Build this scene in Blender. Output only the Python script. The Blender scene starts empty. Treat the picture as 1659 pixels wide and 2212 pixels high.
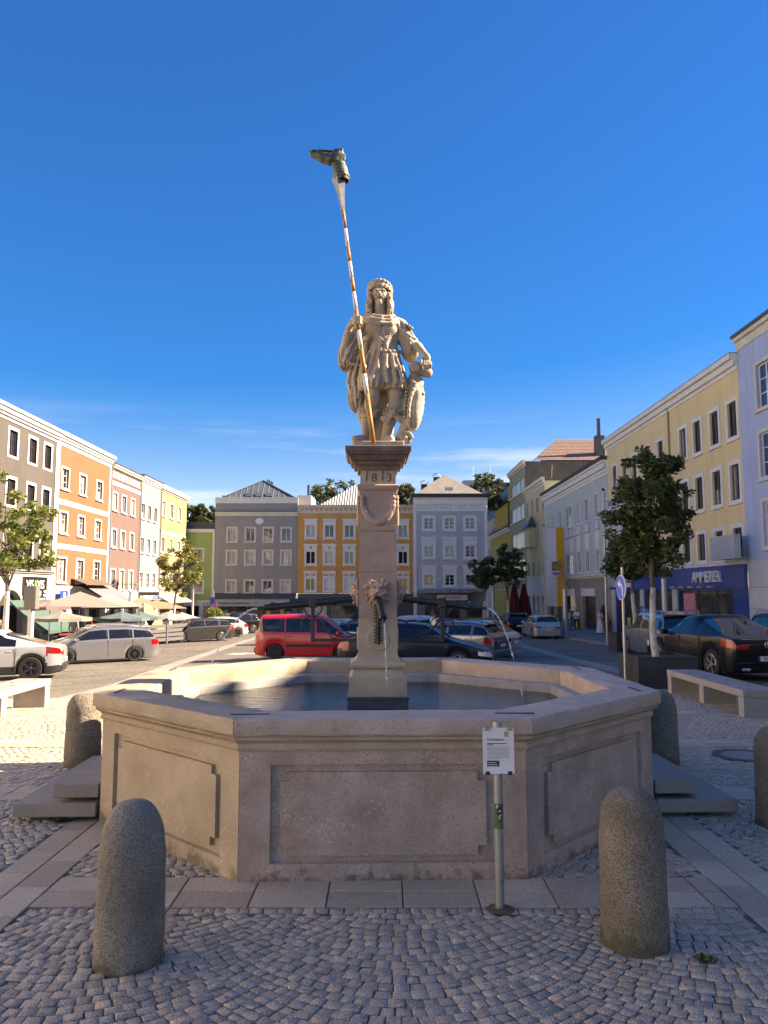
import bpy, math, random
import numpy as np
from mathutils import Vector, Matrix
SC = bpy.context.scene
COL = SC.collection
RNG = random.Random(7)
NR = np.random.default_rng(11)
R = math.radians
# ------------------------------------------------------------------ camera, sky, sun, exposure
F_PX, CXP, CYP, PITCH, EYE = 1662.0, 829.5, 1106.0, R(5.9), 2.1     # measured on a 1659 x 2212 view of the photograph
cam = bpy.data.cameras.new('camera'); cam_o = bpy.data.objects.new('camera', cam); COL.objects.link(cam_o)
cam.sensor_fit = 'VERTICAL'; cam.sensor_height = 24.0; cam.lens = 24.0*F_PX/2212.0
cam.clip_start = 0.05; cam.clip_end = 3000
cam_o.location = (0, 0, EYE); cam_o.rotation_euler = (R(90)+PITCH, 0, 0)
SC.camera = cam_o
SUN_EL, SUN_AZ = R(33), R(6)                # azimuth counted from +x towards +y
w = bpy.data.worlds.new('World'); SC.world = w; w.use_nodes = True
wn = w.node_tree; wn.nodes.clear()
def wnode(t, **k):
    n = wn.nodes.new(t)
    for a, b in k.items(): setattr(n, a, b)
    return n
sky = wnode('ShaderNodeTexSky', sky_type='NISHITA', sun_disc=False, sun_elevation=SUN_EL, sun_rotation=R(90)-SUN_AZ,
            altitude=400, air_density=0.9, dust_density=0.5, ozone_density=2.0)
hs = wnode('ShaderNodeHueSaturation'); hs.inputs['Hue'].default_value = .521; hs.inputs['Saturation'].default_value = 1.95; hs.inputs['Value'].default_value = 1.4
gm = wnode('ShaderNodeGamma'); gm.inputs[1].default_value = .72
wn.links.new(sky.outputs[0], gm.inputs[0]); wn.links.new(gm.outputs[0], hs.inputs['Color'])
# thin cirrus low over the horizon
tc = wnode('ShaderNodeTexCoord'); mp = wnode('ShaderNodeMapping'); mp.inputs['Scale'].default_value = (1.6, 1.6, 15)
mp.inputs['Rotation'].default_value = (0, R(5), 0)
nz = wnode('ShaderNodeTexNoise'); nz.inputs['Scale'].default_value = 1.7; nz.inputs['Detail'].default_value = 7; nz.inputs['Roughness'].default_value = .55
rp = wnode('ShaderNodeValToRGB'); rp.color_ramp.elements[0].position = .46; rp.color_ramp.elements[1].position = .85
sx = wnode('ShaderNodeSeparateXYZ'); el = wnode('ShaderNodeValToRGB')
for p_ in (.14, .24): el.color_ramp.elements.new(p_)
for e, (p_, c_) in zip(list(el.color_ramp.elements), [(0, .0), (.13, .9), (.23, 0), (1, 0)]): e.position = p_; e.color = (c_, c_, c_, 1)
mu = wnode('ShaderNodeMath', operation='MULTIPLY'); mxc = wnode('ShaderNodeMixRGB'); mxc.inputs[2].default_value = (5.2, 6.0, 6.8, 1)
L_ = wn.links.new
L_(tc.outputs['Generated'], mp.inputs[0]); L_(mp.outputs[0], nz.inputs['Vector']); L_(nz.outputs[0], rp.inputs[0])
L_(tc.outputs['Generated'], sx.inputs[0]); L_(sx.outputs[2], el.inputs[0]); L_(rp.outputs[0], mu.inputs[0]); L_(el.outputs[0], mu.inputs[1])
L_(mu.outputs[0], mxc.inputs[0]); L_(hs.outputs[0], mxc.inputs[1])
bg = wnode('ShaderNodeBackground'); bg.inputs['Strength'].default_value = 0.066
wo = wnode('ShaderNodeOutputWorld'); L_(mxc.outputs[0], bg.inputs[0]); L_(bg.outputs[0], wo.inputs[0])
sl = bpy.data.lights.new('sun', 'SUN'); sl.energy = 4.1; sl.angle = R(.53); sl.color = (1, .975, .94)
so = bpy.data.objects.new('sun', sl); COL.objects.link(so)
SUN = Vector((math.cos(SUN_EL)*math.cos(SUN_AZ), math.cos(SUN_EL)*math.sin(SUN_AZ), math.sin(SUN_EL)))
so.rotation_euler = SUN.to_track_quat('Z', 'Y').to_euler(); so.location = (30, 5, 30)
vs = SC.view_settings; vs.view_transform = 'Standard'; vs.look = 'None'; vs.gamma = 1; vs.use_curve_mapping = False; vs.exposure = 2.16
vs.use_white_balance = True; vs.white_balance_temperature = 10000; vs.white_balance_tint = 20
SC.render.engine = 'CYCLES'
cy = SC.cycles; cy.use_denoising = True; cy.max_bounces = 8; cy.transparent_max_bounces = 24; cy.caustics_reflective = False; cy.caustics_refractive = False
cy.diffuse_bounces = 4; cy.glossy_bounces = 4; cy.sample_clamp_indirect = 6

# ------------------------------------------------------------------ photo geometry (pixel of the 1659 x 2212 view -> point in the place)
def ray(u, v):
    a, b = (u-CXP)/F_PX, (v-CYP)/F_PX
    return a, math.cos(PITCH)+b*math.sin(PITCH), math.sin(PITCH)-b*math.cos(PITCH)
def at(u, v, Y):
    x, y, z = ray(u, v); t = Y/y
    return Vector((x*t, Y, EYE+z*t))
def zg(x, y):
    """height of the square: level round the fountain, falling away to the back left"""
    x = np.asarray(x, float); y = np.asarray(y, float)
    k = np.where(x > 0, .012, .029)
    g = .0296*(y-14)-k*x*np.clip((y-12)/10, 0, 1)
    g = np.where(g > 0, g*g/(g+.04), 0)
    r = -1.55*(1-np.exp(-g/1.1))
    return float(r) if r.ndim == 0 else r

# ------------------------------------------------------------------ materials
def lin(c):
    if isinstance(c, str):
        c = [int(c[i:i+2], 16)/255 for i in (1, 3, 5)]
        return tuple(x/12.92 if x <= .04045 else ((x+.055)/1.055)**2.4 for x in c)
    return tuple(c)
MATS = {}
def mat(name, col, rough=.8, col2=None, scale=3., lo=.35, hi=.65, speck=None, sscale=150., sfrac=.5, spots=None, spscale=40., spsize=.18,
        bump=0., bscale=60., metal=0., spec=.5, coat=0., dirt=None, rnd=0., streak=None, alpha=None, emit=0., coords='pos', bdist=.01):
    if name in MATS: return MATS[name]
    m = bpy.data.materials.new(name); m.use_nodes = True; nt = m.node_tree; nd = nt.nodes; lk = nt.links.new
    b = nd['Principled BSDF']; col = lin(col)
    b.inputs['Roughness'].default_value = rough; b.inputs['Metallic'].default_value = metal
    b.inputs['Specular IOR Level'].default_value = spec; b.inputs['Coat Weight'].default_value = coat
    b.inputs['Coat Roughness'].default_value = .04
    b.inputs['Base Color'].default_value = (*col, 1)
    if emit: b.inputs['Emission Color'].default_value = (*col, 1); b.inputs['Emission Strength'].default_value = emit
    MATS[name] = m
    if not (col2 or speck or spots or bump or dirt or rnd or streak): return m
    if coords == 'pos': src = nd.new('ShaderNodeNewGeometry').outputs['Position']
    else: src = nd.new('ShaderNodeTexCoord').outputs['Object']
    cur = None
    def rgb(c):
        n = nd.new('ShaderNodeRGB'); n.outputs[0].default_value = (*lin(c), 1); return n.outputs[0]
    cur = rgb(col)
    def ramp(sock, a, c):
        n = nd.new('ShaderNodeMapRange'); n.inputs[1].default_value = a; n.inputs[2].default_value = c; lk(sock, n.inputs[0]); return n.outputs[0]
    def noise(sc, det=4, rg=.55, vec=None):
        n = nd.new('ShaderNodeTexNoise'); n.inputs['Scale'].default_value = sc; n.inputs['Detail'].default_value = det; n.inputs['Roughness'].default_value = rg
        lk(vec or src, n.inputs['Vector']); return n.outputs[0]
    def mix(fac, a, c, k=1.):
        n = nd.new('ShaderNodeMixRGB')
        if k != 1.:
            q = nd.new('ShaderNodeMath'); q.operation = 'MULTIPLY'; q.inputs[1].default_value = k; lk(fac, q.inputs[0]); fac = q.outputs[0]
        lk(fac, n.inputs[0]); lk(a, n.inputs[1]); lk(c, n.inputs[2]); return n.outputs[0]
    if col2: cur = mix(ramp(noise(scale, 6, .6), lo, hi), cur, rgb(col2))
    if streak:                       # rain streaks running down a wall
        mpn = nd.new('ShaderNodeMapping'); mpn.inputs['Scale'].default_value = (1.6, 1.6, .12); lk(src, mpn.inputs[0])
        cur = mix(ramp(noise(1.5, 7, .65, mpn.outputs[0]), .5, .78), cur, rgb(streak))
    if speck: cur = mix(ramp(noise(sscale, 2, .7), sfrac-.09, sfrac+.09), cur, rgb(speck))
    if spots:
        v = nd.new('ShaderNodeTexVoronoi'); v.inputs['Scale'].default_value = spscale; lk(src, v.inputs['Vector'])
        gate = ramp(noise(spscale*.12, 2), .48, .62)
        q = nd.new('ShaderNodeMath'); q.operation = 'MULTIPLY'; lk(ramp(v.outputs['Distance'], spsize+.06, spsize-.06), q.inputs[0]); lk(gate, q.inputs[1])
        cur = mix(q.outputs[0], cur, rgb(spots), .75)
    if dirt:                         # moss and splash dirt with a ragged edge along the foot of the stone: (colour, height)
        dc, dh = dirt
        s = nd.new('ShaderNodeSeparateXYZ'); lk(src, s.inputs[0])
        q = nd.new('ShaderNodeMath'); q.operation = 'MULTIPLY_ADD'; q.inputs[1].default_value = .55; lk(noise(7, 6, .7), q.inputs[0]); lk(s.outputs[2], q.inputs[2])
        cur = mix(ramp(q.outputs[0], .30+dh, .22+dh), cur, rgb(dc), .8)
    if rnd:                          # every piece a little different
        oi = nd.new('ShaderNodeObjectInfo'); gi = nd.new('ShaderNodeNewGeometry')
        a = nd.new('ShaderNodeMath'); a.operation = 'ADD'; lk(oi.outputs['Random'], a.inputs[0]); lk(gi.outputs['Random Per Island'], a.inputs[1])
        fr = nd.new('ShaderNodeMath'); fr.operation = 'FRACT'; lk(a.outputs[0], fr.inputs[0])
        mr = nd.new('ShaderNodeMapRange'); mr.inputs[3].default_value = 1-rnd; mr.inputs[4].default_value = 1+rnd; lk(fr.outputs[0], mr.inputs[0])
        h = nd.new('ShaderNodeHueSaturation'); lk(mr.outputs[0], h.inputs['Value']); lk(cur, h.inputs['Color']); cur = h.outputs[0]
    lk(cur, b.inputs['Base Color'])
    if bump:
        bn = nd.new('ShaderNodeBump'); bn.inputs['Strength'].default_value = bump; bn.inputs['Distance'].default_value = bdist
        lk(noise(bscale, 5, .65), bn.inputs['Height']); lk(bn.outputs[0], b.inputs['Normal'])
    return m
def glass_mat(name, tint, clear=.3, rough=.02):
    """pane: part see-through, part dark reflecting sheet"""
    m = bpy.data.materials.new(name); m.use_nodes = True; nt = m.node_tree; nd = nt.nodes; b = nd['Principled BSDF']
    b.inputs['Base Color'].default_value = (*lin(tint), 1); b.inputs['Roughness'].default_value = rough; b.inputs['Specular IOR Level'].default_value = .9
    t = nd.new('ShaderNodeBsdfTransparent'); t.inputs[0].default_value = (.62, .7, .7, 1); x = nd.new('ShaderNodeMixShader'); x.inputs[0].default_value = clear
    nt.links.new(b.outputs[0], x.inputs[1]); nt.links.new(t.outputs[0], x.inputs[2]); nt.links.new(x.outputs[0], nd['Material Output'].inputs[0])
    MATS[name] = m; return m

# ------------------------------------------------------------------ mesh building
class MB:
    """collects faces; build() links them as one mesh object"""
    def __init__(s): s.v = []; s.f = []; s.mi = []
    def add(s, vs, fs, mi=0):
        o = len(s.v); s.v += [tuple(v) for v in vs]; s.f += [tuple(i+o for i in f) for f in fs]; s.mi += [mi]*len(fs); return s
    def box(s, x0, x1, y0, y1, z0, z1, mi=0):
        s.add([(x, y, z) for z in (z0, z1) for y in (y0, y1) for x in (x0, x1)],
              [(0, 2, 3, 1), (4, 5, 7, 6), (0, 1, 5, 4), (2, 6, 7, 3), (0, 4, 6, 2), (1, 3, 7, 5)], mi); return s
    def bbox(s, x0, x1, y0, y1, z0, z1, b=.01, mi=0):
        """box with bevelled edges"""
        X, Y, Z = (x0, x1), (y0, y1), (z0, z1); V = []; ix = {}
        for i in (0, 1):
            for j in (0, 1):
                for k in (0, 1):
                    for a in range(3):
                        q = [X[i], Y[j], Z[k]]
                        for d, t in ((0, i), (1, j), (2, k)):
                            if d != a: q[d] += b if t == 0 else -b
                        ix[i, j, k, a] = len(V); V.append(q)
        Fs = []
        for a in range(3):
            o = [d for d in range(3) if d != a]
            for t in (0, 1):
                q = []
                for (p, r) in ((0, 0), (1, 0), (1, 1), (0, 1)):
                    c = [0, 0, 0]; c[a] = t; c[o[0]] = p; c[o[1]] = r; q.append(ix[(*c, a)])
                Fs.append(q if (t == 1) == (a != 1) else q[::-1])
        for a in range(3):
            o = [d for d in range(3) if d != a]
            for p in (0, 1):
                for r in (0, 1):
                    c0 = [0, 0, 0]; c0[o[0]] = p; c0[o[1]] = r; c1 = list(c0); c1[a] = 1
                    Fs.append([ix[(*c0, o[0])], ix[(*c0, o[1])], ix[(*c1, o[1])], ix[(*c1, o[0])]])
        for i in (0, 1):
            for j in (0, 1):
                for k in (0, 1): Fs.append([ix[i, j, k, 0], ix[i, j, k, 1], ix[i, j, k, 2]])
        s.add(V, Fs, mi); return s
    def tube(s, pts, rad, n=8, cap=True, mi=0):
        pts = [Vector(p) for p in pts]; rad = rad if isinstance(rad, (list, tuple)) else [rad]*len(pts)
        V = []; up = None
        for i, p in enumerate(pts):
            d = (pts[min(i+1, len(pts)-1)]-pts[max(i-1, 0)]).normalized()
            if up is None: up = Vector((0, 0, 1)) if abs(d.z) < .9 else Vector((1, 0, 0))
            a = d.cross(up)
            if a.length < 1e-5: a = d.cross(Vector((0, 1, 0)))
            a.normalize(); c = a.cross(d).normalized(); up = c
            for k in range(n):
                t = 2*math.pi*k/n; V.append(p+(a*math.cos(t)+c*math.sin(t))*rad[i])
        Fs = [(i*n+k, i*n+(k+1) % n, (i+1)*n+(k+1) % n, (i+1)*n+k) for i in range(len(pts)-1) for k in range(n)]
        if cap: Fs += [tuple(range(n-1, -1, -1)), tuple((len(pts)-1)*n+k for k in range(n))]
        s.add(V, Fs, mi); return s
    def lathe(s, prof, n=16, c=(0, 0, 0), mi=0, cap=True):
        V = [(c[0]+r*math.cos(2*math.pi*k/n), c[1]+r*math.sin(2*math.pi*k/n), c[2]+z) for r, z in prof for k in range(n)]
        Fs = [(i*n+k, i*n+(k+1) % n, (i+1)*n+(k+1) % n, (i+1)*n+k) for i in range(len(prof)-1) for k in range(n)]
        if cap: Fs += [tuple(range(n-1, -1, -1)), tuple((len(prof)-1)*n+k for k in range(n))]
        s.add(V, Fs, mi); return s
    def prism(s, poly, z0, z1, mi=0):
        n = len(poly); V = [(x, y, z0) for x, y in poly]+[(x, y, z1) for x, y in poly]
        s.add(V, [tuple(range(n-1, -1, -1)), tuple(range(n, 2*n))]+[(i, (i+1) % n, n+(i+1) % n, n+i) for i in range(n)], mi); return s
    def sections(s, secs, close=True, cap=True, mi=0):
        """loft through equal-length rings"""
        n = len(secs[0]); V = [p for q in secs for p in q]
        Fs = [(i*n+k, i*n+(k+1) % n, (i+1)*n+(k+1) % n, (i+1)*n+k) for i in range(len(secs)-1) for k in range(n if close else n-1)]
        if cap: Fs += [tuple(range(n-1, -1, -1)), tuple((len(secs)-1)*n+k for k in range(n))]
        s.add(V, Fs, mi); return s
    def xf(s, M):
        s.v = [tuple(M @ Vector(v)) for v in s.v]; return s
    def mesh(s, name, m, smooth=False):
        me = bpy.data.meshes.new(name); me.from_pydata(s.v, [], s.f)
        for x in (m if isinstance(m, (list, tuple)) else [m]): me.materials.append(x)
        if any(s.mi): me.polygons.foreach_set('material_index', s.mi)
        if smooth is True: me.polygons.foreach_set('use_smooth', [True]*len(me.polygons))
        elif smooth: smooth_angle(me, smooth)
        me.update(); return me
    def build(s, name, m, parent=None, smooth=False, **k): return obj(name, s.mesh(name, m, smooth), parent, **k)
def smooth_angle(me, deg):
    me.polygons.foreach_set('use_smooth', [True]*len(me.polygons))
    me.set_sharp_from_angle(angle=R(deg))
def obj(name, me, parent=None, loc=None, rot=None):
    o = bpy.data.objects.new(name, me); COL.objects.link(o)
    if parent: o.parent = parent
    if loc is not None: o.location = loc
    if rot is not None: o.rotation_euler = rot
    return o
def tag(o, label=None, cat=None, group=None, kind=None):
    if label: o['label'] = label
    if cat: o['category'] = cat
    if group: o['group'] = group
    if kind: o['kind'] = kind
    return o
def thing(name, label, cat, loc=(0, 0, 0), rz=0., group=None):
    o = bpy.data.objects.new(name, None); COL.objects.link(o); o.location = loc; o.rotation_euler = (0, 0, rz); o.empty_display_size = .2
    return tag(o, label, cat, group)
def struct(name, mb, m, parent=None, smooth=False):
    o = mb.build(name, m, parent, smooth)
    if not parent: o['kind'] = 'structure'
    return o
def copy_tree(o, parent=None):
    c = o.copy(); COL.objects.link(c)
    if parent: c.parent = parent
    for ch in [x for x in COL.objects if x.parent == o]: copy_tree(ch, c)
    return c
def text_mesh(s, size, depth, align='CENTER', bold=0., spacing=1., shear=0.):
    """lettering lying in the xz plane, facing -y"""
    cu = bpy.data.curves.new('t', 'FONT'); cu.body = s; cu.size = size; cu.extrude = depth/2; cu.align_x = align; cu.align_y = 'CENTER'
    cu.offset = bold; cu.space_character = spacing; cu.shear = shear; cu.resolution_u = 3
    o = bpy.data.objects.new('t', cu); COL.objects.link(o)
    bpy.context.view_layer.update()
    me = bpy.data.meshes.new_from_object(o.evaluated_get(bpy.context.evaluated_depsgraph_get()))
    bpy.data.objects.remove(o); bpy.data.curves.remove(cu)
    me.transform(Matrix.Rotation(R(90), 4, 'X')); return me
def lettering(name, s, size, depth, m, parent, loc, rz=0., **k):
    me = text_mesh(s, size, depth, **k); me.name = name; me.materials.clear(); me.materials.append(m)
    return obj(name, me, parent, loc, (0, 0, rz))

# ------------------------------------------------------------------ sculpting: distance fields meshed with surface nets
class Sculpt:
    def __init__(s, lo, hi, h):
        s.lo = np.array(lo, float); s.h = h; s.n = np.ceil((np.array(hi)-s.lo)/h).astype(int)+1
        s.ax = [s.lo[i]+h*np.arange(s.n[i]) for i in range(3)]; s.d = np.full(s.n, 9., np.float32)
    def sub(s, lo, hi):
        a = np.clip(np.floor((np.array(lo)-s.lo)/s.h).astype(int), 0, s.n); b = np.clip(np.ceil((np.array(hi)-s.lo)/s.h).astype(int)+1, 0, s.n)
        sl = tuple(slice(i, j) for i, j in zip(a, b))
        return sl, s.ax[0][sl[0]][:, None, None], s.ax[1][sl[1]][None, :, None], s.ax[2][sl[2]][None, None, :]
    def put(s, sl, d, k, cut=False):
        D = s.d[sl]; d = d.astype(np.float32)
        if cut:
            d = -d; hh = np.clip(.5-.5*(D-d)/k, 0, 1); s.d[sl] = D*(1-hh)+d*hh+k*hh*(1-hh)
        else:
            hh = np.clip(.5+.5*(D-d)/k, 0, 1); s.d[sl] = D*(1-hh)+d*hh-k*hh*(1-hh)
    def cap(s, a, b, ra, rb=None, k=.02, cut=False, fold=None):
        """tapered capsule; fold=(count, depth, phase) ripples it round its axis"""
        rb = ra if rb is None else rb; a = np.array(a, float); b = np.array(b, float); m = max(ra, rb)+k*2+.03
        sl, x, y, z = s.sub(np.minimum(a, b)-m, np.maximum(a, b)+m)
        if s.d[sl].size == 0: return s
        e = b-a; L = max(float(e@e), 1e-9); px, py, pz = x-a[0], y-a[1], z-a[2]
        t = np.clip((px*e[0]+py*e[1]+pz*e[2])/L, 0, 1); qx, qy, qz = px-e[0]*t, py-e[1]*t, pz-e[2]*t
        d = np.sqrt(qx*qx+qy*qy+qz*qz)-(ra+(rb-ra)*t)
        if fold:
            en = e/math.sqrt(L); u = np.cross(en, [0, 1, 0.01]); u /= np.linalg.norm(u); v = np.cross(en, u)
            an = np.arctan2(qx*u[0]+qy*u[1]+qz*u[2], qx*v[0]+qy*v[1]+qz*v[2])
            d = d+fold[1]*np.sin(fold[0]*an+fold[2]+3*t)
        s.put(sl, d, k, cut); return s
    def chain(s, pts, rad, k=.02, cut=False):
        rad = rad if isinstance(rad, (list, tuple)) else [rad]*len(pts)
        for i in range(len(pts)-1): s.cap(pts[i], pts[i+1], rad[i], rad[i+1], k, cut)
        return s
    def ell(s, c, r, k=.02, rot=None, cut=False, fold=None):
        c = np.array(c, float); r = np.array(r, float); m = float(r.max())+2*k+.02
        sl, x, y, z = s.sub(c-m, c+m)
        if s.d[sl].size == 0: return s
        px, py, pz = x-c[0], y-c[1], z-c[2]
        if rot is not None:
            Mx = np.array(rot if not isinstance(rot, tuple) else Matrix.Rotation(rot[2], 3, 'Z') @ Matrix.Rotation(rot[1], 3, 'Y') @ Matrix.Rotation(rot[0], 3, 'X'))
            px, py, pz = [Mx[0, i]*px+Mx[1, i]*py+Mx[2, i]*pz for i in range(3)]
        q = np.sqrt((px/r[0])**2+(py/r[1])**2+(pz/r[2])**2)+1e-9
        g = np.sqrt((px/r[0]**2)**2+(py/r[1]**2)**2+(pz/r[2]**2)**2)+1e-9
        d = q*(q-1)/g
        if fold: d = d+fold[1]*np.sin(fold[0]*np.arctan2(px, -py)+fold[2])
        s.put(sl, d, k, cut); return s
    def box(s, c, r, k=.01, rd=.01, rz=0., cut=False):
        c = np.array(c, float); r = np.array(r, float); m = float(np.linalg.norm(r))+2*k
        sl, x, y, z = s.sub(c-m, c+m); px, py, pz = x-c[0], y-c[1], z-c[2]; ca, sa = math.cos(rz), math.sin(rz)
        px, py = ca*px+sa*py, -sa*px+ca*py
        qx, qy, qz = np.abs(px)-r[0]+rd, np.abs(py)-r[1]+rd, np.abs(pz)-r[2]+rd
        d = np.sqrt(np.maximum(qx, 0)**2+np.maximum(qy, 0)**2+np.maximum(qz, 0)**2)+np.minimum(np.maximum(qx, np.maximum(qy, qz)), 0)-rd
        s.put(sl, d, k, cut); return s
    def rough(s, amp, freq):
        x, y, z = s.ax[0][:, None, None], s.ax[1][None, :, None], s.ax[2][None, None, :]
        s.d += (amp*np.sin(freq*x+2*np.sin(freq*.7*z))*np.sin(freq*1.1*z+2*np.sin(freq*.6*y))*np.sin(freq*.9*y+1.3)).astype(np.float32); return s
    def mesh(s, name, m, smooth=True):
        f = s.d; ins = f < 0; n = f.shape
        cnt = np.zeros(tuple(i-1 for i in n), np.int8)
        for dx in (0, 1):
            for dy in (0, 1):
                for dz in (0, 1): cnt += ins[dx:n[0]-1+dx, dy:n[1]-1+dy, dz:n[2]-1+dz]
        I, J, K = np.nonzero((cnt > 0) & (cnt < 8)); idx = np.full(cnt.shape, -1, np.int64); idx[I, J, K] = np.arange(len(I))
        P = np.zeros((len(I), 3)); W = np.zeros(len(I))
        for ax in range(3):
            o = [a for a in range(3) if a != ax]
            for p in (0, 1):
                for q in (0, 1):
                    c = [0, 0, 0]; c[o[0]] = p; c[o[1]] = q; e = list(c); e[ax] = 1
                    fa = f[I+c[0], J+c[1], K+c[2]]; fb = f[I+e[0], J+e[1], K+e[2]]; ok = (fa < 0) != (fb < 0)
                    t = np.where(ok, fa/np.where(ok, fa-fb, 1), 0); pt = np.zeros((len(I), 3)); pt[:] = c; pt[:, ax] = t
                    P[ok] += pt[ok]; W[ok] += 1
        V = (P/W[:, None]+np.stack([I, J, K], 1))*s.h+s.lo; Fs = []
        for ax in range(3):
            o = [(ax+1) % 3, (ax+2) % 3]; a = [slice(1, n[i]-1) for i in range(3)]; a[ax] = slice(0, n[ax]-1); b = list(a); b[ax] = slice(1, n[ax])
            fa, fb = ins[tuple(a)], ins[tuple(b)]; X = np.stack(np.nonzero(fa != fb), 1); sgn = fa[tuple(X.T)]
            off = np.array([1, 1, 1]); off[ax] = 0; X = X+off
            def cell(p, q):
                c = X.copy(); c[:, o[0]] -= p; c[:, o[1]] -= q; return idx[tuple(c.T)]
            Q = np.stack([cell(1, 1), cell(0, 1), cell(0, 0), cell(1, 0)], 1); Q[~sgn] = Q[~sgn][:, ::-1]; Fs.append(Q)
        Fs = np.concatenate(Fs); me = np_mesh(name, V, Fs)
        me.materials.append(m)
        if smooth: me.polygons.foreach_set('use_smooth', [True]*len(me.polygons))
        me.update(); return me
def np_mesh(name, V, Fs):
    """quads from numpy arrays"""
    me = bpy.data.meshes.new(name); V = np.asarray(V, np.float32); Fs = np.asarray(Fs, np.int32); k = Fs.shape[1]
    me.vertices.add(len(V)); me.vertices.foreach_set('co', V.ravel())
    me.loops.add(Fs.size); me.loops.foreach_set('vertex_index', Fs.ravel())
    me.polygons.add(len(Fs)); me.polygons.foreach_set('loop_start', np.arange(len(Fs), dtype=np.int32)*k)
    me.update(calc_edges=True); me.validate(); return me
# ------------------------------------------------------------------ stone materials
GRAN = mat('granite_cobble', (.37, .305, .23), .75, col2=(.27, .222, .168), scale=9, speck=(.62, .53, .41), sscale=105, sfrac=.53, bump=1., bscale=55, rnd=.15)
SLAB = mat('granite_slab', (.55, .46, .345), .8, col2=(.455, .375, .275), scale=2.2, speck=(.30, .255, .195), sscale=110, sfrac=.54, bump=.6, bscale=90, rnd=.16)
BED = mat('joint_sand', (.17, .143, .108), .95, col2=(.10, .085, .065), scale=14, bump=.4, bscale=160)
BENCHG = mat('bench_granite', (.36, .34, .31), .7, col2=(.30, .285, .26), scale=3, speck=(.16, .16, .16), sscale=280, sfrac=.58, bump=.15, bscale=250)
STEPG = mat('step_granite', (.36, .31, .25), .65, col2=(.30, .26, .21), scale=4, speck=(.11, .11, .11), sscale=260, sfrac=.56, bump=.15, bscale=240)
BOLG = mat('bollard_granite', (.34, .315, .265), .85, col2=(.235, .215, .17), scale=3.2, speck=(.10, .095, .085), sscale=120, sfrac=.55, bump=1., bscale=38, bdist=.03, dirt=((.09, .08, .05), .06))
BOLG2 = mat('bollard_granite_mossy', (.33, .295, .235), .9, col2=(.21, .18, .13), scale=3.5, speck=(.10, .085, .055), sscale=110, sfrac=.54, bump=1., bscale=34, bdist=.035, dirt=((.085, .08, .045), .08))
IRON = mat('dark_iron', (.028, .03, .032), .55, col2=(.05, .048, .045), scale=20, bump=.3, bscale=90, spec=.4)
STEEL = mat('galvanised_steel', (.42, .43, .43), .45, col2=(.34, .35, .35), scale=18, metal=.75)
RUST = mat('rust_stain', (.19, .10, .045), .9, col2=(.11, .08, .055), scale=30)
# ------------------------------------------------------------------ the far paving is too small to pick apart: colour and fine relief by material
def paving_material():
    m = bpy.data.materials.new('small_sett_paving'); m.use_nodes = True; nt = m.node_tree; nd = nt.nodes; lk = nt.links.new; b = nd['Principled BSDF']
    g = nd.new('ShaderNodeNewGeometry'); v = nd.new('ShaderNodeTexVoronoi'); v.inputs['Scale'].default_value = 10.5; v.inputs['Randomness'].default_value = .75
    lk(g.outputs[0], v.inputs['Vector']); e = nd.new('ShaderNodeTexVoronoi'); e.feature = 'DISTANCE_TO_EDGE'; e.inputs['Scale'].default_value = 10.5; e.inputs['Randomness'].default_value = .75
    lk(g.outputs[0], e.inputs['Vector'])
    n = nd.new('ShaderNodeTexNoise'); n.inputs['Scale'].default_value = .28; n.inputs['Detail'].default_value = 6; lk(g.outputs[0], n.inputs['Vector'])
    c1 = nd.new('ShaderNodeMixRGB'); c1.inputs[1].default_value = (.205, .19, .15, 1); c1.inputs[2].default_value = (.15, .138, .112, 1)
    r1 = nd.new('ShaderNodeMapRange'); r1.inputs[1].default_value = .38; r1.inputs[2].default_value = .62; lk(n.outputs[0], r1.inputs[0]); lk(r1.outputs[0], c1.inputs[0])
    sv = nd.new('ShaderNodeSeparateXYZ'); lk(v.outputs['Color'], sv.inputs[0]); r2 = nd.new('ShaderNodeMapRange'); r2.inputs[3].default_value = .72; r2.inputs[4].default_value = 1.25; lk(sv.outputs[0], r2.inputs[0])
    h = nd.new('ShaderNodeHueSaturation'); lk(r2.outputs[0], h.inputs['Value']); lk(c1.outputs[0], h.inputs['Color'])
    r3 = nd.new('ShaderNodeMapRange'); r3.inputs[1].default_value = .03; r3.inputs[2].default_value = .1; lk(e.outputs['Distance'], r3.inputs[0])
    c2 = nd.new('ShaderNodeMixRGB'); c2.inputs[1].default_value = (.055, .05, .042, 1); lk(r3.outputs[0], c2.inputs[0]); lk(h.outputs[0], c2.inputs[2])
    lk(c2.outputs[0], b.inputs['Base Color']); b.inputs['Roughness'].default_value = .8
    bp = nd.new('ShaderNodeBump'); bp.inputs['Strength'].default_value = .6; bp.inputs['Distance'].default_value = .012; lk(r3.outputs[0], bp.inputs['Height']); lk(bp.outputs[0], b.inputs['Normal'])
    return m
PAVE = paving_material()
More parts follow.
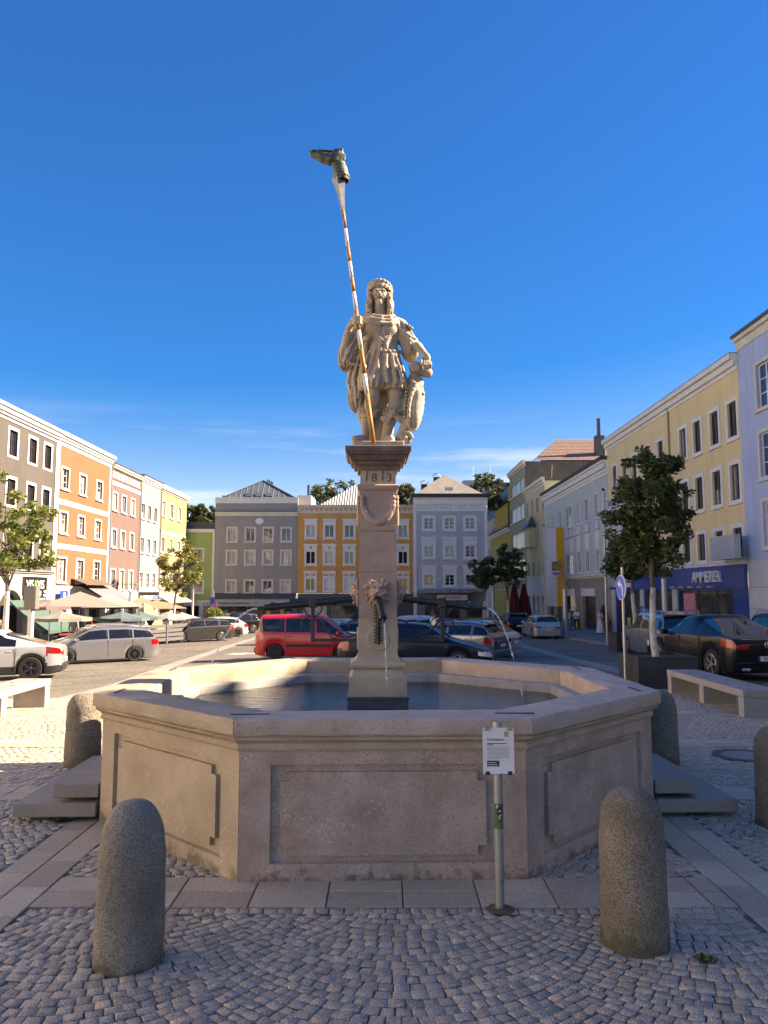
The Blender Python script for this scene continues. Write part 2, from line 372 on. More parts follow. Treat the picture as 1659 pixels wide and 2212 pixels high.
# ------------------------------------------------------------------ ground sheet
def sheet(name, xs, ys, dz, m, hole=None):
    X, Y = np.meshgrid(xs, ys, indexing='ij'); Z = zg(X, Y)+dz; V = np.stack([X, Y, Z], -1).reshape(-1, 3); n = len(ys)
    I, J = np.meshgrid(np.arange(len(xs)-1), np.arange(n-1), indexing='ij'); I = I.ravel(); J = J.ravel()
    Fq = np.stack([I*n+J, (I+1)*n+J, (I+1)*n+J+1, I*n+J+1], 1)
    me = np_mesh(name, V, Fq); me.materials.append(m); me.polygons.foreach_set('use_smooth', [True]*len(me.polygons)); return me
gx = np.concatenate([[-900, -400, -150, -60], np.arange(-30, 30.1, 1.0), [60, 150, 400, 900]]); gy = np.concatenate([[-150, -60, -20], np.arange(-6, 110, 1.0), [130, 200, 400, 900]])
ground = obj('ground', sheet('ground', gx, gy, -.03, PAVE)); ground['kind'] = 'structure'
paving = obj('paving', sheet('paving', np.linspace(-9.5, 9.5, 20), np.linspace(1.0, 17.0, 17), -.0065, BED)); paving['kind'] = 'structure'
FC = (-.07, 8.41); FROT = R(1.5)
def in_oct(x, y, a):
    dx, dy = x-FC[0], y-FC[1]; r = np.zeros_like(dx)
    for k in range(8):
        t = FROT+k*math.pi/4; r = np.maximum(r, dx*math.cos(t)+dy*math.sin(t))
    return r < a
BANDS = [(5.38, 5.92), (8.05, 8.57), (10.7, 11.22), (13.35, 13.87)]
def on_slab(x, y, e=0.):
    r = (np.abs(np.abs(x)-2.63) < .25+e)
    r |= (np.abs(x) < 2.4) & (y > 5.38-e) & (y < 5.92+e)
    for a, b in BANDS[1:]: r |= (np.abs(x) > 2.38) & (y > a-e) & (y < b+e)
    return r
# ---- cobbles laid in segmental arcs, each stone cut and bedded on its own
def cobbles():
    Vs = []; PW = .96; SAG = .46; pitch = .082
    for ci in range(-6, 7):
        xc = .115+ci*2*PW
        off = 0.
        ymax = 17.3
        for r in range(int((ymax-1.6)/pitch)):
            y0 = 1.6+off+r*pitch; lim = .56*(y0+.6)+1.0
            if abs(xc) > lim+1.1: continue
            e0, e1 = (.032, -.032) if (r+ci) % 2 else (-.032, .032)
            if ci % 2: e0, e1 = -e1, -e0
            e0 = e1 = .016*(1 if r % 2 else -1); A_, B_ = -PW+e0-.02, PW+e1+.02
            s = A_; cuts = [s]
            while s < B_-.055:
                s += RNG.uniform(.074, .104)/math.sqrt(1+(2*SAG*s/PW**2)**2); cuts.append(s)
            cuts = np.array(cuts); cuts = A_+(cuts-A_)*(B_-A_)/(cuts[-1]-A_)
            a, b = cuts[:-1], cuts[1:]; n = len(a)
            g = NR.uniform(.002, .0045, n)
            rows = []
            for (s_, q) in ((a+g, .004), (b-g, .004), (b-g, pitch-.004), (a+g, pitch-.004)):
                jx = NR.uniform(-.005, .005, n); jy = NR.uniform(-.005, .005, n)
                m_ = 2*SAG*s_/PW**2; s2 = s_-(q-.004)*m_/(1+m_*m_)
                x = xc+s2+jx; y = y0+q+jy+SAG*(s2/PW)**2
                rows.append(np.stack([x, y], 1))
            Vs.append(np.stack(rows, 1))
    Q = np.concatenate(Vs)
    c = Q.mean(1); keep = ~on_slab(c[:, 0], c[:, 1], .012) & ~in_oct(c[:, 0], c[:, 1], 2.5)
    keep &= (np.abs(c[:, 0]) < .53*(c[:, 1]+.5)+.4) & (c[:, 1] > 2.0) & (c[:, 1] < 16.95)
    keep &= ~((c[:, 1] > 5.285) & (c[:, 1] < 5.4) & (np.abs(c[:, 0]) < 2.38))
    for bx, by, br in BOLL: keep &= (c[:, 0]-bx)**2+(c[:, 1]-by)**2 > (br-.015)**2
    keep &= (c[:, 0]-4.65)**2+(c[:, 1]-10.17)**2 > .42**2
    Q = Q[keep]; extra = []; x = -2.36
    while x < 2.36:                                # a straight course along the slabs
        wd = RNG.uniform(.065, .1); j = lambda: RNG.uniform(-.004, .004)
        extra.append([(x+.004+j(), 5.29+j()), (x+wd-.004+j(), 5.29+j()), (x+wd-.004+j(), 5.37+j()), (x+.004+j(), 5.37+j())]); x += wd
    return np.concatenate([Q, np.array(extra)])
BOLL = [(-1.465, 4.66, .195), (1.51, 4.87, .20), (-3.67, 9.62, .21), (3.42, 9.75, .21), (3.57, 7.2, .20)]
CQ = cobbles(); cc = CQ.mean(1); NCB = len(CQ)
def cobble_verts(Q):
    n = len(Q); c = Q.mean(1, keepdims=True); h = NR.uniform(-.004, .003, n)[:, None]; tilt = NR.normal(0, .0016, (n, 4))
    lo = np.concatenate([Q, np.full((n, 4, 1), -.03)], 2)
    mid = np.concatenate([Q, (h+tilt-.0018+NR.normal(0, .0008, (n, 4)))[..., None]], 2)
    top = np.concatenate([c+(Q-c)*.9+NR.normal(0, .0022, Q.shape), (h+tilt*.8+.0012)[..., None]], 2)
    return np.concatenate([lo, mid, top], 1)          # n,12,3
CF = [(8, 9, 10, 11)]+[(4+i, 4+(i+1) % 4, 8+(i+1) % 4, 8+i) for i in range(4)]+[(i, (i+1) % 4, 4+(i+1) % 4, 4+i) for i in range(4)]
CV = cobble_verts(CQ); zc = zg(cc[:, 0], cc[:, 1]); CV[:, :, 2] += zc[:, None]
dist = np.hypot(cc[:, 0]*1.3, cc[:, 1]); vis = (np.abs(cc[:, 0]) < .49*cc[:, 1]) & (cc[:, 1] > 3.28)
order = np.argsort(np.where(vis, dist, 99)); near, rest = order[:300], order[300:]
for i in near:
    me = bpy.data.meshes.new('cobble'); c = CV[i].mean(0); me.from_pydata((CV[i]-c).tolist(), [], CF); me.materials.append(GRAN); obj('cobble', me, paving, c)
V = CV[rest].reshape(-1, 3); Fq = (np.array(CF)[None]+12*np.arange(len(rest))[:, None, None]).reshape(-1, 4)
me = np_mesh('cobbles', V, Fq); me.materials.append(GRAN); tag(obj('cobbles', me, paving), kind='stuff')
# ---- granite slabs
slab_cache = {}
def slab(x, y, sx, sy):
    k = (round(sx, 2), round(sy, 2))
    if k not in slab_cache: slab_cache[k] = MB().bbox(-sx/2+.005, sx/2-.005, -sy/2+.005, sy/2-.005, -.06, .006, .005).mesh('paving_slab', SLAB)
    obj('paving_slab', slab_cache[k], paving, (x, y, zg(x, y)+RNG.uniform(-.0015, .0015)), (0, 0, RNG.uniform(-.004, .004)))
for sgn in (-1, 1):
    y = 2.1
    while y < 16.6:
        for q in (0, 1): slab(sgn*(2.505+.25*q), y+.26+(.26 if q else 0), .25, .52)
        y += .52
x = -2.38+.17
for r, (ya, yb) in enumerate(((5.38, 5.65), (5.65, 5.92))):
    x = -2.38
    while x < 2.36:
        wd = min(.52 if x > -2.37 else .43, 2.38-x); slab(x+wd/2, (ya+yb)/2, wd, yb-ya); x += wd
for a, b in BANDS[1:]:
    for sgn in (-1, 1):
        for r in (0, 1):
            x = 2.88
            while x < .53*b+.7: slab(sgn*(x+.26), a+.13+.26*r, .52, .26); x += .52
# ---- slab strips, parking lines and markings out on the square (thin sheets that follow the slope)
def strip(name, pts, wd, m, dz=.004, parent=ground):
    mb = MB(); P = []
    for (x0, y0), (x1, y1) in zip(pts[:-1], pts[1:]):
        n = max(1, int(math.hypot(x1-x0, y1-y0)/1.0)); P += [(x0+(x1-x0)*i/n, y0+(y1-y0)*i/n) for i in range(n)]
    P.append(pts[-1]); V = []
    for i, (x, y) in enumerate(P):
        a = P[max(i-1, 0)]; b = P[min(i+1, len(P)-1)]; dx, dy = b[0]-a[0], b[1]-a[1]; L = math.hypot(dx, dy); nx, ny = -dy/L*wd/2, dx/L*wd/2
        for s in (1, -1): V.append((x+nx*s, y+ny*s, zg(x+nx*s, y+ny*s)-.03+dz))
    mb.add(V, [(2*i+1, 2*i+3, 2*i+2, 2*i) for i in range(len(P)-1)]); return mb.build(name, m, parent)
LSTRIP = mat('pale_slab_strip', (.27, .265, .25), .8, col2=(.21, .205, .19), scale=1.2, bump=.1, bscale=60)
LINE = mat('pale_stone_line', (.36, .34, .29), .85, col2=(.28, .265, .23), scale=2)
WPAINT = mat('white_road_paint', (.7, .7, .68), .7, col2=(.5, .49, .46), scale=8)
strip('slab_strip', [(-7.0, 17.2), (-8.2, 30), (-8.9, 45), (-9.2, 75)], .6, LSTRIP)
strip('slab_strip', [(6.9, 20.5), (7.2, 36), (7.6, 70)], .6, LSTRIP)
strip('slab_strip', [(-16, 17.4), (16, 17.4)], .5, LSTRIP)
for y in (22, 25.2, 28.4, 31.6, 34.8, 38, 41.2, 44.4, 47.6, 51): strip('parking_line', [(-8.0, y), (-3.2, y-.15)], .13, LINE, .008)
for y in (21, 24.6, 28.2, 31.8, 35.4, 39, 42.6, 46.2, 50, 54): strip('parking_line', [(-15.5, y-1.6), (-9.2, y+2.0)], .13, LINE, .008)
for y in (24, 30, 36, 42, 48, 54): strip('parking_line', [(4.9, y), (9.4, y)], .12, LINE, .008)
def flat_shape(name, poly, dz, m):
    mb = MB(); mb.add([(x, y, zg(x, y)-.03+dz) for x, y in poly], [tuple(range(len(poly)))]); return mb.build(name, m, ground)
flat_shape('road_arrow', [(-7.6, 37.0), (-6.6, 37.9), (-6.7, 37.2), (-5.6, 37.4), (-5.5, 36.9), (-6.65, 36.75), (-6.6, 36.3)], .012, WPAINT)
# kerb and pavement along the right-hand houses
KERB = mat('kerb_granite', (.25, .25, .245), .8, col2=(.19, .19, .185), scale=2, bump=.2, bscale=80)
WALK = mat('pavement_slabs', (.20, .20, .195), .8, col2=(.155, .155, .15), scale=.9, bump=.3, bscale=30)
for (x0, x1, side, nm) in ((11.6, 17.4, 1, 'right'), (-22, -14.6, -1, 'left')):
    xs = np.linspace(x0, x1, 5); ys = np.arange(22 if side < 0 else 30, 84, 1.5); me = sheet('pavement_'+nm, xs, ys, .07, WALK)
    p = obj('pavement_'+nm, me); p['kind'] = 'structure'
    xk = x0 if side > 0 else x1
    for y in np.arange(ys[0], ys[-1]-.1, 1.5):
        z = zg(xk, y+.75); MB().bbox(xk-.075, xk+.075, y+.005, y+1.495, z-.2, z+.085, .012).build('kerb_stone', KERB, p)
# manhole covers
for (x, y, r, lb) in ((4.65, 10.17, .4, 'round manhole cover with pale concrete middle among the cobbles at right'), (-3.87, 17.1, .42, 'round iron manhole cover in the paving behind the fountain at left')):
    t = thing('manhole_cover', lb, 'manhole', (x, y, zg(x, y)+.004), 0)
    MB().lathe([(r, -.05), (r, .004), (r-.02, .007), (r-.1, .007), (r-.11, -.01)], 32).build('ring', IRON if x < 0 else mat('brown_iron', (.10, .07, .06), .7), t)
    MB().lathe([(r-.112, -.05), (r-.112, .0), (r-.14, .004), (.01, .006)], 32).build('lid', LSTRIP if x > 0 else IRON, t)
# ------------------------------------------------------------------ fountain
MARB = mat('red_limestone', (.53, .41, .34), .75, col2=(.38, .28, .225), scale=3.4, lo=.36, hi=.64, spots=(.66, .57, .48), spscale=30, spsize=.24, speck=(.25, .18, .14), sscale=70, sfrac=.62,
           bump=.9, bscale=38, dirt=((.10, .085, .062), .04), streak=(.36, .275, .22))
MARB2 = mat('tan_limestone', (.43, .35, .255), .75, col2=(.32, .25, .175), scale=2.1, spots=(.60, .50, .38), spscale=26, spsize=.2, bump=.6, bscale=40, speck=(.34, .25, .165), sscale=40, sfrac=.64, dirt=((.10, .092, .055), .05), streak=(.38, .31, .21))  # left and back sides: warm reflected light put into the stone colour
MARBR = mat('rim_limestone', (.52, .42, .335), .75, col2=(.42, .33, .26), scale=4, spots=(.62, .53, .43), spscale=28, spsize=.22, bump=.6, bscale=40, speck=(.28, .2, .15), sscale=55, sfrac=.66)
COLRED = mat('column_red_stone', (.43, .305, .25), .8, col2=(.34, .24, .195), scale=5, bump=.3, bscale=90, spots=(.40, .33, .29), spscale=50, spsize=.12)
COLTAN = mat('column_tan_stone', (.46, .385, .285), .8, col2=(.37, .305, .22), scale=4, bump=.4, bscale=70, streak=(.22, .18, .135))
CAPST = mat('capital_stone', (.20, .135, .11), .8, col2=(.11, .08, .07), scale=6, bump=.4, bscale=80)
STAT = mat('statue_sandstone', (.50, .43, .335), .85, col2=(.37, .31, .23), scale=7, lo=.3, hi=.7, bump=.4, bscale=110, streak=(.20, .165, .125), speck=(.30, .24, .165), sscale=55, sfrac=.66)
LINER = mat('lead_liner', (.36, .365, .35), .6, col2=(.24, .25, .24), scale=4, streak=(.34, .34, .33), bump=.1, bscale=30)
DARKM = mat('dark_sheet_metal', (.06, .064, .07), .5, col2=(.09, .092, .095), scale=10)
fount = thing('fountain', 'octagonal pink stone fountain with square column, lion masks and long iron spouts', 'fountain', (*FC, 0), FROT)
T8 = math.tan(math.pi/8)
def face_xf(k): return Matrix.Rotation(-math.pi/2+k*math.pi/4+math.pi/2, 4, 'Z')        # k=0 looks at the camera (-y)
AO, AI = 2.56, 2.21
def wall_block(k):
    """local: s along x, outward is -y, at y=-apothem"""
    hw = AO*T8-.0025; hi = AI*T8-.0025; mb = MB(); dp = .036; pz0, pz1, ps = .125, .83, hw-.225
    zs = [-.08, pz0, pz1, .955]; xs = [-hw, -ps, ps, hw]; jit = lambda: RNG.uniform(-.002, .002)
    for i in range(3):
        for j in range(3):
            if i == 1 and j == 1: continue
            mb.add([(xs[i], -AO, zs[j]), (xs[i+1], -AO, zs[j]), (xs[i+1], -AO, zs[j+1]), (xs[i], -AO, zs[j+1])], [(0, 1, 2, 3)])
    A = [(-ps, -AO, pz0), (ps, -AO, pz0), (ps, -AO, pz1), (-ps, -AO, pz1)]; B = [(x*(1-.008/abs(x)) if x else x, -AO+dp, z+(.006 if z < .5 else -.006)) for x, y, z in A]
    mb.add(A+B, [(i, (i+1) % 4, 4+(i+1) % 4, 4+i) for i in range(4)]+[(4, 5, 6, 7)])
    mb.add([(-hw, -AO, -.08), (-hi, -AI, -.08), (-hi, -AI, .955), (-hw, -AO, .955)], [(0, 1, 2, 3)])
    mb.add([(hw, -AO, -.08), (hi, -AI, -.08), (hi, -AI, .955), (hw, -AO, .955)], [(3, 2, 1, 0)])
    mb.add([(-hi, -AI, -.08), (hi, -AI, -.08), (hi, -AI, .955), (-hi, -AI, .955)], [(3, 2, 1, 0)])
    mb.add([(-hw, -AO, .955), (hw, -AO, .955), (hi, -AI, .955), (-hi, -AI, .955)], [(0, 1, 2, 3)])
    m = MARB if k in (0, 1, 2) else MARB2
    o = mb.xf(face_xf(k)).build('wall_block', m, fount)
    # inner panel with notched corners, standing back up from the sunk border
    b, nt = .075, .065; x1, z0, z1 = ps-b, pz0+b*.75, pz1-b*.75
    out = [(-x1+nt, z0), (x1-nt, z0), (x1-nt, z0+nt), (x1, z0+nt), (x1, z1-nt), (x1-nt, z1-nt), (x1-nt, z1), (-x1+nt, z1), (-x1+nt, z1-nt), (-x1, z1-nt), (-x1, z0+nt), (-x1+nt, z0+nt)]
    n = len(out); mb = MB()
    mb.add([(x, -AO+.004, z) for x, z in out]+[(x*1.004, -AO+dp+.002, .48+(z-.48)*1.008) for x, z in out], [tuple(range(n))]+[(i, n+i, n+(i+1) % n, (i+1) % n) for i in range(n)])
    mb.xf(face_xf(k)).build('panel', m, o)
def rim_block(k):
    prof = [(2.56, .93), (2.575, .932), (2.585, .95), (2.572, .965), (2.575, .985), (2.60, 1.005), (2.625, 1.02), (2.628, 1.035), (2.618, 1.04), (2.62, 1.05), (2.643, 1.052), (2.648, 1.06),
            (2.648, 1.155), (2.638, 1.17), (2.40, 1.174), (2.22, 1.17), (2.203, 1.155), (2.20, .93)]
    N = 14; secs = []
    for i in range(N+1):
        t = -1+2*i/N; ring = []
        for j, (a, z) in enumerate(prof):
            da = RNG.gauss(0, .0034) if 5 < j < 17 and 0 < i < N else 0; dz = RNG.gauss(0, .0016) if 9 < j < 16 and 0 < i < N else 0
            ring.append((t*(a*T8-.0025), -(a+da), z+dz))
        secs.append(ring)
    mb = MB().sections(secs); mb.xf(face_xf(k)); o = mb.build('rim_block', MARBR if k in (0, 1, 2, 3) else MARB2, fount, 40); return o
for k in range(8): wall_block(k); rim_block(k)
# iron cramps across the rim joints
for k in range(8):
    a = -math.pi/2+k*math.pi/4+math.pi/8; r = 2.43/math.cos(math.pi/8)
    MB().bbox(-.15, .15, -.016, .016, 1.17, 1.179, .003).xf(Matrix.Translation((r*math.cos(a), r*math.sin(a), 0)) @ Matrix.Rotation(a+math.pi/2+(.393 if k % 2 else -.393), 4, 'Z')).build('iron_cramp', IRON, fount)
lp = [(2.205, .25), (2.205, .985), (2.19, 1.0), (2.09, .998), (2.075, .987), (2.07, .25)]
mb = MB()
for k in range(8):
    secs = [[(s*a*T8, -a, z) for a, z in lp] for s in (-1, 1)]; q = MB().sections(secs, cap=False); q.xf(face_xf(k)); mb.add(q.v, q.f)
mb.add([(2.1/math.cos(math.pi/8)*math.cos(-math.pi/2+math.pi/8+k*math.pi/4), 2.1/math.cos(math.pi/8)*math.sin(-math.pi/2+math.pi/8+k*math.pi/4), .30) for k in range(8)], [tuple(range(8))])
mb.build('basin_liner', LINER, fount)
# water: clear over the liner, mirror-like at a flat angle, rippled
def water_material():
    m = bpy.data.materials.new('water'); m.use_nodes = True; nt = m.node_tree; nd = nt.nodes; lk = nt.links.new; nd.clear()
    g = nd.new('ShaderNodeNewGeometry'); mp_ = nd.new('ShaderNodeMapping'); mp_.inputs['Scale'].default_value = (3.2, 8, 1); lk(g.outputs[0], mp_.inputs[0])
    n = nd.new('ShaderNodeTexNoise'); n.inputs['Scale'].default_value = 1.7; n.inputs['Detail'].default_value = 3; lk(mp_.outputs[0], n.inputs['Vector'])
    bp = nd.new('ShaderNodeBump'); bp.inputs['Strength'].default_value = .8; bp.inputs['Distance'].default_value = .03; lk(n.outputs[0], bp.inputs['Height'])
    fr = nd.new('ShaderNodeFresnel'); fr.inputs[0].default_value = 1.34; lk(bp.outputs[0], fr.inputs['Normal'])
    gl = nd.new('ShaderNodeBsdfGlossy'); gl.inputs['Roughness'].default_value = .01; lk(bp.outputs[0], gl.inputs['Normal'])
    tr = nd.new('ShaderNodeBsdfTransparent'); tr.inputs[0].default_value = (.62, .85, .81, 1)
    mx = nd.new('ShaderNodeMixShader'); lk(fr.outputs[0], mx.inputs[0]); lk(tr.outputs[0], mx.inputs[1]); lk(gl.outputs[0], mx.inputs[2])
    o = nd.new('ShaderNodeOutputMaterial'); lk(mx.outputs[0], o.inputs[0]); return m
WATER = water_material()
wr = 2.085/math.cos(math.pi/8)
mb = MB(); mb.add([(FC[0]+wr*math.cos(FROT-math.pi/2+math.pi/8+k*math.pi/4), FC[1]+wr*math.sin(FROT-math.pi/2+math.pi/8+k*math.pi/4), .895) for k in range(8)], [tuple(range(8))])
struct('water', mb, WATER)
# ---- column
def sq(name, prof, m, smooth=False):
    """square block turned from a profile of (half width, height)"""
    mb = MB(); mb.sections([[(-h, -h, z), (h, -h, z), (h, h, z), (-h, h, z)] for h, z in prof]); return mb.build(name, m, fount, smooth)
sq('metal_collar', [(.315, .28), (.315, .985), (.325, .987), (.328, 1.012), (.312, 1.016)], DARKM)
sq('plinth', [(.30, 1.01), (.30, 1.205), (.295, 1.22), (.27, 1.235), (.262, 1.265), (.258, 1.29)], COLTAN)
tor = [(.258, 1.29)]+[(.255+.035*math.sin(a), 1.332-.04*math.cos(a)) for a in np.linspace(0, math.pi, 8)]+[(.24, 1.38), (.225, 1.40), (.215, 1.43)]
sq('base_moulding', tor, COLTAN)
o = sq('lower_block', [(.212, 1.42), (.208, 1.44), (.207, 1.805), (.203, 1.81)], COLTAN)
for k in range(4):                                            # round boss with a leafed bolt
    M = Matrix.Rotation(k*math.pi/2, 4, 'Z')
    MB().lathe([(.125, -.01), (.125, .008), (.115, .014), (.06, .012), (.01, .012)], 28).xf(M @ Matrix.Translation((0, -.207, 1.60)) @ Matrix.Rotation(R(90), 4, 'X')).build('boss', COLTAN, o)
sq('lion_block', [(.198, 1.81), (.202, 1.815), (.202, 2.30), (.197, 2.305)], COLRED)
sq('middle_block', [(.196, 2.306), (.2, 2.311), (.199, 2.735), (.195, 2.74)], COLRED)
sq('garland_block', [(.194, 2.741), (.203, 2.75), (.203, 2.80), (.2, 2.805), (.198, 3.17), (.205, 3.18), (.222, 3.20), (.225, 3.235), (.212, 3.247), (.196, 3.25)], COLRED)
o = sq('date_block', [(.194, 3.25), (.192, 3.255), (.19, 3.40)], COLTAN)
# the cut figures: thin raised letters, the groove shade put into their dark colour
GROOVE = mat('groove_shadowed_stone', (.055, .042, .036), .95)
for s, x in (('1', -.125), ('8', -.042), ('1', .045), ('3', .122), ('.', .172)):
    lettering('numeral', s, .135, .004, GROOVE, o, (x, -.1935, 3.318), shear=.08 if s == '1' else 0, bold=-.0015)
for x in (-.125, .045): MB().lathe([(.009, 0), (.009, .003), (.001, .003)], 8).xf(Matrix.Translation((x+.012, -.1925, 3.383)) @ Matrix.Rotation(R(90), 4, 'X')).build('numeral', GROOVE, o)
sq('capital', [(.19, 3.40), (.215, 3.402), (.225, 3.43), (.225, 3.45), (.255, 3.455), (.262, 3.47), (.262, 3.49), (.29, 3.50), (.305, 3.53), (.31, 3.55), (.33, 3.555), (.345, 3.585), (.35, 3.59), (.35, 3.64), (.343, 3.648)], CAPST)
# ---- garlands and lion masks, carved once and set on the sides
S = Sculpt((-.23, -.09, -.33), (.23, .03, .05), .006)
for i in range(25):
    a = math.pi*(i/24); x = -.165*math.cos(a)*(1.04-.08*math.sin(a)); z = -.26*math.sin(a)**.8 if 0 < i < 24 else 0.
    r = .02+.018*math.sin(a)
    S.ell((x, -.012, z), (r*1.1, r*1.15, r*1.1), .012)
    for q in range(5):
        t = RNG.uniform(-2.6, -.5)+0; S.ell((x+r*.75*math.cos(t*1.)*RNG.choice((-1, 1)), -.012-r*.8*abs(math.sin(t)), z+RNG.uniform(-.015, .015)), (.013, .009, .018), .005, rot=(RNG.uniform(-1, 1), RNG.uniform(-1, 1), 0))
for s in (-1, 1): S.ell((s*.165, -.015, .0), (.025, .03, .028), .01).ell((s*.165, -.02, -.05), (.02, .025, .03), .008)
gme = S.mesh('garland', COLRED)
for k in range(4): obj('garland', gme, fount, tuple(Matrix.Rotation(k*math.pi/2, 3, 'Z') @ Vector((0, -.198, 3.105))), (0, 0, k*math.pi/2)).scale = (1, .62, 1)
S = Sculpt((-.27, -.2, -.26), (.27, .03, .27), .0065)
S.ell((0, .0, 0), (.15, .075, .17), .02).ell((0, -.04, .02), (.105, .085, .12), .03)
S.ell((-.05, -.105, -.015), (.05, .04, .038), .015).ell((.05, -.105, -.015), (.05, .04, .038), .015)      # muzzle
S.chain([(0, -.085, .09), (0, -.12, .05), (0, -.135, .028)], [.022, .026, .03], .012).ell((-.022, -.14, .018), (.018, .014, .014), .006).ell((.022, -.14, .018), (.018, .014, .014), .006)
for s in (-1, 1):
    S.chain([(s*.02, -.105, .085), (s*.05, -.11, .11), (s*.095, -.085, .09), (s*.115, -.055, .055)], [.015, .02, .018, .012], .01)   # heavy brows
    S.ell((s*.058, -.10, .068), (.028, .02, .016), .006, cut=True).ell((s*.058, -.09, .066), (.019, .016, .012), .004)
    S.ell((s*.10, -.06, .0), (.035, .035, .04), .015)
    S.chain([(s*.02, -.12, -.06), (s*.075, -.10, -.075), (s*.1, -.075, -.115)], [.012, .014, .01], .008)
    S.ell((s*.125, -.04, .13), (.03, .022, .035), .012)
S.ell((0, -.11, -.085), (.06, .06, .035), .01, cut=True).ell((0, -.075, -.14), (.05, .04, .03), .015)
for i in range(26):                                                                                 # mane curls
    a = 2*math.pi*(i+RNG.uniform(-.35, .35))/26; r0 = .14+RNG.uniform(-.02, .03); p = Vector((r0*math.cos(a)*.97, -.018, r0*1.1*math.sin(a)+.0)); d = Vector((math.cos(a), 0, math.sin(a))); t = Vector((-math.sin(a), 0, math.cos(a)))*(1 if i % 3 else -1)
    q = p+d*RNG.uniform(.02, .05)+t*RNG.uniform(.01, .035); w_ = q+t*RNG.uniform(.015, .04)+d*RNG.uniform(0, .03)
    S.chain([tuple(p), (q.x, -.03, q.z), (w_.x, -.02, w_.z)], [.022, .018, .009], .008)
S.rough(.0015, 140)
lme = S.mesh('lion_mask', COLRED)
for k in range(4): obj('lion_mask', lme, fount, tuple(Matrix.Rotation(k*math.pi/2, 3, 'Z') @ Vector((0, -.199, 2.085))), (0, 0, k*math.pi/2)).scale = (.72, .66, .72)
# ---- spouts
SPO = mat('patinated_bronze', (.035, .04, .036), .45, col2=(.055, .065, .055), scale=14, metal=.6, bump=.3, bscale=60)
sp = MB(); sp.tube([(0, -.24, 2.02), (.012, -.34, 1.985), (.03, -.44, 1.90), (.045, -.49, 1.835)], [.034, .034, .032, .03], 12)
sp.tube([(.041, -.478, 1.85), (.048, -.5, 1.825)], [.042, .04], 12); sp.tube([(.045, -.49, 1.835), (.055, -.52, 1.79)], [.018, .012], 10)
fs = sp.build('front_spout', SPO, fount, 45)
lb = MB(); lb.tube([(0, -.26, 1.98), (0, -.235, 1.85), (0, -.232, 1.55)], [.014, .02, .024], 8)
for i in range(22):
    z = 1.56+.016*(i % 11)+(0 if i < 11 else .2); a = RNG.uniform(-.9, .9) if i < 99 else 0
    lb.add([(0, -.24, z), (.045*math.sin(a)*1.2, -.262-.01*math.cos(a), z+.03), (.028*math.sin(a)+.012, -.25, z+.012)], [(0, 1, 2)])
    lb.tube([(0, -.24, z), (.05*(1 if i % 2 else -1), -.255, z+.022)], [.012, .003], 5)
lb.build('leaf_bracket', SPO, fs, 40)
def side_spout(s):
    L = 1.02 if s > 0 else 1.13; t = MB()
    P = [(.27, 0, 2.02), (.45, 0, 2.005), (.46, 0, 2.005), (.7, 0, 1.975), (L-.1, 0, 1.945), (L, 0, 1.93), (L+.09, 0, 1.925)]
    t.tube([(s*x, y, z) for x, y, z in P], [.034, .036, .041, .04, .036, .041, .034], 12)
    for x in (.47, .86, L): t.tube([(s*(x-.025), 0, 2.035-.1*x+.025 if 0 else 2.05-.098*x), (s*(x+.025), 0, 2.045-.098*x)], .047, 12)
    t.tube([(s*(L+.08), 0, 1.926), (s*(L+.17), 0, 1.918)], [.018, .014], 10)
    o = t.build('long_spout', SPO, fount, 45)
    b = MB(); b.bbox(s*.70-.042, s*.70+.042, -.045, .045, 1.925, 2.035, .008)
    b.bbox(s*.70-.02, s*.70+.02, -.02, .02, 1.56, 1.93, .004)
    xa, xb = sorted((s*.205, s*.72)); b.bbox(xa, xb, -.016, .016, 1.565, 1.595, .004); b.build('bracket', IRON, o)
    def curl(pts, r, nm='scroll'):
        Q = []; n = len(pts)
        for i in range(n-1):                 # smooth curve through the points
            p0, p1, p2, p3 = [np.array(pts[min(max(i+k, 0), n-1)]) for k in (-1, 0, 1, 2)]
            for t in np.arange(0, 1, .2): Q.append(.5*(2*p1+(p2-p0)*t+(2*p0-5*p1+4*p2-p3)*t*t+(3*p1-p0-3*p2+p3)*t**3))
        Q.append(np.array(pts[-1])); MB().tube([(s*x, 0, z) for x, z in Q], r, 6).build(nm, IRON, o)
    def spiral(cx, cz, r0, r1, a0, a1, n=22): return [(cx+(r0+(r1-r0)*i/n)*math.cos(a0+(a1-a0)*i/n), cz+(r0+(r1-r0)*i/n)*math.sin(a0+(a1-a0)*i/n)) for i in range(n+1)]
    q = spiral(.26, 1.70, .065, .10, R(-60), R(190), 18)
    curl([(.70, 1.86), (.66, 1.78), (.58, 1.69), (.48, 1.64), (.38, 1.615), (.28, 1.62), (.21, 1.66), (.185, 1.72), (.21, 1.78), (.27, 1.79), (.32, 1.755), (.30, 1.71)], .011)
    curl(spiral(.47, 1.66, .065, .045, R(-150), R(40), 14), .008)
    curl([(.70, 1.80), (.735, 1.74), (.79, 1.73), (.82, 1.77), (.80, 1.80), (.77, 1.79)], .008)
    for d in (1, -1): curl([(.70+d*.02, 1.83), (.70+d*.07, 1.86), (.70+d*.1, 1.92), (.70+d*.075, 1.965), (.70+d*.035, 1.955), (.70+d*.035, 1.925)], .009)
    for d in (1, -1): curl([(.70+d*.02, 1.835), (.70+d*.1, 1.80), (.70+d*.125, 1.745), (.70+d*.095, 1.715), (.70+d*.06, 1.735)], .008)
    return o
side_spout(-1); side_spout(1)
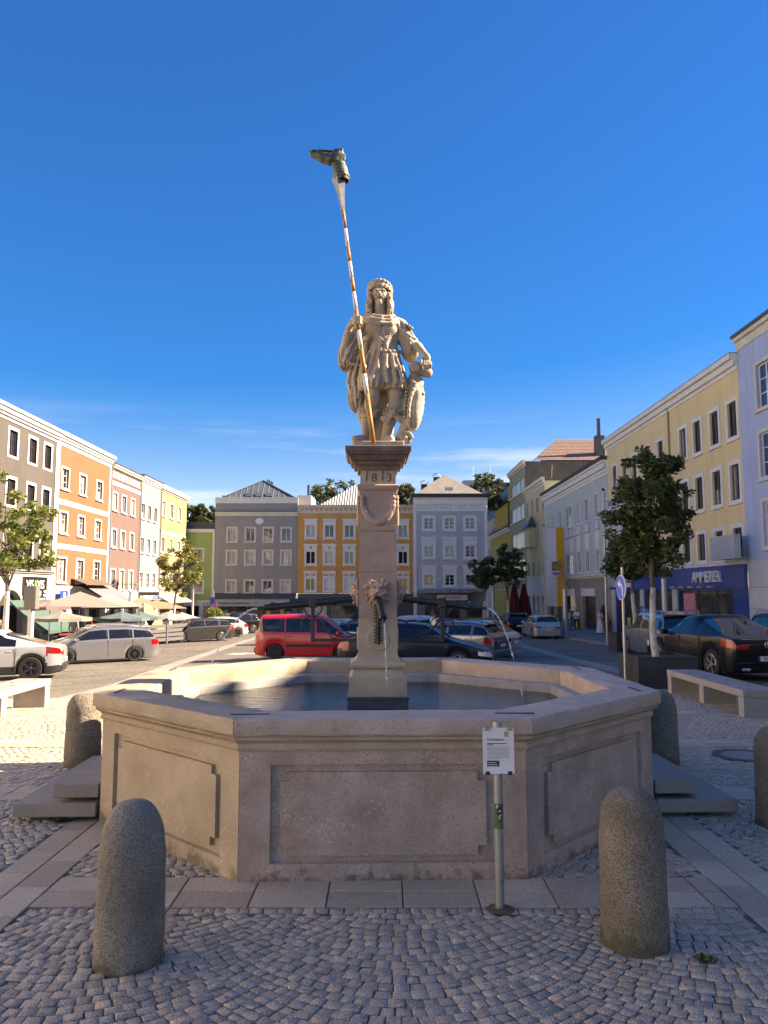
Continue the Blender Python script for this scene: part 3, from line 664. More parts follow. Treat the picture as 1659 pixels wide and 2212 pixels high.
# ---- water jets
def jet_material():
    m = bpy.data.materials.new('falling_water'); m.use_nodes = True; nt = m.node_tree; nd = nt.nodes; b = nd['Principled BSDF']
    b.inputs['Base Color'].default_value = (.85, .9, .93, 1); b.inputs['Roughness'].default_value = .08; b.inputs['Specular IOR Level'].default_value = .8
    t = nd.new('ShaderNodeBsdfTransparent'); x = nd.new('ShaderNodeMixShader'); x.inputs[0].default_value = .62
    nt.links.new(b.outputs[0], x.inputs[1]); nt.links.new(t.outputs[0], x.inputs[2]); nt.links.new(x.outputs[0], nd['Material Output'].inputs[0]); return m
JET = jet_material()
def jet(label, p0, vel, zend, r):
    P = []; t = 0; M = Matrix.Translation((*FC, 0)) @ Matrix.Rotation(FROT, 4, 'Z'); Rr = []
    p0 = Vector(p0); vel = Vector(vel)
    while True:
        p = p0+vel*t+Vector((0, 0, -4.905*t*t))
        if p.z < zend: break
        f = min(1, t/.4); P.append(M @ (p+Vector((RNG.gauss(0, .0035), RNG.gauss(0, .0035), 0))*f)); Rr.append(r*(1-.35*f)*(1+f*(.85*math.sin(t*95+3*math.sin(t*41))-.1))); t += .006
    o = MB().tube(P, Rr, 6).build('water_jet', JET, None, True); tag(o, label, 'water jet', 'jets of the fountain'); return o
jet('water jet falling from the front lion spout into the basin', (.057, -.53, 1.785), (.07, -.03, -.15), .89, .0085)
jet('water jet arching left from the long left spout', (-1.30, 0, 1.92), (-1.42, 0, -.1), .9, .0115)
jet('water jet arching right from the long right spout', (1.19, 0, 1.915), (.83, 0, .1), .9, .0095)
# ------------------------------------------------------------------ statue
BX, BY, BZ = FC[0], FC[1], 3.646
S = Sculpt((-.47, -.34, -.01), (.67, .31, 2.0), .0062)
S.box((.01, 0, .033), (.275, .235, .036), .008, .006)
# skirt first, cut level at the hem
S.cap((.05, .0, 1.12), (.04, .01, .85), .15, .19, .03, fold=(13, .009, 0)).cap((-.02, -.02, 1.04), (-.06, -.07, .76), .12, .15, .03, fold=(13, .011, 1)).cap((.13, -.02, 1.04), (.19, -.03, .72), .12, .15, .03, fold=(13, .011, 2))
for x0, x1 in ((-.11, -.16), (.045, -.01), (.1, .11), (.17, .21), (.2, .29)): S.chain([(x0, -.13, 1.06), ((x0+x1)/2-.01, -.18, .9), (x1, -.185, .74)], [.01, .017, .022], .035)
for x0, x1 in ((.02, .035), (.075, .06), (.14, .16), (.185, .25)): S.chain([(x0, -.16, 1.02), (x1, -.21, .86), (x1, -.215, .72)], [.008, .012, .012], .01, cut=True)
S.box((0, 0, .52), (.5, .4, .15), .012, .01, cut=True)
S.box((.01, 0, .033), (.275, .235, .036), .008, .006)
# back support and cape
S.ell((.03, .13, .42), (.16, .09, .45), .03).ell((.02, .12, 1.15), (.2, .1, .42), .04)
S.ell((-.19, .1, .95), (.15, .09, .42), .03, fold=(15, .017, .4)).ell((-.23, .08, .66), (.1, .1, .2), .03, fold=(11, .018, 0)).ell((-.16, .06, .45), (.07, .07, .14), .02)
for P, r in (([(-.12, -.1, 1.22), (-.2, -.05, 1.05), (-.26, .0, .85), (-.27, .02, .66), (-.2, .02, .5)], .03), ([(-.13, -.08, 1.15), (-.16, -.08, 1.0), (-.2, -.05, .8), (-.21, -.02, .6)], .026),
             ([(-.15, -.02, 1.25), (-.28, .0, 1.0), (-.33, .04, .8), (-.31, .06, .66)], .028), ([(-.1, -.05, 1.1), (-.12, -.07, .92), (-.15, -.03, .7)], .022), ([(-.31, .02, .74), (-.27, .02, .6), (-.19, .04, .42)], .026)):
    S.chain(P, [r*.7]+[r]*(len(P)-2)+[r*.6], .015)
for P in ([(-.17, -.08, 1.12), (-.225, -.04, .9), (-.24, -.01, .68)], [(-.22, -.03, 1.1), (-.3, .0, .86), (-.3, .01, .7)]): S.chain(P, .012, .01, cut=True)
# legs: his right knee bare and bent, boots with turned cuffs
S.chain([(-.05, .0, .95), (-.055, -.09, .6), (-.075, -.085, .52)], [.1, .073, .066], .02).chain([(-.075, -.085, .53), (-.115, -.01, .34), (-.14, .01, .16)], [.066, .06, .045], .02)
S.ell((-.07, -.125, .585), (.045, .03, .05), .02)
S.chain([(.13, .0, .95), (.2, -.06, .62), (.19, -.05, .5)], [.105, .08, .072], .02).chain([(.19, -.05, .5), (.135, .0, .34), (.085, .0, .15)], [.07, .066, .05], .02)
S.ell((.2, -.11, .6), (.05, .035, .055), .02)
for cx_, cz_, s in ((-.1, .405, -1), (.16, .40, 1)):
    for a in np.linspace(0, 2*math.pi, 15)[:-1]:
        S.chain([(cx_+.06*math.cos(a), -.05+.06*math.sin(a), cz_-.03), (cx_+.1*math.cos(a), -.05+.09*math.sin(a), cz_+.035+.015*math.cos(3*a))], [.018, .013], .01)
S.ell((.165, -.15, .40), (.03, .018, .03), .006)
for a in np.linspace(0, 6.28, 9)[:-1]: S.ell((.165+.025*math.cos(a), -.16, .40+.025*math.sin(a)), (.012, .01, .012), .004)
for a in (-2.6, -2.3, -2.0, -.9, -.6): S.chain([(.165, -.13, .39), (.165+.13*math.cos(a), -.1, .40+.1*math.sin(a))], [.012, .026], .01)
S.chain([(-.14, .0, .12), (-.18, -.07, .115), (-.245, -.15, .105)], [.05, .05, .042], .02).ell((-.2, -.09, .085), (.085, .1, .022), .01, rot=(0, 0, -.6))
S.chain([(.085, .0, .12), (.11, -.09, .105), (.145, -.17, .10)], [.05, .05, .042], .02).ell((.115, -.08, .08), (.06, .13, .018), .01, rot=(0, 0, .3))
# trunk: breastplate, belt of scales, cowl
S.ell((.05, .0, 1.26), (.18, .125, .2), .03).ell((.045, -.02, 1.36), (.185, .125, .13), .04).ell((.07, .0, 1.14), (.165, .12, .08), .03)
S.ell((-.035, -.075, 1.37), (.09, .065, .075), .03).ell((.125, -.075, 1.36), (.09, .065, .075), .03).ell((.055, -.09, 1.22), (.1, .05, .09), .03)
S.chain([(.05, -.15, 1.42), (.05, -.145, 1.3)], .008, .015, cut=True)
for i in range(13):
    a = math.pi*(-.05+1.1*i/12); S.ell((.075-.18*math.cos(a), -.015-.13*math.sin(a), 1.125-.03*math.sin(a)), (.026, .02, .02), .006)
for s in (-1, 1):
    for i in range(4): S.chain([(.075+s*.012, -.145, 1.17+.01*i), (.075+s*(.03+.012*i), -.148, 1.21+.025*i), (.075+s*(.05+.006*i), -.14, 1.22+.028*i)], [.007, .007, .004], .004)
S.cap((-.18, .01, 1.44), (.24, .01, 1.43), .085, .085, .03).ell((.02, .02, 1.49), (.2, .12, .065), .03)
for P, r in (([(-.2, -.03, 1.5), (-.1, -.12, 1.44), (.03, -.155, 1.405), (.15, -.135, 1.41), (.25, -.04, 1.46)], .024), ([(-.17, -.03, 1.53), (-.08, -.12, 1.48), (.04, -.14, 1.45), (.15, -.115, 1.455), (.23, -.03, 1.5)], .022),
             ([(-.13, -.03, 1.555), (-.05, -.1, 1.515), (.04, -.12, 1.495), (.13, -.09, 1.505), (.18, -.02, 1.54)], .02)): S.chain(P, r, .012)
S.ell((-.125, -.14, 1.24), (.04, .03, .035), .01).ell((-.1, -.15, 1.25), (.02, .02, .028), .006).ell((-.15, -.145, 1.225), (.02, .02, .02), .006)
# his right arm, hanging sleeve, hand round the staff
S.cap((-.2, .01, 1.42), (-.34, .0, 1.12), .085, .1, .03, fold=(9, .011, .5)).ell((-.335, .03, 1.07), (.095, .115, .15), .03, rot=(0, .25, 0), fold=(13, .016, 0))
for i in range(6): S.chain([(-.24-.02*i, -.09+.01*i, 1.3-.03*i), (-.33-.015*i, -.1+.015*i, 1.08-.02*i), (-.38+.04*i, -.075, .98-.005*i)], [.011, .015, .01], .012)
S.chain([(-.36, -.02, 1.12), (-.345, -.1, 1.24), (-.315, -.18, 1.345)], [.06, .05, .036], .015)
S.ell((-.285, -.2, 1.385), (.036, .05, .05), .02, rot=(0, .5, 0))
for i in range(4): S.chain([(-.285, -.225, 1.365+.024*i), (-.245, -.275, 1.372+.023*i), (-.195, -.285, 1.366+.023*i), (-.175, -.26, 1.358+.023*i)], [.016, .0155, .014, .011], .005)
S.chain([(-.3, -.19, 1.42), (-.262, -.2, 1.465), (-.225, -.215, 1.485)], [.017, .016, .013], .006)
# his left arm reaching down to the scroll
S.cap((.25, .01, 1.41), (.37, .0, 1.2), .088, .095, .03, fold=(9, .01, 0)).ell((.365, .03, 1.13), (.085, .095, .1), .03, fold=(11, .011, 1))
for i in range(5): S.chain([(.27+.01*i, -.08, 1.36-.02*i), (.36, -.1, 1.28-.045*i), (.44-.01*i, -.05, 1.26-.045*i)], [.011, .014, .01], .012)
for i in range(7): S.ell((.2+.03*i, -.03-.006*i, 1.515-.022*i), (.02, .03, .016), .006, rot=(0, .6, 0))
S.chain([(.385, -.03, 1.2), (.45, -.075, 1.165), (.515, -.11, 1.08)], [.058, .05, .036], .015)
S.ell((.54, -.13, 1.02), (.045, .028, .065), .015, rot=(.2, -.15, 0))
for i in range(4): S.chain([(.512+.022*i, -.145, .98-.004*i), (.512+.024*i, -.168, .925), (.514+.022*i, -.158, .875+.008*i)], [.0155, .0145, .0115], .004)
S.chain([(.505, -.13, 1.03), (.475, -.16, .975), (.48, -.165, .93)], [.018, .016, .012], .006)
# scroll and shield
S.cap((.41, -.09, .93), (.55, -.06, .875), .068, .06, .015).ell((.42, -.15, .905), (.05, .02, .055), .006)
a = np.linspace(0, 9, 26); S.chain([(.425+(.05-.004*t)*math.cos(t+2), -.165, .905+(.05-.004*t)*math.sin(t+2)) for t in a], .009, .004)
S.chain([(.42, -.05, .88), (.38, -.04, .78), (.36, -.05, .72)], [.055, .05, .055], .02).ell((.385, -.11, .755), (.04, .03, .035), .01).ell((.46, -.05, .76), (.05, .06, .07), .015)
S.ell((.40, -.06, .49), (.092, .105, .28), .02, rot=(0, .12, .7)).ell((.43, -.1, .62), (.05, .05, .1), .03).ell((.41, -.1, .36), (.05, .05, .11), .03).ell((.33, .0, .5), (.09, .1, .24), .03)
def sh(t, ra, rb): return (.42+ra*math.cos(t)+.14*rb*math.sin(t), -.075+.075*math.cos(t)-.02, .48+rb*math.sin(t))
S.chain([sh(t, .075, .25) for t in np.linspace(0, 2*math.pi, 25)], .016, .02)
S.ell((.44, -.115, .43), (.05, .02, .1), .01, rot=(0, .12, .35)).chain([(.39, -.135, .52), (.45, -.12, .5), (.5, -.08, .51)], .013, .006).chain([(.46, -.125, .6), (.44, -.13, .4), (.42, -.13, .3)], .012, .006)
for i in range(9): S.ell((.325-.006*i*.6, -.1-.004*i, .68-.04*i), (.024, .025, .018), .006)
for i in range(5): S.ell((.36+.035*i, -.1, .72-.006*i*i), (.022, .022, .02), .006)
S.chain([(.33, -.08, .35), (.3, -.06, .24), (.27, -.04, .14)], [.05, .06, .08], .02)
S.chain([(.305+(.072-.008*t)*math.cos(t), -.13, .125+(.072-.008*t)*math.sin(t)) for t in np.linspace(0, 8, 22)], .016, .006).ell((.305, -.1, .125), (.07, .04, .07), .01).ell((.305, -.15, .125), (.018, .02, .018), .006)
# head: tipped back, bearded, long hair, wreath
S.cap((.015, .01, 1.48), (.02, -.012, 1.69), .068, .058, .02)
S.ell((.022, .01, 1.80), (.088, .105, .115), .02).ell((.022, -.042, 1.745), (.066, .068, .082), .03).ell((.022, -.05, 1.79), (.07, .065, .07), .02)
S.chain([(.022, -.106, 1.80), (.022, -.135, 1.755)], [.011, .017], .008).ell((.006, -.122, 1.75), (.011, .012, .009), .004).ell((.038, -.122, 1.75), (.011, .012, .009), .004)
for s in (-1, 1):
    S.ell((.022+s*.034, -.112, 1.785), (.023, .017, .013), .006, cut=True).ell((.022+s*.034, -.1, 1.783), (.016, .012, .01), .003)
    S.chain([(.022+s*.012, -.112, 1.806), (.022+s*.038, -.112, 1.813), (.022+s*.065, -.09, 1.802)], [.009, .011, .008], .006)
    S.ell((.022+s*.045, -.09, 1.745), (.022, .02, .022), .012)
    S.chain([(.022, -.123, 1.735), (.022+s*.03, -.118, 1.727), (.022+s*.052, -.1, 1.715)], [.009, .01, .005], .004)
    S.ell((.022+s*.09, .0, 1.765), (.014, .022, .032), .006)
S.ell((.022, -.118, 1.716), (.022, .016, .0065), .004, cut=True).ell((.022, -.108, 1.702), (.02, .014, .009), .005).ell((.022, -.1, 1.672), (.026, .026, .03), .01)
S.ell((.02, .07, 1.7), (.115, .075, .16), .02)
for s in (-1, 1):
    for i in range(6):
        x0 = .022+s*(.088+.006*(i % 3)); y0 = -.045+.03*i; P = []
        for j in range(9):
            t = j/8; P.append((x0+s*(.028*math.sin(2.6*t)+.017*math.sin(11*t+i*1.9)), y0-.03*t+.016*math.cos(11*t+i), 1.8-.255*t+(.02 if i % 2 else 0)))
        S.chain(P, [.022, .023, .025, .021, .025, .021, .023, .018, .01], .004)
for i in range(40):
    a = 2*math.pi*i/40; c = (.022+.13*math.sin(a), .03-.125*math.cos(a), 1.838+.06*math.cos(a)+(.02 if i % 2 else -.018))
    S.ell(c, (.042, .014, .024), .004, rot=(.3*math.cos(a), .55*(1 if i % 2 else -1), a+.35))
S.ell((.022, .03, 1.865), (.105, .11, .06), .012)
S.rough(.0016, 95)
sme = S.mesh('statue', STAT)
tag(obj('statue', sme, None, (BX, BY, BZ)), 'tan stone statue of a bearded man with wreath and shield on the column', 'statue')
# ------------------------------------------------------------------ striped staff with the bronze boot
OCH = mat('ochre_paint', (.42, .21, .045), .6, col2=(.30, .14, .035), scale=16); WHT = mat('white_staff_paint', (.70, .70, .66), .6, col2=(.5, .49, .45), scale=22)
BRZ = mat('green_bronze', (.055, .065, .05), .5, col2=(.10, .125, .095), scale=12, lo=.4, hi=.7, metal=.4, bump=.3, bscale=60); ZNC = mat('grey_spike_metal', (.20, .22, .23), .4, col2=(.13, .14, .15), scale=9, metal=.6)
def on_staff(u, v, Y): return at(u, v, Y)
P0 = at(806.5, 957, 8.14); P1 = at(740.5, 450, 8.24)
staff = thing('striped_staff', 'tall ochre and white striped staff topped by an upturned bronze boot', 'staff', tuple(P0))
def vz(v): return (v-957)/(450-957)
mb = MB(); cuts = [957, 855, 755, 662, 586, 561.5, 511, 483.5, 475, 470]
cuts = [957, 854, 755, 690, 672.5, 0]
# paint boundaries read off the photograph (rows)
rows = [957, 855, 812, 759, 719, 673.5, 636.5, 606, 569.5, 538, 496.5, 450]
cols = [0, 1, 0, 1, 0, 1, 0, 1, 0, 1, 0]
rows = [957, 855, 813, 759, 719.5, 673.5, 636.2, 605.2, 569.3, 534.6, 496.2, 450]
for i in range(11):
    ta, tb = vz(rows[i]), vz(rows[i+1]); r = lambda t: .0265-.009*t
    a_, b_ = P0.lerp(P1, ta)-P0, P0.lerp(P1, tb)-P0
    MB().tube([a_, b_], [r(ta), r(tb)], 12).build('painted_band', OCH if cols[i] == 0 else WHT, staff, True)
ax = (P1-P0).normalized(); SP = P1-P0; P2 = at(732, 383, 8.25)-P0; e1 = Vector((1, 0, 0))
d = (P2-SP).normalized(); sx_ = Vector((math.cos(.5), math.sin(.5), 0)); sx_ = (sx_-d*sx_.dot(d)).normalized(); sy_ = d.cross(sx_)
mb = MB(); mb.sections([[tuple(SP+(P2-SP)*t+(sx_*a+sy_*b)*w_) for a, b in ((1, 1), (-1, 1), (-1, -1), (1, -1))] for t, w_ in ((-.06, .016), (0, .019), (.3, .026), (.6, .037), (.85, .05), (1, .062))]); mb.build('spike', ZNC, staff)
S = Sculpt((-.42, -.12, -.06), (.14, .12, .40), .006)
S.chain([(.015, 0, -.02), (-.005, 0, .08), (-.025, 0, .17), (-.02, 0, .235)], [.088, .078, .068, .065], .02)
S.chain([(-.02, 0, .235), (-.12, 0, .205), (-.2, 0, .225), (-.32, 0, .262)], [.066, .064, .056, .034], .025).ell((-.2, 0, .24), (.12, .058, .045), .02, rot=(0, .14, 0))
S.box((-.02, 0, .292), (.052, .048, .02), .006, .012)
S.ell((-.17, 0, .285), (.2, .056, .011), .006, rot=(0, .06, 0))
for z, x, r in ((-.02, .015, .09), (.015, .008, .083), (.05, 0, .08), (.085, -.006, .078)): S.chain([(x+r*math.cos(t), r*math.sin(t), z+.12*r*math.cos(t)*.8) for t in np.linspace(0, 2*math.pi, 18)], .0075, .004)
for i in range(5): S.chain([(-.095+.02*i, -.07, .13+.03*i), (-.04, -.075, .15+.022*i), (.05, -.045, .17+.015*i)], .008, .008)
S.ell((-.11, -.062, .19), (.02, .012, .02), .004); S.chain([(-.11+.026*math.cos(t), -.064, .19+.026*math.sin(t)) for t in np.linspace(0, 6.28, 12)], .005, .003)
S.cap((.018, 0, -.08), (.0, 0, .05), .075, .06, .006, cut=True); S.rough(.002, 80)
bo = S.mesh('boot', BRZ); obj('boot', bo, staff, tuple(at(735.5, 381, 8.25)-P0))
# ------------------------------------------------------------------ houses round the square
WHITE = mat('white_trim', (.66, .66, .64), .8, col2=(.58, .58, .56), scale=1.5)
CREAMT = mat('cream_trim', (.60, .57, .50), .8, col2=(.50, .47, .40), scale=1.5)
PVC = mat('white_window_frame', (.70, .70, .69), .4)
BROWNF = mat('dark_brown_window_frame', (.035, .022, .018), .5)
GREYF = mat('grey_window_frame', (.30, .29, .27), .5)
ROOFD = mat('dark_sheet_roof', (.05, .055, .065), .5, col2=(.07, .075, .085), scale=1.2)
GLD = mat('window_glass_dark', (.018, .02, .024), .03, spec=.8); GLB = mat('window_glass_blue', (.02, .05, .13), .03, spec=.9)  # blue panes hold the sky's reflection in their base colour
GLC = mat('window_glass_curtain', (.42, .42, .40), .12, col2=(.22, .22, .22), scale=2.2, spec=.7); GLG = mat('window_glass_grey', (.09, .10, .11), .05, spec=.8); GLO = mat('open_window_dark', (.006, .006, .007), .9)
SHOPG = mat('shop_glass', (.035, .04, .042), .03, col2=(.10, .10, .09), scale=.8, lo=.45, hi=.7, spec=.7)
def plaster(name, c, k=.87, streak=None, rough=.9):
    streak = streak or tuple(x*.8 for x in c)
    return mat(name, c, rough, col2=tuple(x*k for x in c), scale=.7, streak=streak, bump=.12, bscale=40, bdist=.02)
WIN = {}
def window(par, s, z, w, h, sw=.12, frame=PVC, pane=GLD, nx=2, ny=1, trim=WHITE, hood=0, sill=.1, dep=.13, tilt=0, key='', fw=.055, shutter=0):
    """one window: surround (and hood, sill), frame with its bars, pane.  s, z = lower left corner of the opening"""
    k = (round(w, 2), round(h, 2), sw, frame.name, nx, ny, trim.name, hood, sill, dep, key, fw)
    if k not in WIN:
        b = MB()
        if sw:
            p = .035
            b.box(-sw, 0, -p, .0, -.0, h); b.box(w, w+sw, -p, .0, -.0, h); b.box(-sw, w+sw, -p, .0, h, h+sw); b.box(-sw, w+sw, -p, .0, -sw*.8, 0)
        if sill: b.box(-sw-.04, w+sw+.04, -.09-.03, .002, -sw*.8-.07, -sw*.8)
        if hood:
            H = h+sw; b.box(-sw, w+sw, -.05, .001, H, H+hood*.62); b.box(-sw-.06, w+sw+.06, -.13, .002, H+hood*.62, H+hood*.8); b.box(-sw-.1, w+sw+.1, -.17, .001, H+hood*.8, H+hood)
            for x in (-sw, w+sw-.1): b.box(x, x+.1, -.1, -.05, H+hood*.2, H+hood*.62)
            if sill:
                for x in (-sw+.02, w+sw-.14): b.box(x, x+.12, -.08, .0, -sw*.8-.2, -sw*.8-.07)
        sur = b.mesh('window', trim) if b.v else None
        f = MB(); d0, d1 = dep-.04, dep+.01
        f.box(0, fw, d0, d1, 0, h); f.box(w-fw, w, d0, d1, 0, h); f.box(fw, w-fw, d0, d1, 0, fw); f.box(fw, w-fw, d0, d1, h-fw, h)
        for i in range(1, nx): f.box(w*i/nx-fw*.7, w*i/nx+fw*.7, d0+.003, d1, fw, h-fw)
        for j in range(1, ny): f.box(fw, w-fw, d0+.012, d1-.002, h*j/ny-.018, h*j/ny+.018)
        fr = f.mesh('frame', frame); pn = {}
        WIN[k] = (sur, fr, pn)
    sur, fr, pn = WIN[k]
    if pane.name not in pn:
        pn[pane.name] = MB().add([(fw*.5, dep-.005, fw*.5), (w-fw*.5, dep-.005, fw*.5), (w-fw*.5, dep-.005, h-fw*.5), (fw*.5, dep-.005, h-fw*.5)], [(0, 1, 2, 3)]).mesh('pane', pane)
    if sur: o = obj('window', sur, par, (s, 0, z)); f = obj('frame', fr, o); g = obj('pane', pn[pane.name], o)
    else: o = f = obj('window', fr, par, (s, 0, z)); g = obj('pane', pn[pane.name], o)
    if shutter:
        sh_ = obj('blind', MB().box(fw, w-fw, dep-.03, dep-.012, h*(1-shutter), h-fw).mesh('blind', mat('roller_blind', (.62, .62, .6), .7)), o)
    cs_ = (hash_(s, z, par.name) % 10)
    if pane in (GLD, GLG, GLB) and cs_ < 4 and not shutter and h > 1:
        q = MB()
        if cs_ < 2: q.box(fw, w-fw, dep-.012, dep-.008, fw, h*.45)
        else: q.box(fw, w*.27, dep-.012, dep-.008, fw, h-fw); q.box(w*.73, w-fw, dep-.012, dep-.008, fw, h-fw)
        q.build('curtain', CURT, o)
    return o
CURT = mat('net_curtain', (.34, .34, .33), .2, col2=(.24, .24, .24), scale=3)
def hash_(s, z, n): return int(abs(s*13.7+z*7.3+sum(map(ord, n))*1.9)*10)
def wall(par, W, z0, z1, holes, m, depth=8., rev=.16, name='wall', sides=True):
    """front with real openings and reveals, side walls and top"""
    xs = sorted({0., W, *[a for q in holes for a in (q[0], q[1])]}); zs = sorted({z0, z1, *[a for q in holes for a in (q[2], q[3])]}); mb = MB(); E_ = 1e-6
    for i in range(len(xs)-1):
        j = 0
        while j < len(zs)-1:
            def hol(j): return any(a-E_ < (xs[i]+xs[i+1])/2 < b+E_ and c-E_ < (zs[j]+zs[j+1])/2 < d+E_ for a, b, c, d in holes)
            if hol(j): j += 1; continue
            e = j
            while e < len(zs)-1 and not hol(e): e += 1
            mb.add([(xs[i], 0, zs[j]), (xs[i+1], 0, zs[j]), (xs[i+1], 0, zs[e]), (xs[i], 0, zs[e])], [(0, 1, 2, 3)]); j = e
    for a, b, c, d in holes:
        A = [(a, 0, c), (b, 0, c), (b, 0, d), (a, 0, d)]; B = [(x, rev, z) for x, y, z in A]
        mb.add(A+B, [(i, 4+i, 4+(i+1) % 4, (i+1) % 4) for i in range(4)])
    if sides:
        mb.add([(0, 0, z0), (0, depth, z0), (0, depth, z1), (0, 0, z1)], [(0, 3, 2, 1)]); mb.add([(W, 0, z0), (W, depth, z0), (W, depth, z1), (W, 0, z1)], [(0, 1, 2, 3)])
        mb.add([(0, depth, z0), (W, depth, z0), (W, depth, z1), (0, depth, z1)], [(3, 2, 1, 0)]); mb.add([(0, 0, z1), (W, 0, z1), (W, depth, z1), (0, depth, z1)], [(0, 1, 2, 3)])
        mb.add([(0, rev+.02, z0), (W, rev+.02, z0), (W, rev+.02, z1), (0, rev+.02, z1)], [(0, 1, 2, 3)])      # inner leaf closes the rooms behind the panes
    return mb.build(name, m, par)
def course(par, s0, s1, steps, m, name='cornice'):
    """horizontal moulding: steps of (projection, z0, z1)"""
    mb = MB(); poly = [(.02, steps[0][1])]
    for p, a, b in steps: poly += [(-p, a), (-p, b)]
    poly.append((.02, steps[-1][2])); secs = [[(s, y, z) for y, z in poly] for s in (s0, s1)]; mb.sections(secs); return mb.build(name, m, par)
def block(par, name, x0, x1, y0, y1, z0, z1, m): return MB().box(x0, x1, y0, y1, z0, z1).build(name, m, par)
def arch(par, s0, s1, z0, zs, m, mdark, tr=None, dep=.35):
    """round-headed opening: spandrels in front, dark door set back; the hole in the wall spans s0..s1, z0..top"""
    c, r = (s0+s1)/2, (s1-s0)/2; top = zs+r; n = 14; P = [(c-r*math.cos(math.pi*i/n), zs+r*math.sin(math.pi*i/n)) for i in range(n+1)]
    mb = MB()
    for i in range(n):
        (a, b), (d, e) = P[i], P[i+1]; mb.add([(a, -.002, b), (d, -.002, e), (d, -.002, top), (a, -.002, top)], [(0, 1, 2, 3)]); mb.add([(a, -.002, b), (d, -.002, e), (d, dep, e), (a, dep, b)], [(3, 2, 1, 0)])
    mb.build('arch_head', m, par)
    if tr:
        t = MB()
        for i in range(n):
            (a, b), (d, e) = P[i], P[i+1]; k = 1.13; f = lambda x, z: (c+(x-c)*k, zs+(z-zs)*k)
            (a2, b2), (d2, e2) = f(a, b), f(d, e); t.add([(a, -.05, b), (d, -.05, e), (d2, -.05, e2), (a2, -.05, b2), (a2, 0, b2), (d2, 0, e2)], [(0, 1, 2, 3), (3, 2, 5, 4)])
        t.build('arch_moulding', tr, par)
    MB().add([(s0, dep-.02, z0), (s1, dep-.02, z0), (s1, dep-.02, top), (s0, dep-.02, top)], [(0, 1, 2, 3)]).build('door_leaf', mdark, par)
    return (s0, s1, z0, top)
PANES = [GLD, GLG, GLD, GLG, GLC]
def house(name, label, x, y, rz): return thing(name, label, 'house', (x, y, 0), rz)
ZB = -2.2
# ---------- left row, sunlit, fronts look right (+x); s counts away from the camera
LX, LR = -21.5, R(90)
def left_house(name, label, y0, y1): return house(name, label, LX, y0, LR)
# grey-brown corner house
b = left_house('grey_brown_house', 'grey brown house with dark framed windows and an arched white ground floor at left edge', 33.0, 50.05); W = 17.05; C_ = plaster('grey_brown_plaster', (.085, .078, .069), .85)
cols = [y-33-.45 for y in (35.6, 38.2, 40.9, 43.9, 46.4, 48.5)]; holes = [(s, s+1.0, z, z+1.5) for s in cols for z in (9.9, 7.05, 4.0)]
garch = [(9.9, 13.2), (5.4, 8.7)]; gh = [(a, c, -1.6, .55+(c-a)/2) for a, c in garch]+[(14.0, 15.6, -1.6, .9)]
wall(b, W, 3.3, 12.0, holes, C_); wall(b, W, ZB, 3.3, gh, WHITE, rev=.4, name='ground_floor_wall')
for i, (s, e, z, t) in enumerate(holes): window(b, s, z, 1.0, 1.5, .17, BROWNF, GLD, 2, 3, sill=0, dep=.14)
for a, c in garch: arch(b, a, c, -1.6, .55, WHITE, mat('arch_interior', (.05, .04, .035), .9), CREAMT, .38)
block(b, 'shop_door', 14.0, 15.6, .3, .34, -1.6, .9, GLD)
course(b, -.05, W, [(.05, 11.85, 12.05), (.18, 12.05, 12.2), (.3, 12.2, 12.45), (.42, 12.45, 12.62)], WHITE); course(b, 0, W, [(.12, 3.2, 3.32), (.22, 3.32, 3.4)], mat('grey_ledge', (.22, .21, .2), .8), 'ledge')
MB().add([(-.1, -.3, 12.64), (W+.05, -.3, 12.64), (W+.05, 6, 14.9), (-.1, 6, 14.9), (W+.05, 6, 12.4), (-.1, 6, 12.4)], [(0, 1, 2, 3), (0, 3, 5), (1, 4, 2)]).build('roof', ROOFD, b)
block(b, 'corner_pilaster', W-.32, W-.02, -.06, .0, ZB, 12.0, WHITE)
# shop sign and awning
sg = block(b, 'sign_board', 12.9, 16.0, -.14, -.02, 1.55, 3.0, mat('black_sign', (.012, .012, .014), .4)); SW = mat('white_letter', (.75, .75, .75), .6); SGN = mat('green_letter', (.2, .5, .08), .6)
lettering('letters', 'VIS', .75, .02, SW, sg, (13.6, -.16, 2.5)); lettering('letters', 'A', .75, .02, SGN, sg, (14.35, -.16, 2.5)); lettering('letters', 'VIS', .75, .02, SW, sg, (15.05, -.16, 2.5))
for q, z_, w_, h_ in ((13.5, 1.85, .9, .28), (14.7, 1.83, .45, .3), (15.55, 2.05, .35, .12), (15.55, 1.8, .35, .14), (13.0, 1.62, 1.1, .07), (14.6, 1.62, 1.2, .07)): block(sg, 'faded_notice', q, q+w_, -.155, -.14, z_, z_+h_, SW)
AWG = mat('green_awning', (.055, .12, .10), .85, col2=(.04, .095, .08), scale=6)
MB().add([(11.2, -.1, 1.6), (16.4, -.1, 1.6), (16.9, -2.1, -.15), (11.2, -2.1, -.15), (11.2, -2.1, -.35), (16.9, -2.1, -.35), (16.4, -.1, 1.5), (11.2, -.1, 1.5)], [(0, 3, 2, 1), (3, 4, 5, 2), (7, 6, 5, 4), (0, 7, 4, 3), (1, 2, 5, 6)]).build('awning', AWG, b)
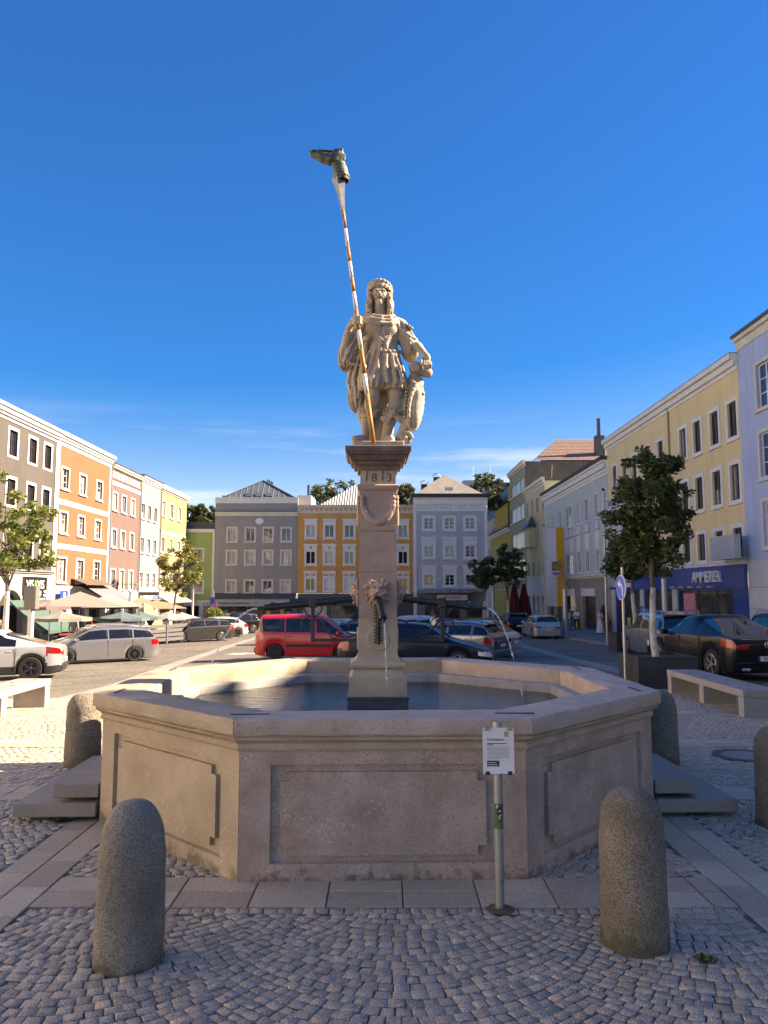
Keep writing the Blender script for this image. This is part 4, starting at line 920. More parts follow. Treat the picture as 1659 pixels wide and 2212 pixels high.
# orange house
b = left_house('orange_house', 'bright orange sunlit house with white storey bands and white windows', 50.1, 60.0); W = 9.85; C_ = plaster('orange_plaster', (.215, .098, .046), .9)
cols = [.72, 3.75, 6.95]; holes = [(s, s+1.12, z, z+1.32) for s in cols for z in (9.02, 6.05)]+[(s, s+1.22, 2.78, 4.3) for s in cols]
wall(b, W, 2.35, 12.0, holes, C_); wall(b, W, ZB, 2.35, [(.6, 2.4, -1.6, .9), (3.2, 5.6, -1.6, .9), (6.4, 9.2, -1.6, 1.2)], WHITE, name='ground_floor_wall', rev=.3)
for a, c, t in ((.6, 2.4, .9), (3.2, 5.6, .9), (6.4, 9.2, 1.2)): block(b, 'shop_window', a, c, .26, .29, -1.6, t, SHOPG)
for i, (s, e, z, t) in enumerate(holes):
    window(b, s, z, e-s, t-z, .13, PVC, PANES[i % 2], 2 if i != 1 else 2, 3, sill=.06, dep=.17)
for z in (8.05, 5.1): course(b, 0, W, [(.03, z-.17, z+.17)], WHITE, 'storey_band')
course(b, -.05, W+.05, [(.04, 11.8, 12.1), (.16, 12.1, 12.25), (.26, 12.25, 12.42), (.4, 12.42, 12.66)], WHITE); course(b, 0, W, [(.08, 2.28, 2.4), (.16, 2.4, 2.46)], WHITE, 'ledge')
for s in (0, W-.3): block(b, 'corner_pilaster', s, s+.3, -.035, .0, ZB, 11.8, WHITE)
MB().add([(4.3, -.1, 2.7), (9.6, -.1, 2.7), (9.9, -2.6, 1.2), (4.3, -2.6, 1.2), (4.3, -.1, 2.5), (9.6, -.1, 2.5)], [(0, 3, 2, 1), (4, 5, 2, 3)]).build('awning', mat('grey_awning', (.15, .155, .18), .85), b)
MB().add([(2.9, -.05, 3.0), (8.2, -.05, 3.0), (8.3, -1.1, 2.6), (2.9, -1.1, 2.6), (2.9, -1.1, 2.55), (8.3, -1.1, 2.55)], [(0, 3, 2, 1), (3, 4, 5, 2)]).build('canopy_roof', mat('brown_canopy', (.12, .085, .06), .8), b)
ps = block(b, 'parking_sign', .5, 1.7, -.35, -.3, 1.35, 2.15, mat('sign_blue', (.012, .06, .30), .4)); lettering('letters', 'P', .75, .01, SW, ps, (1.1, -.362, 1.75))
# old-rose house
b = left_house('rose_house', 'old rose house with pale panelled frieze under the eaves', 60.0, 67.4); W = 7.35; C_ = plaster('rose_plaster', (.145, .096, .087), .88)
cols = [.62, 2.7, 4.95]; holes = [(s, s+.95, z, z+1.3) for s in cols for z in (8.62, 5.68)]+[(s, s+1.0, 2.3, 3.8) for s in cols]
wall(b, W, 2.2, 11.0, holes, C_)
for i, (s, e, z, t) in enumerate(holes): window(b, s, z, e-s, t-z, .14, PVC if i % 2 else PVC, GLG if i not in (0, 4) else GLC, 2, 1, sill=.05, dep=.15, trim=CREAMT, shutter=1 if i in (0, 4) else 0)
wall(b, W, ZB, 2.2, [(.8, 3.2, -1.6, .9), (4, 6.6, -1.6, .9)], plaster('pale_ground_floor', (.58, .55, .52)), name='ground_floor_wall')
for a, c in ((.8, 3.2), (4, 6.6)): block(b, 'shop_window', a, c, .14, .17, -1.6, .9, SHOPG)
PINKT = mat('pale_pink_trim', (.66, .55, .52), .85); course(b, 0, W, [(.04, 10.55, 10.85)], PINKT, 'frieze_band'); course(b, 0, W, [(.03, 11.0, 11.75)], C_, 'frieze')
for i in range(11): block(b, 'frieze_panel', .25+i*.64, .6+i*.64, -.05, -.03, 11.1, 11.65, PINKT)
course(b, -.02, W, [(.1, 11.75, 11.85), (.25, 11.85, 12.0), (.35, 12.0, 12.15)], CREAMT); course(b, -.02, W, [(.42, 12.155, 12.22)], ROOFD, 'roof_edge')
# white house
b = left_house('pale_grey_house', 'narrow pale grey house with a barber shop sign', 67.4, 73.6); W = 6.2; C_ = plaster('pale_grey_plaster', (.22, .23, .24), .93)
cols = [.35, 2.2, 4.05]; holes = [(s, s+1.0, z, z+1.3) for s in cols for z in (8.6, 5.55, 2.45)]
wall(b, W, 2.3, 12.0, holes, C_)
for i, (s, e, z, t) in enumerate(holes): window(b, s, z, 1.0, 1.3, .07, PVC, GLG if i % 3 else GLD, 2, 3 if i % 3 == 2 else 1, sill=.04, dep=.15)
wall(b, W, ZB, 2.3, [(.5, 2.6, -1.6, .7), (3.4, 5.6, -1.6, .7)], WHITE, name='ground_floor_wall')
for a, c in ((.5, 2.6), (3.4, 5.6)): block(b, 'shop_window', a, c, .14, .17, -1.6, .7, SHOPG)
course(b, -.02, W, [(.08, 11.9, 12.05), (.2, 12.05, 12.2), (.32, 12.2, 12.36)], WHITE); course(b, -.02, W, [(.4, 12.365, 12.44)], ROOFD, 'roof_edge'); course(b, 0, W, [(.06, 2.1, 2.3)], WHITE, 'ledge')
sg = block(b, 'sign_board', .2, 6.0, -.12, -.02, 1.0, 2.05, mat('black_sign', (.012, .012, .014), .4)); lettering('letters', 'BARBERSHOP', .62, .02, SW, sg, (2.2, -.14, 1.5)); lettering('letters', 'DENIZ', .62, .02, mat('blue_letter', (.25, .4, .7), .6), sg, (4.95, -.14, 1.5))
# pale yellow house
b = left_house('pale_yellow_house', 'pale yellow sunlit house at the far end of the left row', 73.6, 83.4); W = 9.8; C_ = plaster('pale_yellow_plaster', (.25, .215, .115), .92)
cols = [.5, 3.35, 6.3]; holes = [(s, s+1.15, z, z+1.35) for s in cols for z in (9.5, 5.95, 2.5)]
wall(b, W, 1.95, 12.0, holes, C_)
for i, (s, e, z, t) in enumerate(holes): window(b, s, z, 1.15, 1.35, .12, PVC, GLG if i % 2 else GLC, 2, 1, sill=.05, dep=.15)
course(b, 0, W, [(.04, 7.7, 8.0)], mat('yellow_trim', (.72, .66, .45), .85), 'storey_band'); course(b, -.02, W, [(.08, 11.85, 12.0), (.25, 12.0, 12.2), (.34, 12.2, 12.36)], WHITE)
wall(b, W, ZB, 1.95, [(.8, 4.2, -1.6, .6), (5.2, 9.0, -1.6, .6)], WHITE, name='ground_floor_wall')
for a, c in ((.8, 4.2), (5.2, 9.0)): block(b, 'shop_window', a, c, .14, .17, -1.6, .6, SHOPG)
mb = MB()
for i in range(16): mb.add([(.2+i*.6, -.1, 1.6), (.8+i*.6, -.1, 1.6), (.8+i*.6, -1.3, .95), (.2+i*.6, -1.3, .95), (.5+i*.6, -.1, 1.72), (.5+i*.6, -1.3, 1.07)], [(0, 3, 5, 4), (4, 5, 2, 1)])
mb.build('tiled_canopy', mat('pale_canopy', (.26, .255, .235), .85), b)
for y_ in (60.0, 67.4, 73.6):
    o_ = MB().tube([(0, 0, ZB), (0, 0, 11.9)], .055, 8).build('downpipe', mat('zinc_pipe', (.2, .21, .22), .5, metal=.4), None, loc=(LX+.1, y_, 0)); o_.parent = b; o_.matrix_parent_inverse = (Matrix.Translation((LX, 73.6, 0)) @ Matrix.Rotation(LR, 4, 'Z')).inverted()
# ---------- far row (fronts look at the camera)
FY = 84.
b = house('green_house', 'low green house in the far left corner with two square windows', -21.8, FY, 0); W = 3.3; C_ = plaster('green_plaster', (.28, .37, .14), .9)
holes = [(1.12, 2.05, 5.5, 6.72), (1.15, 2.1, 2.0, 3.28)]; wall(b, W-.0, 1.05, 8.75, holes, C_)
for s, e, z, t in holes: window(b, s, z, e-s, t-z, .13, PVC, GLG, 1, 1, sill=.06)
wall(b, W, ZB, 1.05, [(.35, 1.75, -1.9, .55), (2.2, 2.95, -1.9, .5)], WHITE, name='ground_floor_wall'); block(b, 'shop_window', .35, 1.75, .12, .15, -1.9, .55, GLO); block(b, 'poster_case', 2.2, 2.95, .08, .12, -1.9, .5, mat('poster_beige', (.42, .36, .30), .7, col2=(.35, .12, .12), scale=3))
course(b, 0, W, [(.05, 8.55, 8.75), (.15, 8.75, 8.9)], WHITE); block(b, 'roof_terrace', -.1, W, .6, 6, 8.75, 9.75, ROOFD); course(b, 0, W, [(.06, 1.0, 1.15)], WHITE, 'ledge'); block(b, 'corner_pilaster', W-.22, W-.02, -.04, 0, ZB, 8.7, WHITE)
sg = block(b, 'direction_sign', 2.35, 3.25, -.7, -.62, .55, .85, mat('sign_blue', (.012, .06, .30), .4)); MB().add([(2.4, -.705, .7), (2.62, -.705, .8), (2.62, -.705, .73), (3.2, -.705, .73), (3.2, -.705, .67), (2.62, -.705, .67), (2.62, -.705, .6)], [(0, 6, 5, 4, 3, 2, 1)]).build('arrow', SW, sg)
# dark grey house
b = house('dark_grey_house', 'dark grey house with metal gable roof and a hearing aid shop', -18.5, FY, 0); W = 9.05; C_ = plaster('dark_grey_plaster', (.27, .265, .26), .9)
cols = [1.42, 3.42, 5.37, 7.34]; rows = [(7.6, 8.98), (5.1, 6.48), (1.98, 3.26)]; holes = [(c, c+.92, z, t) for z, t in rows for c in cols]
wall(b, W, 1.9, 12.35, holes, C_)
pn = [GLC, GLB, GLD, GLB, GLC, GLC, GLB, GLB, GLC, GLD, GLB, GLC]
for i, (s, e, z, t) in enumerate(holes): window(b, s, z, e-s, t-z, .17, CREAMT, pn[i], 2, 1, trim=CREAMT, sill=.03, dep=.16)
course(b, -.02, W+.02, [(.06, 10.35, 10.66), (.2, 10.66, 10.78)], CREAMT, 'cornice'); course(b, 0, W, [(.22, 10.785, 10.84)], ROOFD, 'ledge'); course(b, -.04, W+.04, [(.04, 11.75, 12.28), (.12, 12.28, 12.4)], WHITE, 'parapet')
MB().lathe([(.45, 0), (.45, .03), (.42, .04), (.01, .04)], 24).xf(Matrix.Translation((4.85, 0, 9.78)) @ Matrix.Rotation(R(90), 4, 'X') @ Matrix.Diagonal((1, .75, 1, 1))).build('oval_plaque', WHITE, b)
ZR = mat('zinc_roof', (.14, .17, .19), .45, col2=(.105, .13, .15), scale=1.2, metal=.3); ap = (4.75, 3.0, 14.65)
rf = MB().add([(.75, .5, 12.42), (8.55, .5, 12.42), ap, (4.75, 9, 14.65), (8.55, 9, 12.42), (.75, 9, 12.42)], [(0, 1, 2), (1, 4, 3, 2), (0, 2, 3, 5)]).build('roof', ZR, b)
for i in range(1, 13):
    x = .75+7.8*i/13; f = 1-abs(x-4.75)/(4.0 if x < 4.75 else 3.8); MB().tube([(x, .48, 12.44), (x, .5+2.5*f, 12.44+2.23*f)], .025, 4).build('seam', ZR, rf)
for x0, x1 in (((.62, .4, 12.42), ap), ((8.68, .4, 12.42), ap)): MB().tube([x0, (x1[0], x1[1], x1[2]+.04)], .07, 5).build('verge', ROOFD, rf)
for x in (3.15, 4.25, 5.4): MB().box(x, x+.72, .62, .72, 12.5, 13.05).xf(Matrix.Translation((0, .75, 12.6)) @ Matrix.Rotation(R(-42), 4, 'X') @ Matrix.Translation((0, -.75, -12.6))).build('skylight', GLG, rf)
for x, z in ((5.15, 14.55), (5.35, 14.45), (5.55, 14.35), (5.72, 14.25)): MB().lathe([(.07, -.4), (.07, .25), (.11, .27), (.11, .33)], 8, (x, 3.4, z)).build('vent_pipe', ROOFD, rf)
block(b, 'rear_parapet', 8.9, 10.4, 1.0, 6, 11, 12.75, WHITE); block(b, 'chimney', 9.75, 10.0, 3, 3.4, 12.4, 14.2, ROOFD); block(b, 'chimney', .3, .95, 2, 2.6, 12.3, 12.85, ROOFD)
wall(b, W, ZB, 1.3, [(.9, 5.1, -1.75, .5), (5.3, 6.7, -2.0, .5), (6.9, 8.6, -1.75, .5)], mat('shop_grey', (.10, .105, .11), .6), name='ground_floor_wall')
for a, c in ((.9, 5.1), (5.3, 6.7), (6.9, 8.6)):
    sw_ = block(b, 'shop_window', a, c, .12, .15, -1.8, .5, SHOPG)
    for q in np.arange(a, c+.01, (c-a)/max(1, round((c-a)/1.4))): block(sw_, 'mullion', q-.04, q+.04, .06, .118, -1.8, .5, mat('shop_frame', (.2, .21, .22), .5))
for x, z, m_ in ((1.1, -.7, mat('poster_teal', (.05, .3, .33), .6)), (2.0, -.9, mat('poster_ochre', (.45, .33, .08), .6)), (3.2, -1.0, MATS['poster_teal']), (5.7, -.8, mat('poster_orange', (.7, .35, .03), .6)), (7.2, -.7, MATS['poster_ochre']), (7.9, -.9, MATS['poster_teal'])): block(b, 'poster', x, x+.5, .09, .11, z, z+.85, m_)
cn = MB().add([(.2, -.02, 1.92), (9.0, -.02, 1.92), (9.0, -.75, 1.35), (.0, -.75, 1.35), (.0, -.75, 1.28), (9.0, -.75, 1.28)], [(0, 3, 2, 1), (3, 4, 5, 2)]).build('canopy_roof', ROOFD, b)
for i in range(1, 16): MB().tube([(.2+i*.55, -.03, 1.93), (.1+i*.555, -.75, 1.37)], .02, 4).build('seam', ROOFD, cn)
fs_ = block(b, 'sign_fascia', .35, 8.35, -.7, -.6, .52, 1.27, mat('fascia_grey', (.33, .33, .33), .6)); GLT = mat('gold_letter', (.5, .3, .04), .5)
lettering('letters', 'HÖRGERÄTE & HÖRBERATUNG', .24, .02, mat('black_letter', (.02, .02, .02), .5), fs_, (2.35, -.715, .83), bold=.004); lettering('letters', 'NEUROTH', .5, .03, mat('grey_letter', (.42, .42, .42), .5), fs_, (6.2, -.72, .92), spacing=1.15); lettering('letters', 'N', .52, .03, GLT, fs_, (4.65, -.72, .92), shear=.35)
# ochre house with white mouldings
b = house('ochre_house', 'ochre orange house with white moulded window frames behind the column', -9.42, FY, 0); W = 12.6; C_ = plaster('ochre_plaster', (.60, .30, .085), .88)
cols = [.92, 2.95, 5.14, 7.2, 9.2, 11.0]; rows = [(8.0, 9.34), (5.12, 6.46), (2.2, 3.52)]; holes = [(c, c+.98, z, t) for z, t in rows for c in cols]
wall(b, W, 1.9, 10.7, holes, C_)
pn = [GLC, GLD, GLD, GLG, GLC, GLG, GLO, GLC, GLG, GLG, GLD, GLO, GLD, GLC, GLC, GLG, GLD, GLD]
for i, (s, e, z, t) in enumerate(holes): window(b, s, z, e-s, t-z, .2, PVC, pn[i], 2, 1, hood=.62 if i > 5 else .5, sill=.1, dep=.15, shutter=.9 if i in (13, 14) else 0)
for i, (s, e, z, t) in enumerate(holes[6:]):
    if i < 6: MB().lathe([(.14, 0), (.14, .02), (.1, .02), (.1, .01), (.01, .01)], 14).xf(Matrix.Translation((s+.49, -.05, t+.4)) @ Matrix.Rotation(R(90), 4, 'X')).build('roundel', C_, b)
    else:
        for q in (-.1, .56): block(b, 'frieze_panel', s+q, s+q+.48, -.065, -.052, t+.28, t+.46, C_)
course(b, -.05, W, [(.05, 10.65, 10.75), (.03, 10.75, 11.3), (.12, 11.3, 11.4), (.28, 11.4, 11.55)], CREAMT)
for i in range(23): block(b, 'frieze_panel', .25+i*.54, .57+i*.54, -.055, -.032, 10.88, 11.2, mat('terracotta_inset', (.5, .3, .2), .85)); block(b, 'dentil', .62+i*.54, .74+i*.54, -.15, -.03, 11.1, 11.3, CREAMT)
RIB = mat('ribbed_roof', (.42, .41, .39), .7, col2=(.34, .33, .31), scale=2)
rf = MB().add([(2.0, 1.0, 11.5), (10.8, 1.0, 11.5), (8.2, 6.5, 14.6), (5.9, 6.5, 14.6), (2, 11, 11.5), (10.8, 11, 11.5)], [(0, 1, 2, 3), (1, 5, 2), (0, 3, 4)]).build('roof', RIB, b)
for i in range(30):
    x = 2.15+i*.29; f = min(1., (x-2.0)/3.9, (10.8-x)/2.6); MB().tube([(x, .98, 11.52), (x, 1.0+5.5*f, 11.52+3.1*f)], .05, 4).build('rib', RIB, rf)
wall(b, W, ZB, 1.35, [(.6, 3.2, -1.8, .55), (3.6, 6.8, -1.8, .55), (7.4, 10.2, -1.8, .55)], mat('anthracite_front', (.055, .06, .068), .6), name='ground_floor_wall')
for a, c in ((.6, 3.2), (3.6, 6.8), (7.4, 10.2)): block(b, 'shop_window', a, c, .12, .15, -1.8, .55, SHOPG if a > 1 else GLC)
block(b, 'shop_fascia', .1, W-.1, -.35, 0, 1.35, 1.88, MATS['anthracite_front'])
# grey-blue house with the fashion shop
SY = 82.
b = house('grey_blue_house', 'grey blue house with white garlanded frieze, hipped shingle roof and a fashion shop', 3.15, SY, 0); W = 7.9; C_ = plaster('grey_blue_plaster', (.40, .425, .425), .9)
cols = [1.15, 3.35, 5.55]; rows = [(8.75, 9.95), (5.75, 6.95), (2.75, 3.9)]; holes = [(c, c+.98, z, t) for z, t in rows for c in cols]
wall(b, W, 2.1, 10.7, holes, C_)
for i, (s, e, z, t) in enumerate(holes): window(b, s, z, e-s, t-z, .24, PVC, GLD if i > 5 else (GLB if i > 2 else GLG), 2, 3 if i < 6 else 3, hood=0 if i < 3 else .72, sill=.1, dep=.15)
for s in (.0, W-.32): block(b, 'corner_pilaster', s, s+.32, -.07, 0, ZB, 10.7, WHITE)
course(b, -.03, W+.03, [(.08, 10.65, 10.8), (.05, 10.8, 11.4), (.16, 11.4, 11.5), (.2, 11.5, 11.95), (.35, 11.95, 12.12)], WHITE)
for i in range(15):
    x = .35+i*.515; block(b, 'bracket', x-.12, x-.02, -.14, -.048, 10.85, 11.4, WHITE)
    MB().lathe([(.15, 0), (.15, .03), (.1, .05), (.01, .05)], 12).xf(Matrix.Translation((x+.2, -.048, 11.1)) @ Matrix.Rotation(R(90), 4, 'X')).build('roundel', WHITE, b)
SHG = mat('weathered_shingle', (.27, .25, .215), .9, col2=(.19, .175, .15), scale=3, bump=.6, bscale=14, bdist=.05)
rf = MB().add([(-.25, -.5, 12.15), (8.15, -.5, 12.15), (3.5, 2.6, 15.0), (3.5, 8, 15.0), (8.15, 8, 12.15), (-.25, 8, 12.15)], [(0, 1, 2), (1, 4, 3, 2), (0, 2, 3, 5)]).build('roof', SHG, b)
block(rf, 'eaves', -.3, 8.2, -.6, 7.9, 12.12, 12.5, mat('dark_eaves', (.02, .02, .022), .6))
MB().box(0, .85, 0, .08, 0, .6).xf(Matrix.Translation((3.45, .35, 12.95)) @ Matrix.Rotation(R(-48), 4, 'X')).build('skylight', GLG, rf)
for x, h_ in ((1.35, 14.05), (2.75, 14.85)):
    ch = block(b, 'chimney', x-.35, x+.35, 3.2, 3.8, 12.5, h_, mat('chimney_sheet', (.05, .052, .055), .6)); MB().tube([(x-.45+.9*i/8, 3.5, h_+.12+.32*math.sin(math.pi*i/8)) for i in range(9)], .045, 5).build('chimney_cowl', STEEL, ch)
SHPF = mat('stone_grey_front', (.18, .18, .175), .8, col2=(.14, .14, .135), scale=2)
wall(b, W, ZB, 2.1, [(1.2, 2.9, -2, .6), (3.3, 4.9, -2, .6), (5.6, 7.2, -2, .6)], SHPF, name='ground_floor_wall')
for a, c in ((1.2, 2.9), (3.3, 4.9), (5.6, 7.2)): block(b, 'shop_window', a, c, .12, .15, -2, .6, SHOPG)
MB().add([(.5, -.05, 2.3), (6.6, -.05, 2.3), (6.3, -1.6, 2.05), (.3, -1.6, 2.05), (.3, -1.6, 1.97), (6.3, -1.6, 1.97), (6.6, -.05, 2.2), (.5, -.05, 2.2)], [(0, 3, 2, 1), (3, 4, 5, 2), (7, 6, 5, 4)]).build('glass_canopy', mat('canopy_glass', (.16, .19, .2), .2), b)
sg = block(b, 'sign_board', 2.45, 5.6, -.95, -.85, 1.2, 1.75, mat('pale_sign', (.6, .58, .58), .6)); RL = mat('red_letter', (.42, .03, .05), .6); lettering('letters', 'SPLENDID', .43, .02, RL, sg, (4.02, -.965, 1.48))
lettering('letters', 'MAIRINGER', .42, .04, WHITE, b, (4.05, -1.2, 2.6), spacing=1.1); MB().tube([(2.5, -1.2, 2.38), (5.6, -1.2, 2.38)], .02, 6).build('letter_rail', STEEL, b)
for x in (2.72, 5.0): block(b, 'wall_lamp', x-.12, x+.12, -.12, 0, 3.25, 3.55, CREAMT)
# ---------- right row, in shade, fronts look left (-x); s counts towards the camera
RX, RR = 17.0, R(-90)
def right_house(name, label, y1): return house(name, label, RX, y1, RR)
# mansard block far behind, yellow dormer house, concrete office
b = house('mansard_block', 'far beige block with dark blue metal mansard roof and skylights', 20., 150., RR); W = 46; C_ = plaster('beige_plaster', (.33, .31, .28))
wall(b, W, ZB, 15.6, [(s, s+.9, z, z+1.6) for s in (2, 4.6, 7.2, 9.8, 12.4) for z in (5, 8.5, 12)], C_)
for s in (2, 4.6, 7.2, 9.8, 12.4):
    for z in (5, 8.5, 12): window(b, s, z, .9, 1.6, 0, GREYF, GLD, 1, 1, sill=0)
MAN = mat('blue_black_mansard', (.022, .03, .045), .45); mb = MB(); mb.add([(0, -.2, 15.6), (W, -.2, 15.6), (W, 3.2, 21.4), (0, 3.2, 21.4), (W, 9, 21.4), (0, 9, 21.4), (0, 9, 15.6), (W, 9, 15.6)], [(0, 1, 2, 3), (3, 2, 4, 5), (0, 3, 5, 6), (1, 7, 4, 2)]); rf = mb.build('mansard_roof', MAN, b)
for s in (3, 7, 11, 15, 19):
    for z, y in ((16.4, .25), (18.6, 1.55)): MB().box(0, 1.2, 0, .1, 0, 1.5).xf(Matrix.Translation((s, y-.08, z)) @ Matrix.Rotation(R(-30.4), 4, 'X')).build('skylight', GLB, rf)
b = right_house('yellow_dormer_house', 'deep yellow house with dark dormer roof in the side street', 122.5); W = 19.3; C_ = plaster('deep_yellow_plaster', (.42, .25, .035), .85)
hl = [(s, s+.95, z, z+1.9) for s in (3, 6.5, 10.5, 14, 16.8) for z in (6.6, 2.4)]; wall(b, W, ZB, 10.4, hl, C_)
for s, e, z, t in hl: window(b, s, z, .95, 1.9, .1, PVC, GLG, 2, 1, sill=.05)
course(b, -.1, W, [(.15, 10.25, 10.5), (.45, 10.5, 10.7)], WHITE); DR = mat('dark_tile_roof', (.05, .042, .038), .8, bump=.5, bscale=20)
rf = MB().add([(-.2, -.5, 10.72), (W, -.5, 10.72), (W, 4.5, 16.6), (-.2, 4.5, 16.6), (-.2, 9, 10.7), (W, 9, 10.7)], [(0, 1, 2, 3), (0, 3, 4), (1, 5, 2)]).build('roof', DR, b)
dm = block(b, 'dormer', 5.5, 17.5, -.05, 3.2, 11.2, 14.3, C_)
for s in (6.2, 8.0, 11.0, 12.8, 15.2): window(dm, s, 11.9, .9, 1.8, .08, PVC, GLG, 1, 1, sill=0, dep=-.01)
MB().add([(5.2, -.6, 14.25), (17.8, -.6, 14.25), (17.8, 3.5, 15.6), (5.2, 3.5, 15.6)], [(0, 1, 2, 3)]).build('dormer_roof', DR, dm); block(b, 'gable_dormer', 12.5, 16.0, .8, 3.5, 14.6, 17.2, C_)
MB().add([(12.2, .4, 17.1), (16.3, .4, 17.1), (16.3, 3.8, 18.2), (12.2, 3.8, 18.2)], [(0, 1, 2, 3)]).build('dormer_roof', DR, b)
b = right_house('concrete_office', 'tall khaki office block with window bands, slate side wall and brown tiled roof', 103.2); W = 11.4; C_ = plaster('khaki_concrete', (.29, .265, .19), .85, streak=(.2, .185, .14))
bands = [(3.75, 6.0), (7.5, 9.4), (11.0, 12.8), (14.4, 15.9)]; hl = [(.9, 10.6, a, c) for a, c in bands]; wall(b, W, ZB, 17.7, hl, C_, depth=16)
for a, c in bands:
    for i in range(6): window(b, .9+i*1.617, a, 1.617, c-a, 0, PVC if i % 2 else GREYF, GLC if (i+int(a)) % 3 else GLG, 2, 1, sill=0, dep=.1)
    course(b, 0, W, [(.14, a-.2, a-.05)], CREAMT, 'sill_band')
course(b, -.1, W+.1, [(.1, 17.2, 17.4), (.3, 17.4, 17.75), (.4, 17.75, 17.9)], CREAMT); SLT = mat('slate_cladding', (.085, .083, .08), .8, col2=(.065, .063, .06), scale=1.5)
sw_ = block(b, 'slate_wall', W, W+.06, .02, 15.9, 10.5, 17.75, SLT)
for i in range(13):
    for j in range(4): MB().add([(0, 0, 0), (.03, 0, -.02), (.03, .62, .62), (0, .62, .64), (0, 1.24, 0), (.03, 1.24, -.02), (0, .62, -.64), (.03, .62, -.62)], [(0, 1, 2, 3), (3, 2, 5, 4), (4, 5, 7, 6), (6, 7, 1, 0), (1, 7, 5, 2)]).xf(Matrix.Translation((W+.06, .2+i*1.25, 13.0+j*1.28-(.64 if 0 else 0)))).build('slate_panel', SLT, sw_)
BRT = mat('brown_roof_tile', (.24, .155, .125), .85, col2=(.17, .105, .085), scale=2.5)
z0, z1 = 17.9, 21.6; y0, y1 = W-.2, W-6.2
def hip(y, f): return (y0+(y1-y0)*f, z0+(z1-z0)*f)
rf = MB().add([(y0, 1.2, z0), (y0, 17, z0), (y1, 17, z1), (y1, 5.2, z1), (0, 5.2, z1), (0, 1.2, z0)], [(0, 1, 2, 3), (0, 3, 4, 5)]).build('tiled_roof', BRT, b)
for i in range(14):
    f0, f1 = i/14, (i+1)/14; (s0, h0), (s1, h1) = hip(0, f0), hip(0, f1); xl = 1.2+4*f0
    MB().add([(s0+.03, xl, h0+.07), (s1+.03, xl+.28, h1+.02), (s1+.03, 17, h1+.02), (s0+.03, 17, h0+.07), (s0+.03, xl, h0), (s0+.03, 17, h0)], [(0, 3, 2, 1), (4, 5, 3, 0)]).build('tile_course', BRT, rf)
block(rf, 'chimney', W-2.2, W-1.3, 9.0, 10.1, 18, 21.2, ROOFD); block(rf, 'chimney_pot', W-1.95, W-1.6, 9.35, 9.7, 21.2, 23.4, ROOFD)
block(b, 'shop_front', 1, 10.4, -.05, 0, ZB, 1.2, mat('red_shop', (.12, .04, .035), .6)); MB().tube([(W-.5, 3.2, 13.2), (W+.4, 3.2, 17.2)], .04, 5).build('antenna_mast', STEEL, b)
# cream house
b = right_house('cream_house', 'cream yellow house with white arcaded ground floor behind the banner', 91.9); W = 11.1; C_ = plaster('cream_plaster', (.55, .475, .28), .9, streak=(.42, .36, .21))
hl = [(s, s+1.1, z, z+h_) for s in (.9, 3.75, 6.7, 9.6) for z, h_ in ((10.85, 1.65), (7.35, 1.6), (3.9, 1.5))]; wall(b, W, 3.7, 13.8, hl, C_)
for i, (s, e, z, t) in enumerate(hl): window(b, s, z, 1.1, t-z, .07, CREAMT, GLG if i % 4 else GLC, 2, 1, trim=CREAMT, sill=.04)
course(b, -.05, W+.05, [(.06, 13.3, 13.6), (.2, 13.6, 13.85), (.4, 13.85, 14.2)], CREAMT)
bw = block(b, 'bay_window', 3.4, 5.9, -.7, 0, 7.0, 9.3, C_); MB().add([(3.1, -1.0, 9.3), (6.2, -1.0, 9.3), (4.65, -.2, 10.7), (6.2, 0, 9.3), (3.1, 0, 9.3)], [(0, 1, 2), (1, 3, 2), (0, 2, 4), (0, 4, 3, 1)]).build('bay_roof', ROOFD, bw)
for s in (3.7, 4.8): window(bw, s, 7.3, .8, 1.6, .05, PVC, GLG, 1, 1, sill=0, dep=-.71+.02)
aw = [(.8, 2.3), (3.4, 4.9), (6.0, 7.5), (8.6, 10.1)]; wall(b, W, ZB, 3.7, [(a, c, -1.6, .9+.75) for a, c in aw], plaster('white_ground_floor', (.58, .58, .57)), name='ground_floor_wall', rev=.4)
for a, c in aw: arch(b, a, c, -1.6, .9, MATS['white_ground_floor'], mat('arch_door_grey', (.10, .10, .095), .5), CREAMT, .36)
course(b, 0, W, [(.1, 3.6, 3.75)], CREAMT, 'ledge')
# light blue house
b = right_house('light_blue_house', 'pale blue house with white window drapery panels over a stone ground floor', 80.8); W = 22.9; C_ = plaster('light_blue_plaster', (.44, .50, .48), .9, streak=(.30, .37, .39))
up = [(80.8-77.55, 1.1), (80.8-74.5, 1.1), (80.8-71.6, 2.45), (80.8-67.5, 1.1), (80.8-64.75, 1.1), (80.8-61.7, 1.1), (80.8-59.3, 1.1)]
hl = [(s, s+w_, 8.0, 9.85) for s, w_ in up]+[(s, s+w_, 3.75, 5.45) for s, w_ in up]; wall(b, W, 3.4, 11.6, hl, C_)
for i, (s, e, z, t) in enumerate(hl):
    window(b, s, z, e-s, t-z, .1, PVC, GLG if i % 3 else GLC, 2 if e-s < 2 else 4, 3, sill=.08, dep=.12)
    if z > 6:
        for q in ((.0,) if e-s < 2 else (0., 1.3)): MB().add([(s+q+.1, -.05, 7.75), (s+q+1.0, -.05, 7.75), (s+q+1.0, -.05, 7.2), (s+q+.55, -.05, 6.9), (s+q+.1, -.05, 7.2)], [(0, 4, 3, 2, 1)]).build('apron_panel', WHITE, b)
    else:
        block(b, 'drapery_panel', s-.1, e+.1, -.05, -.0, t+.12, 7.0, WHITE); block(b, 'hood', s-.2, e+.2, -.2, 0, 7.0, 7.1, CREAMT)
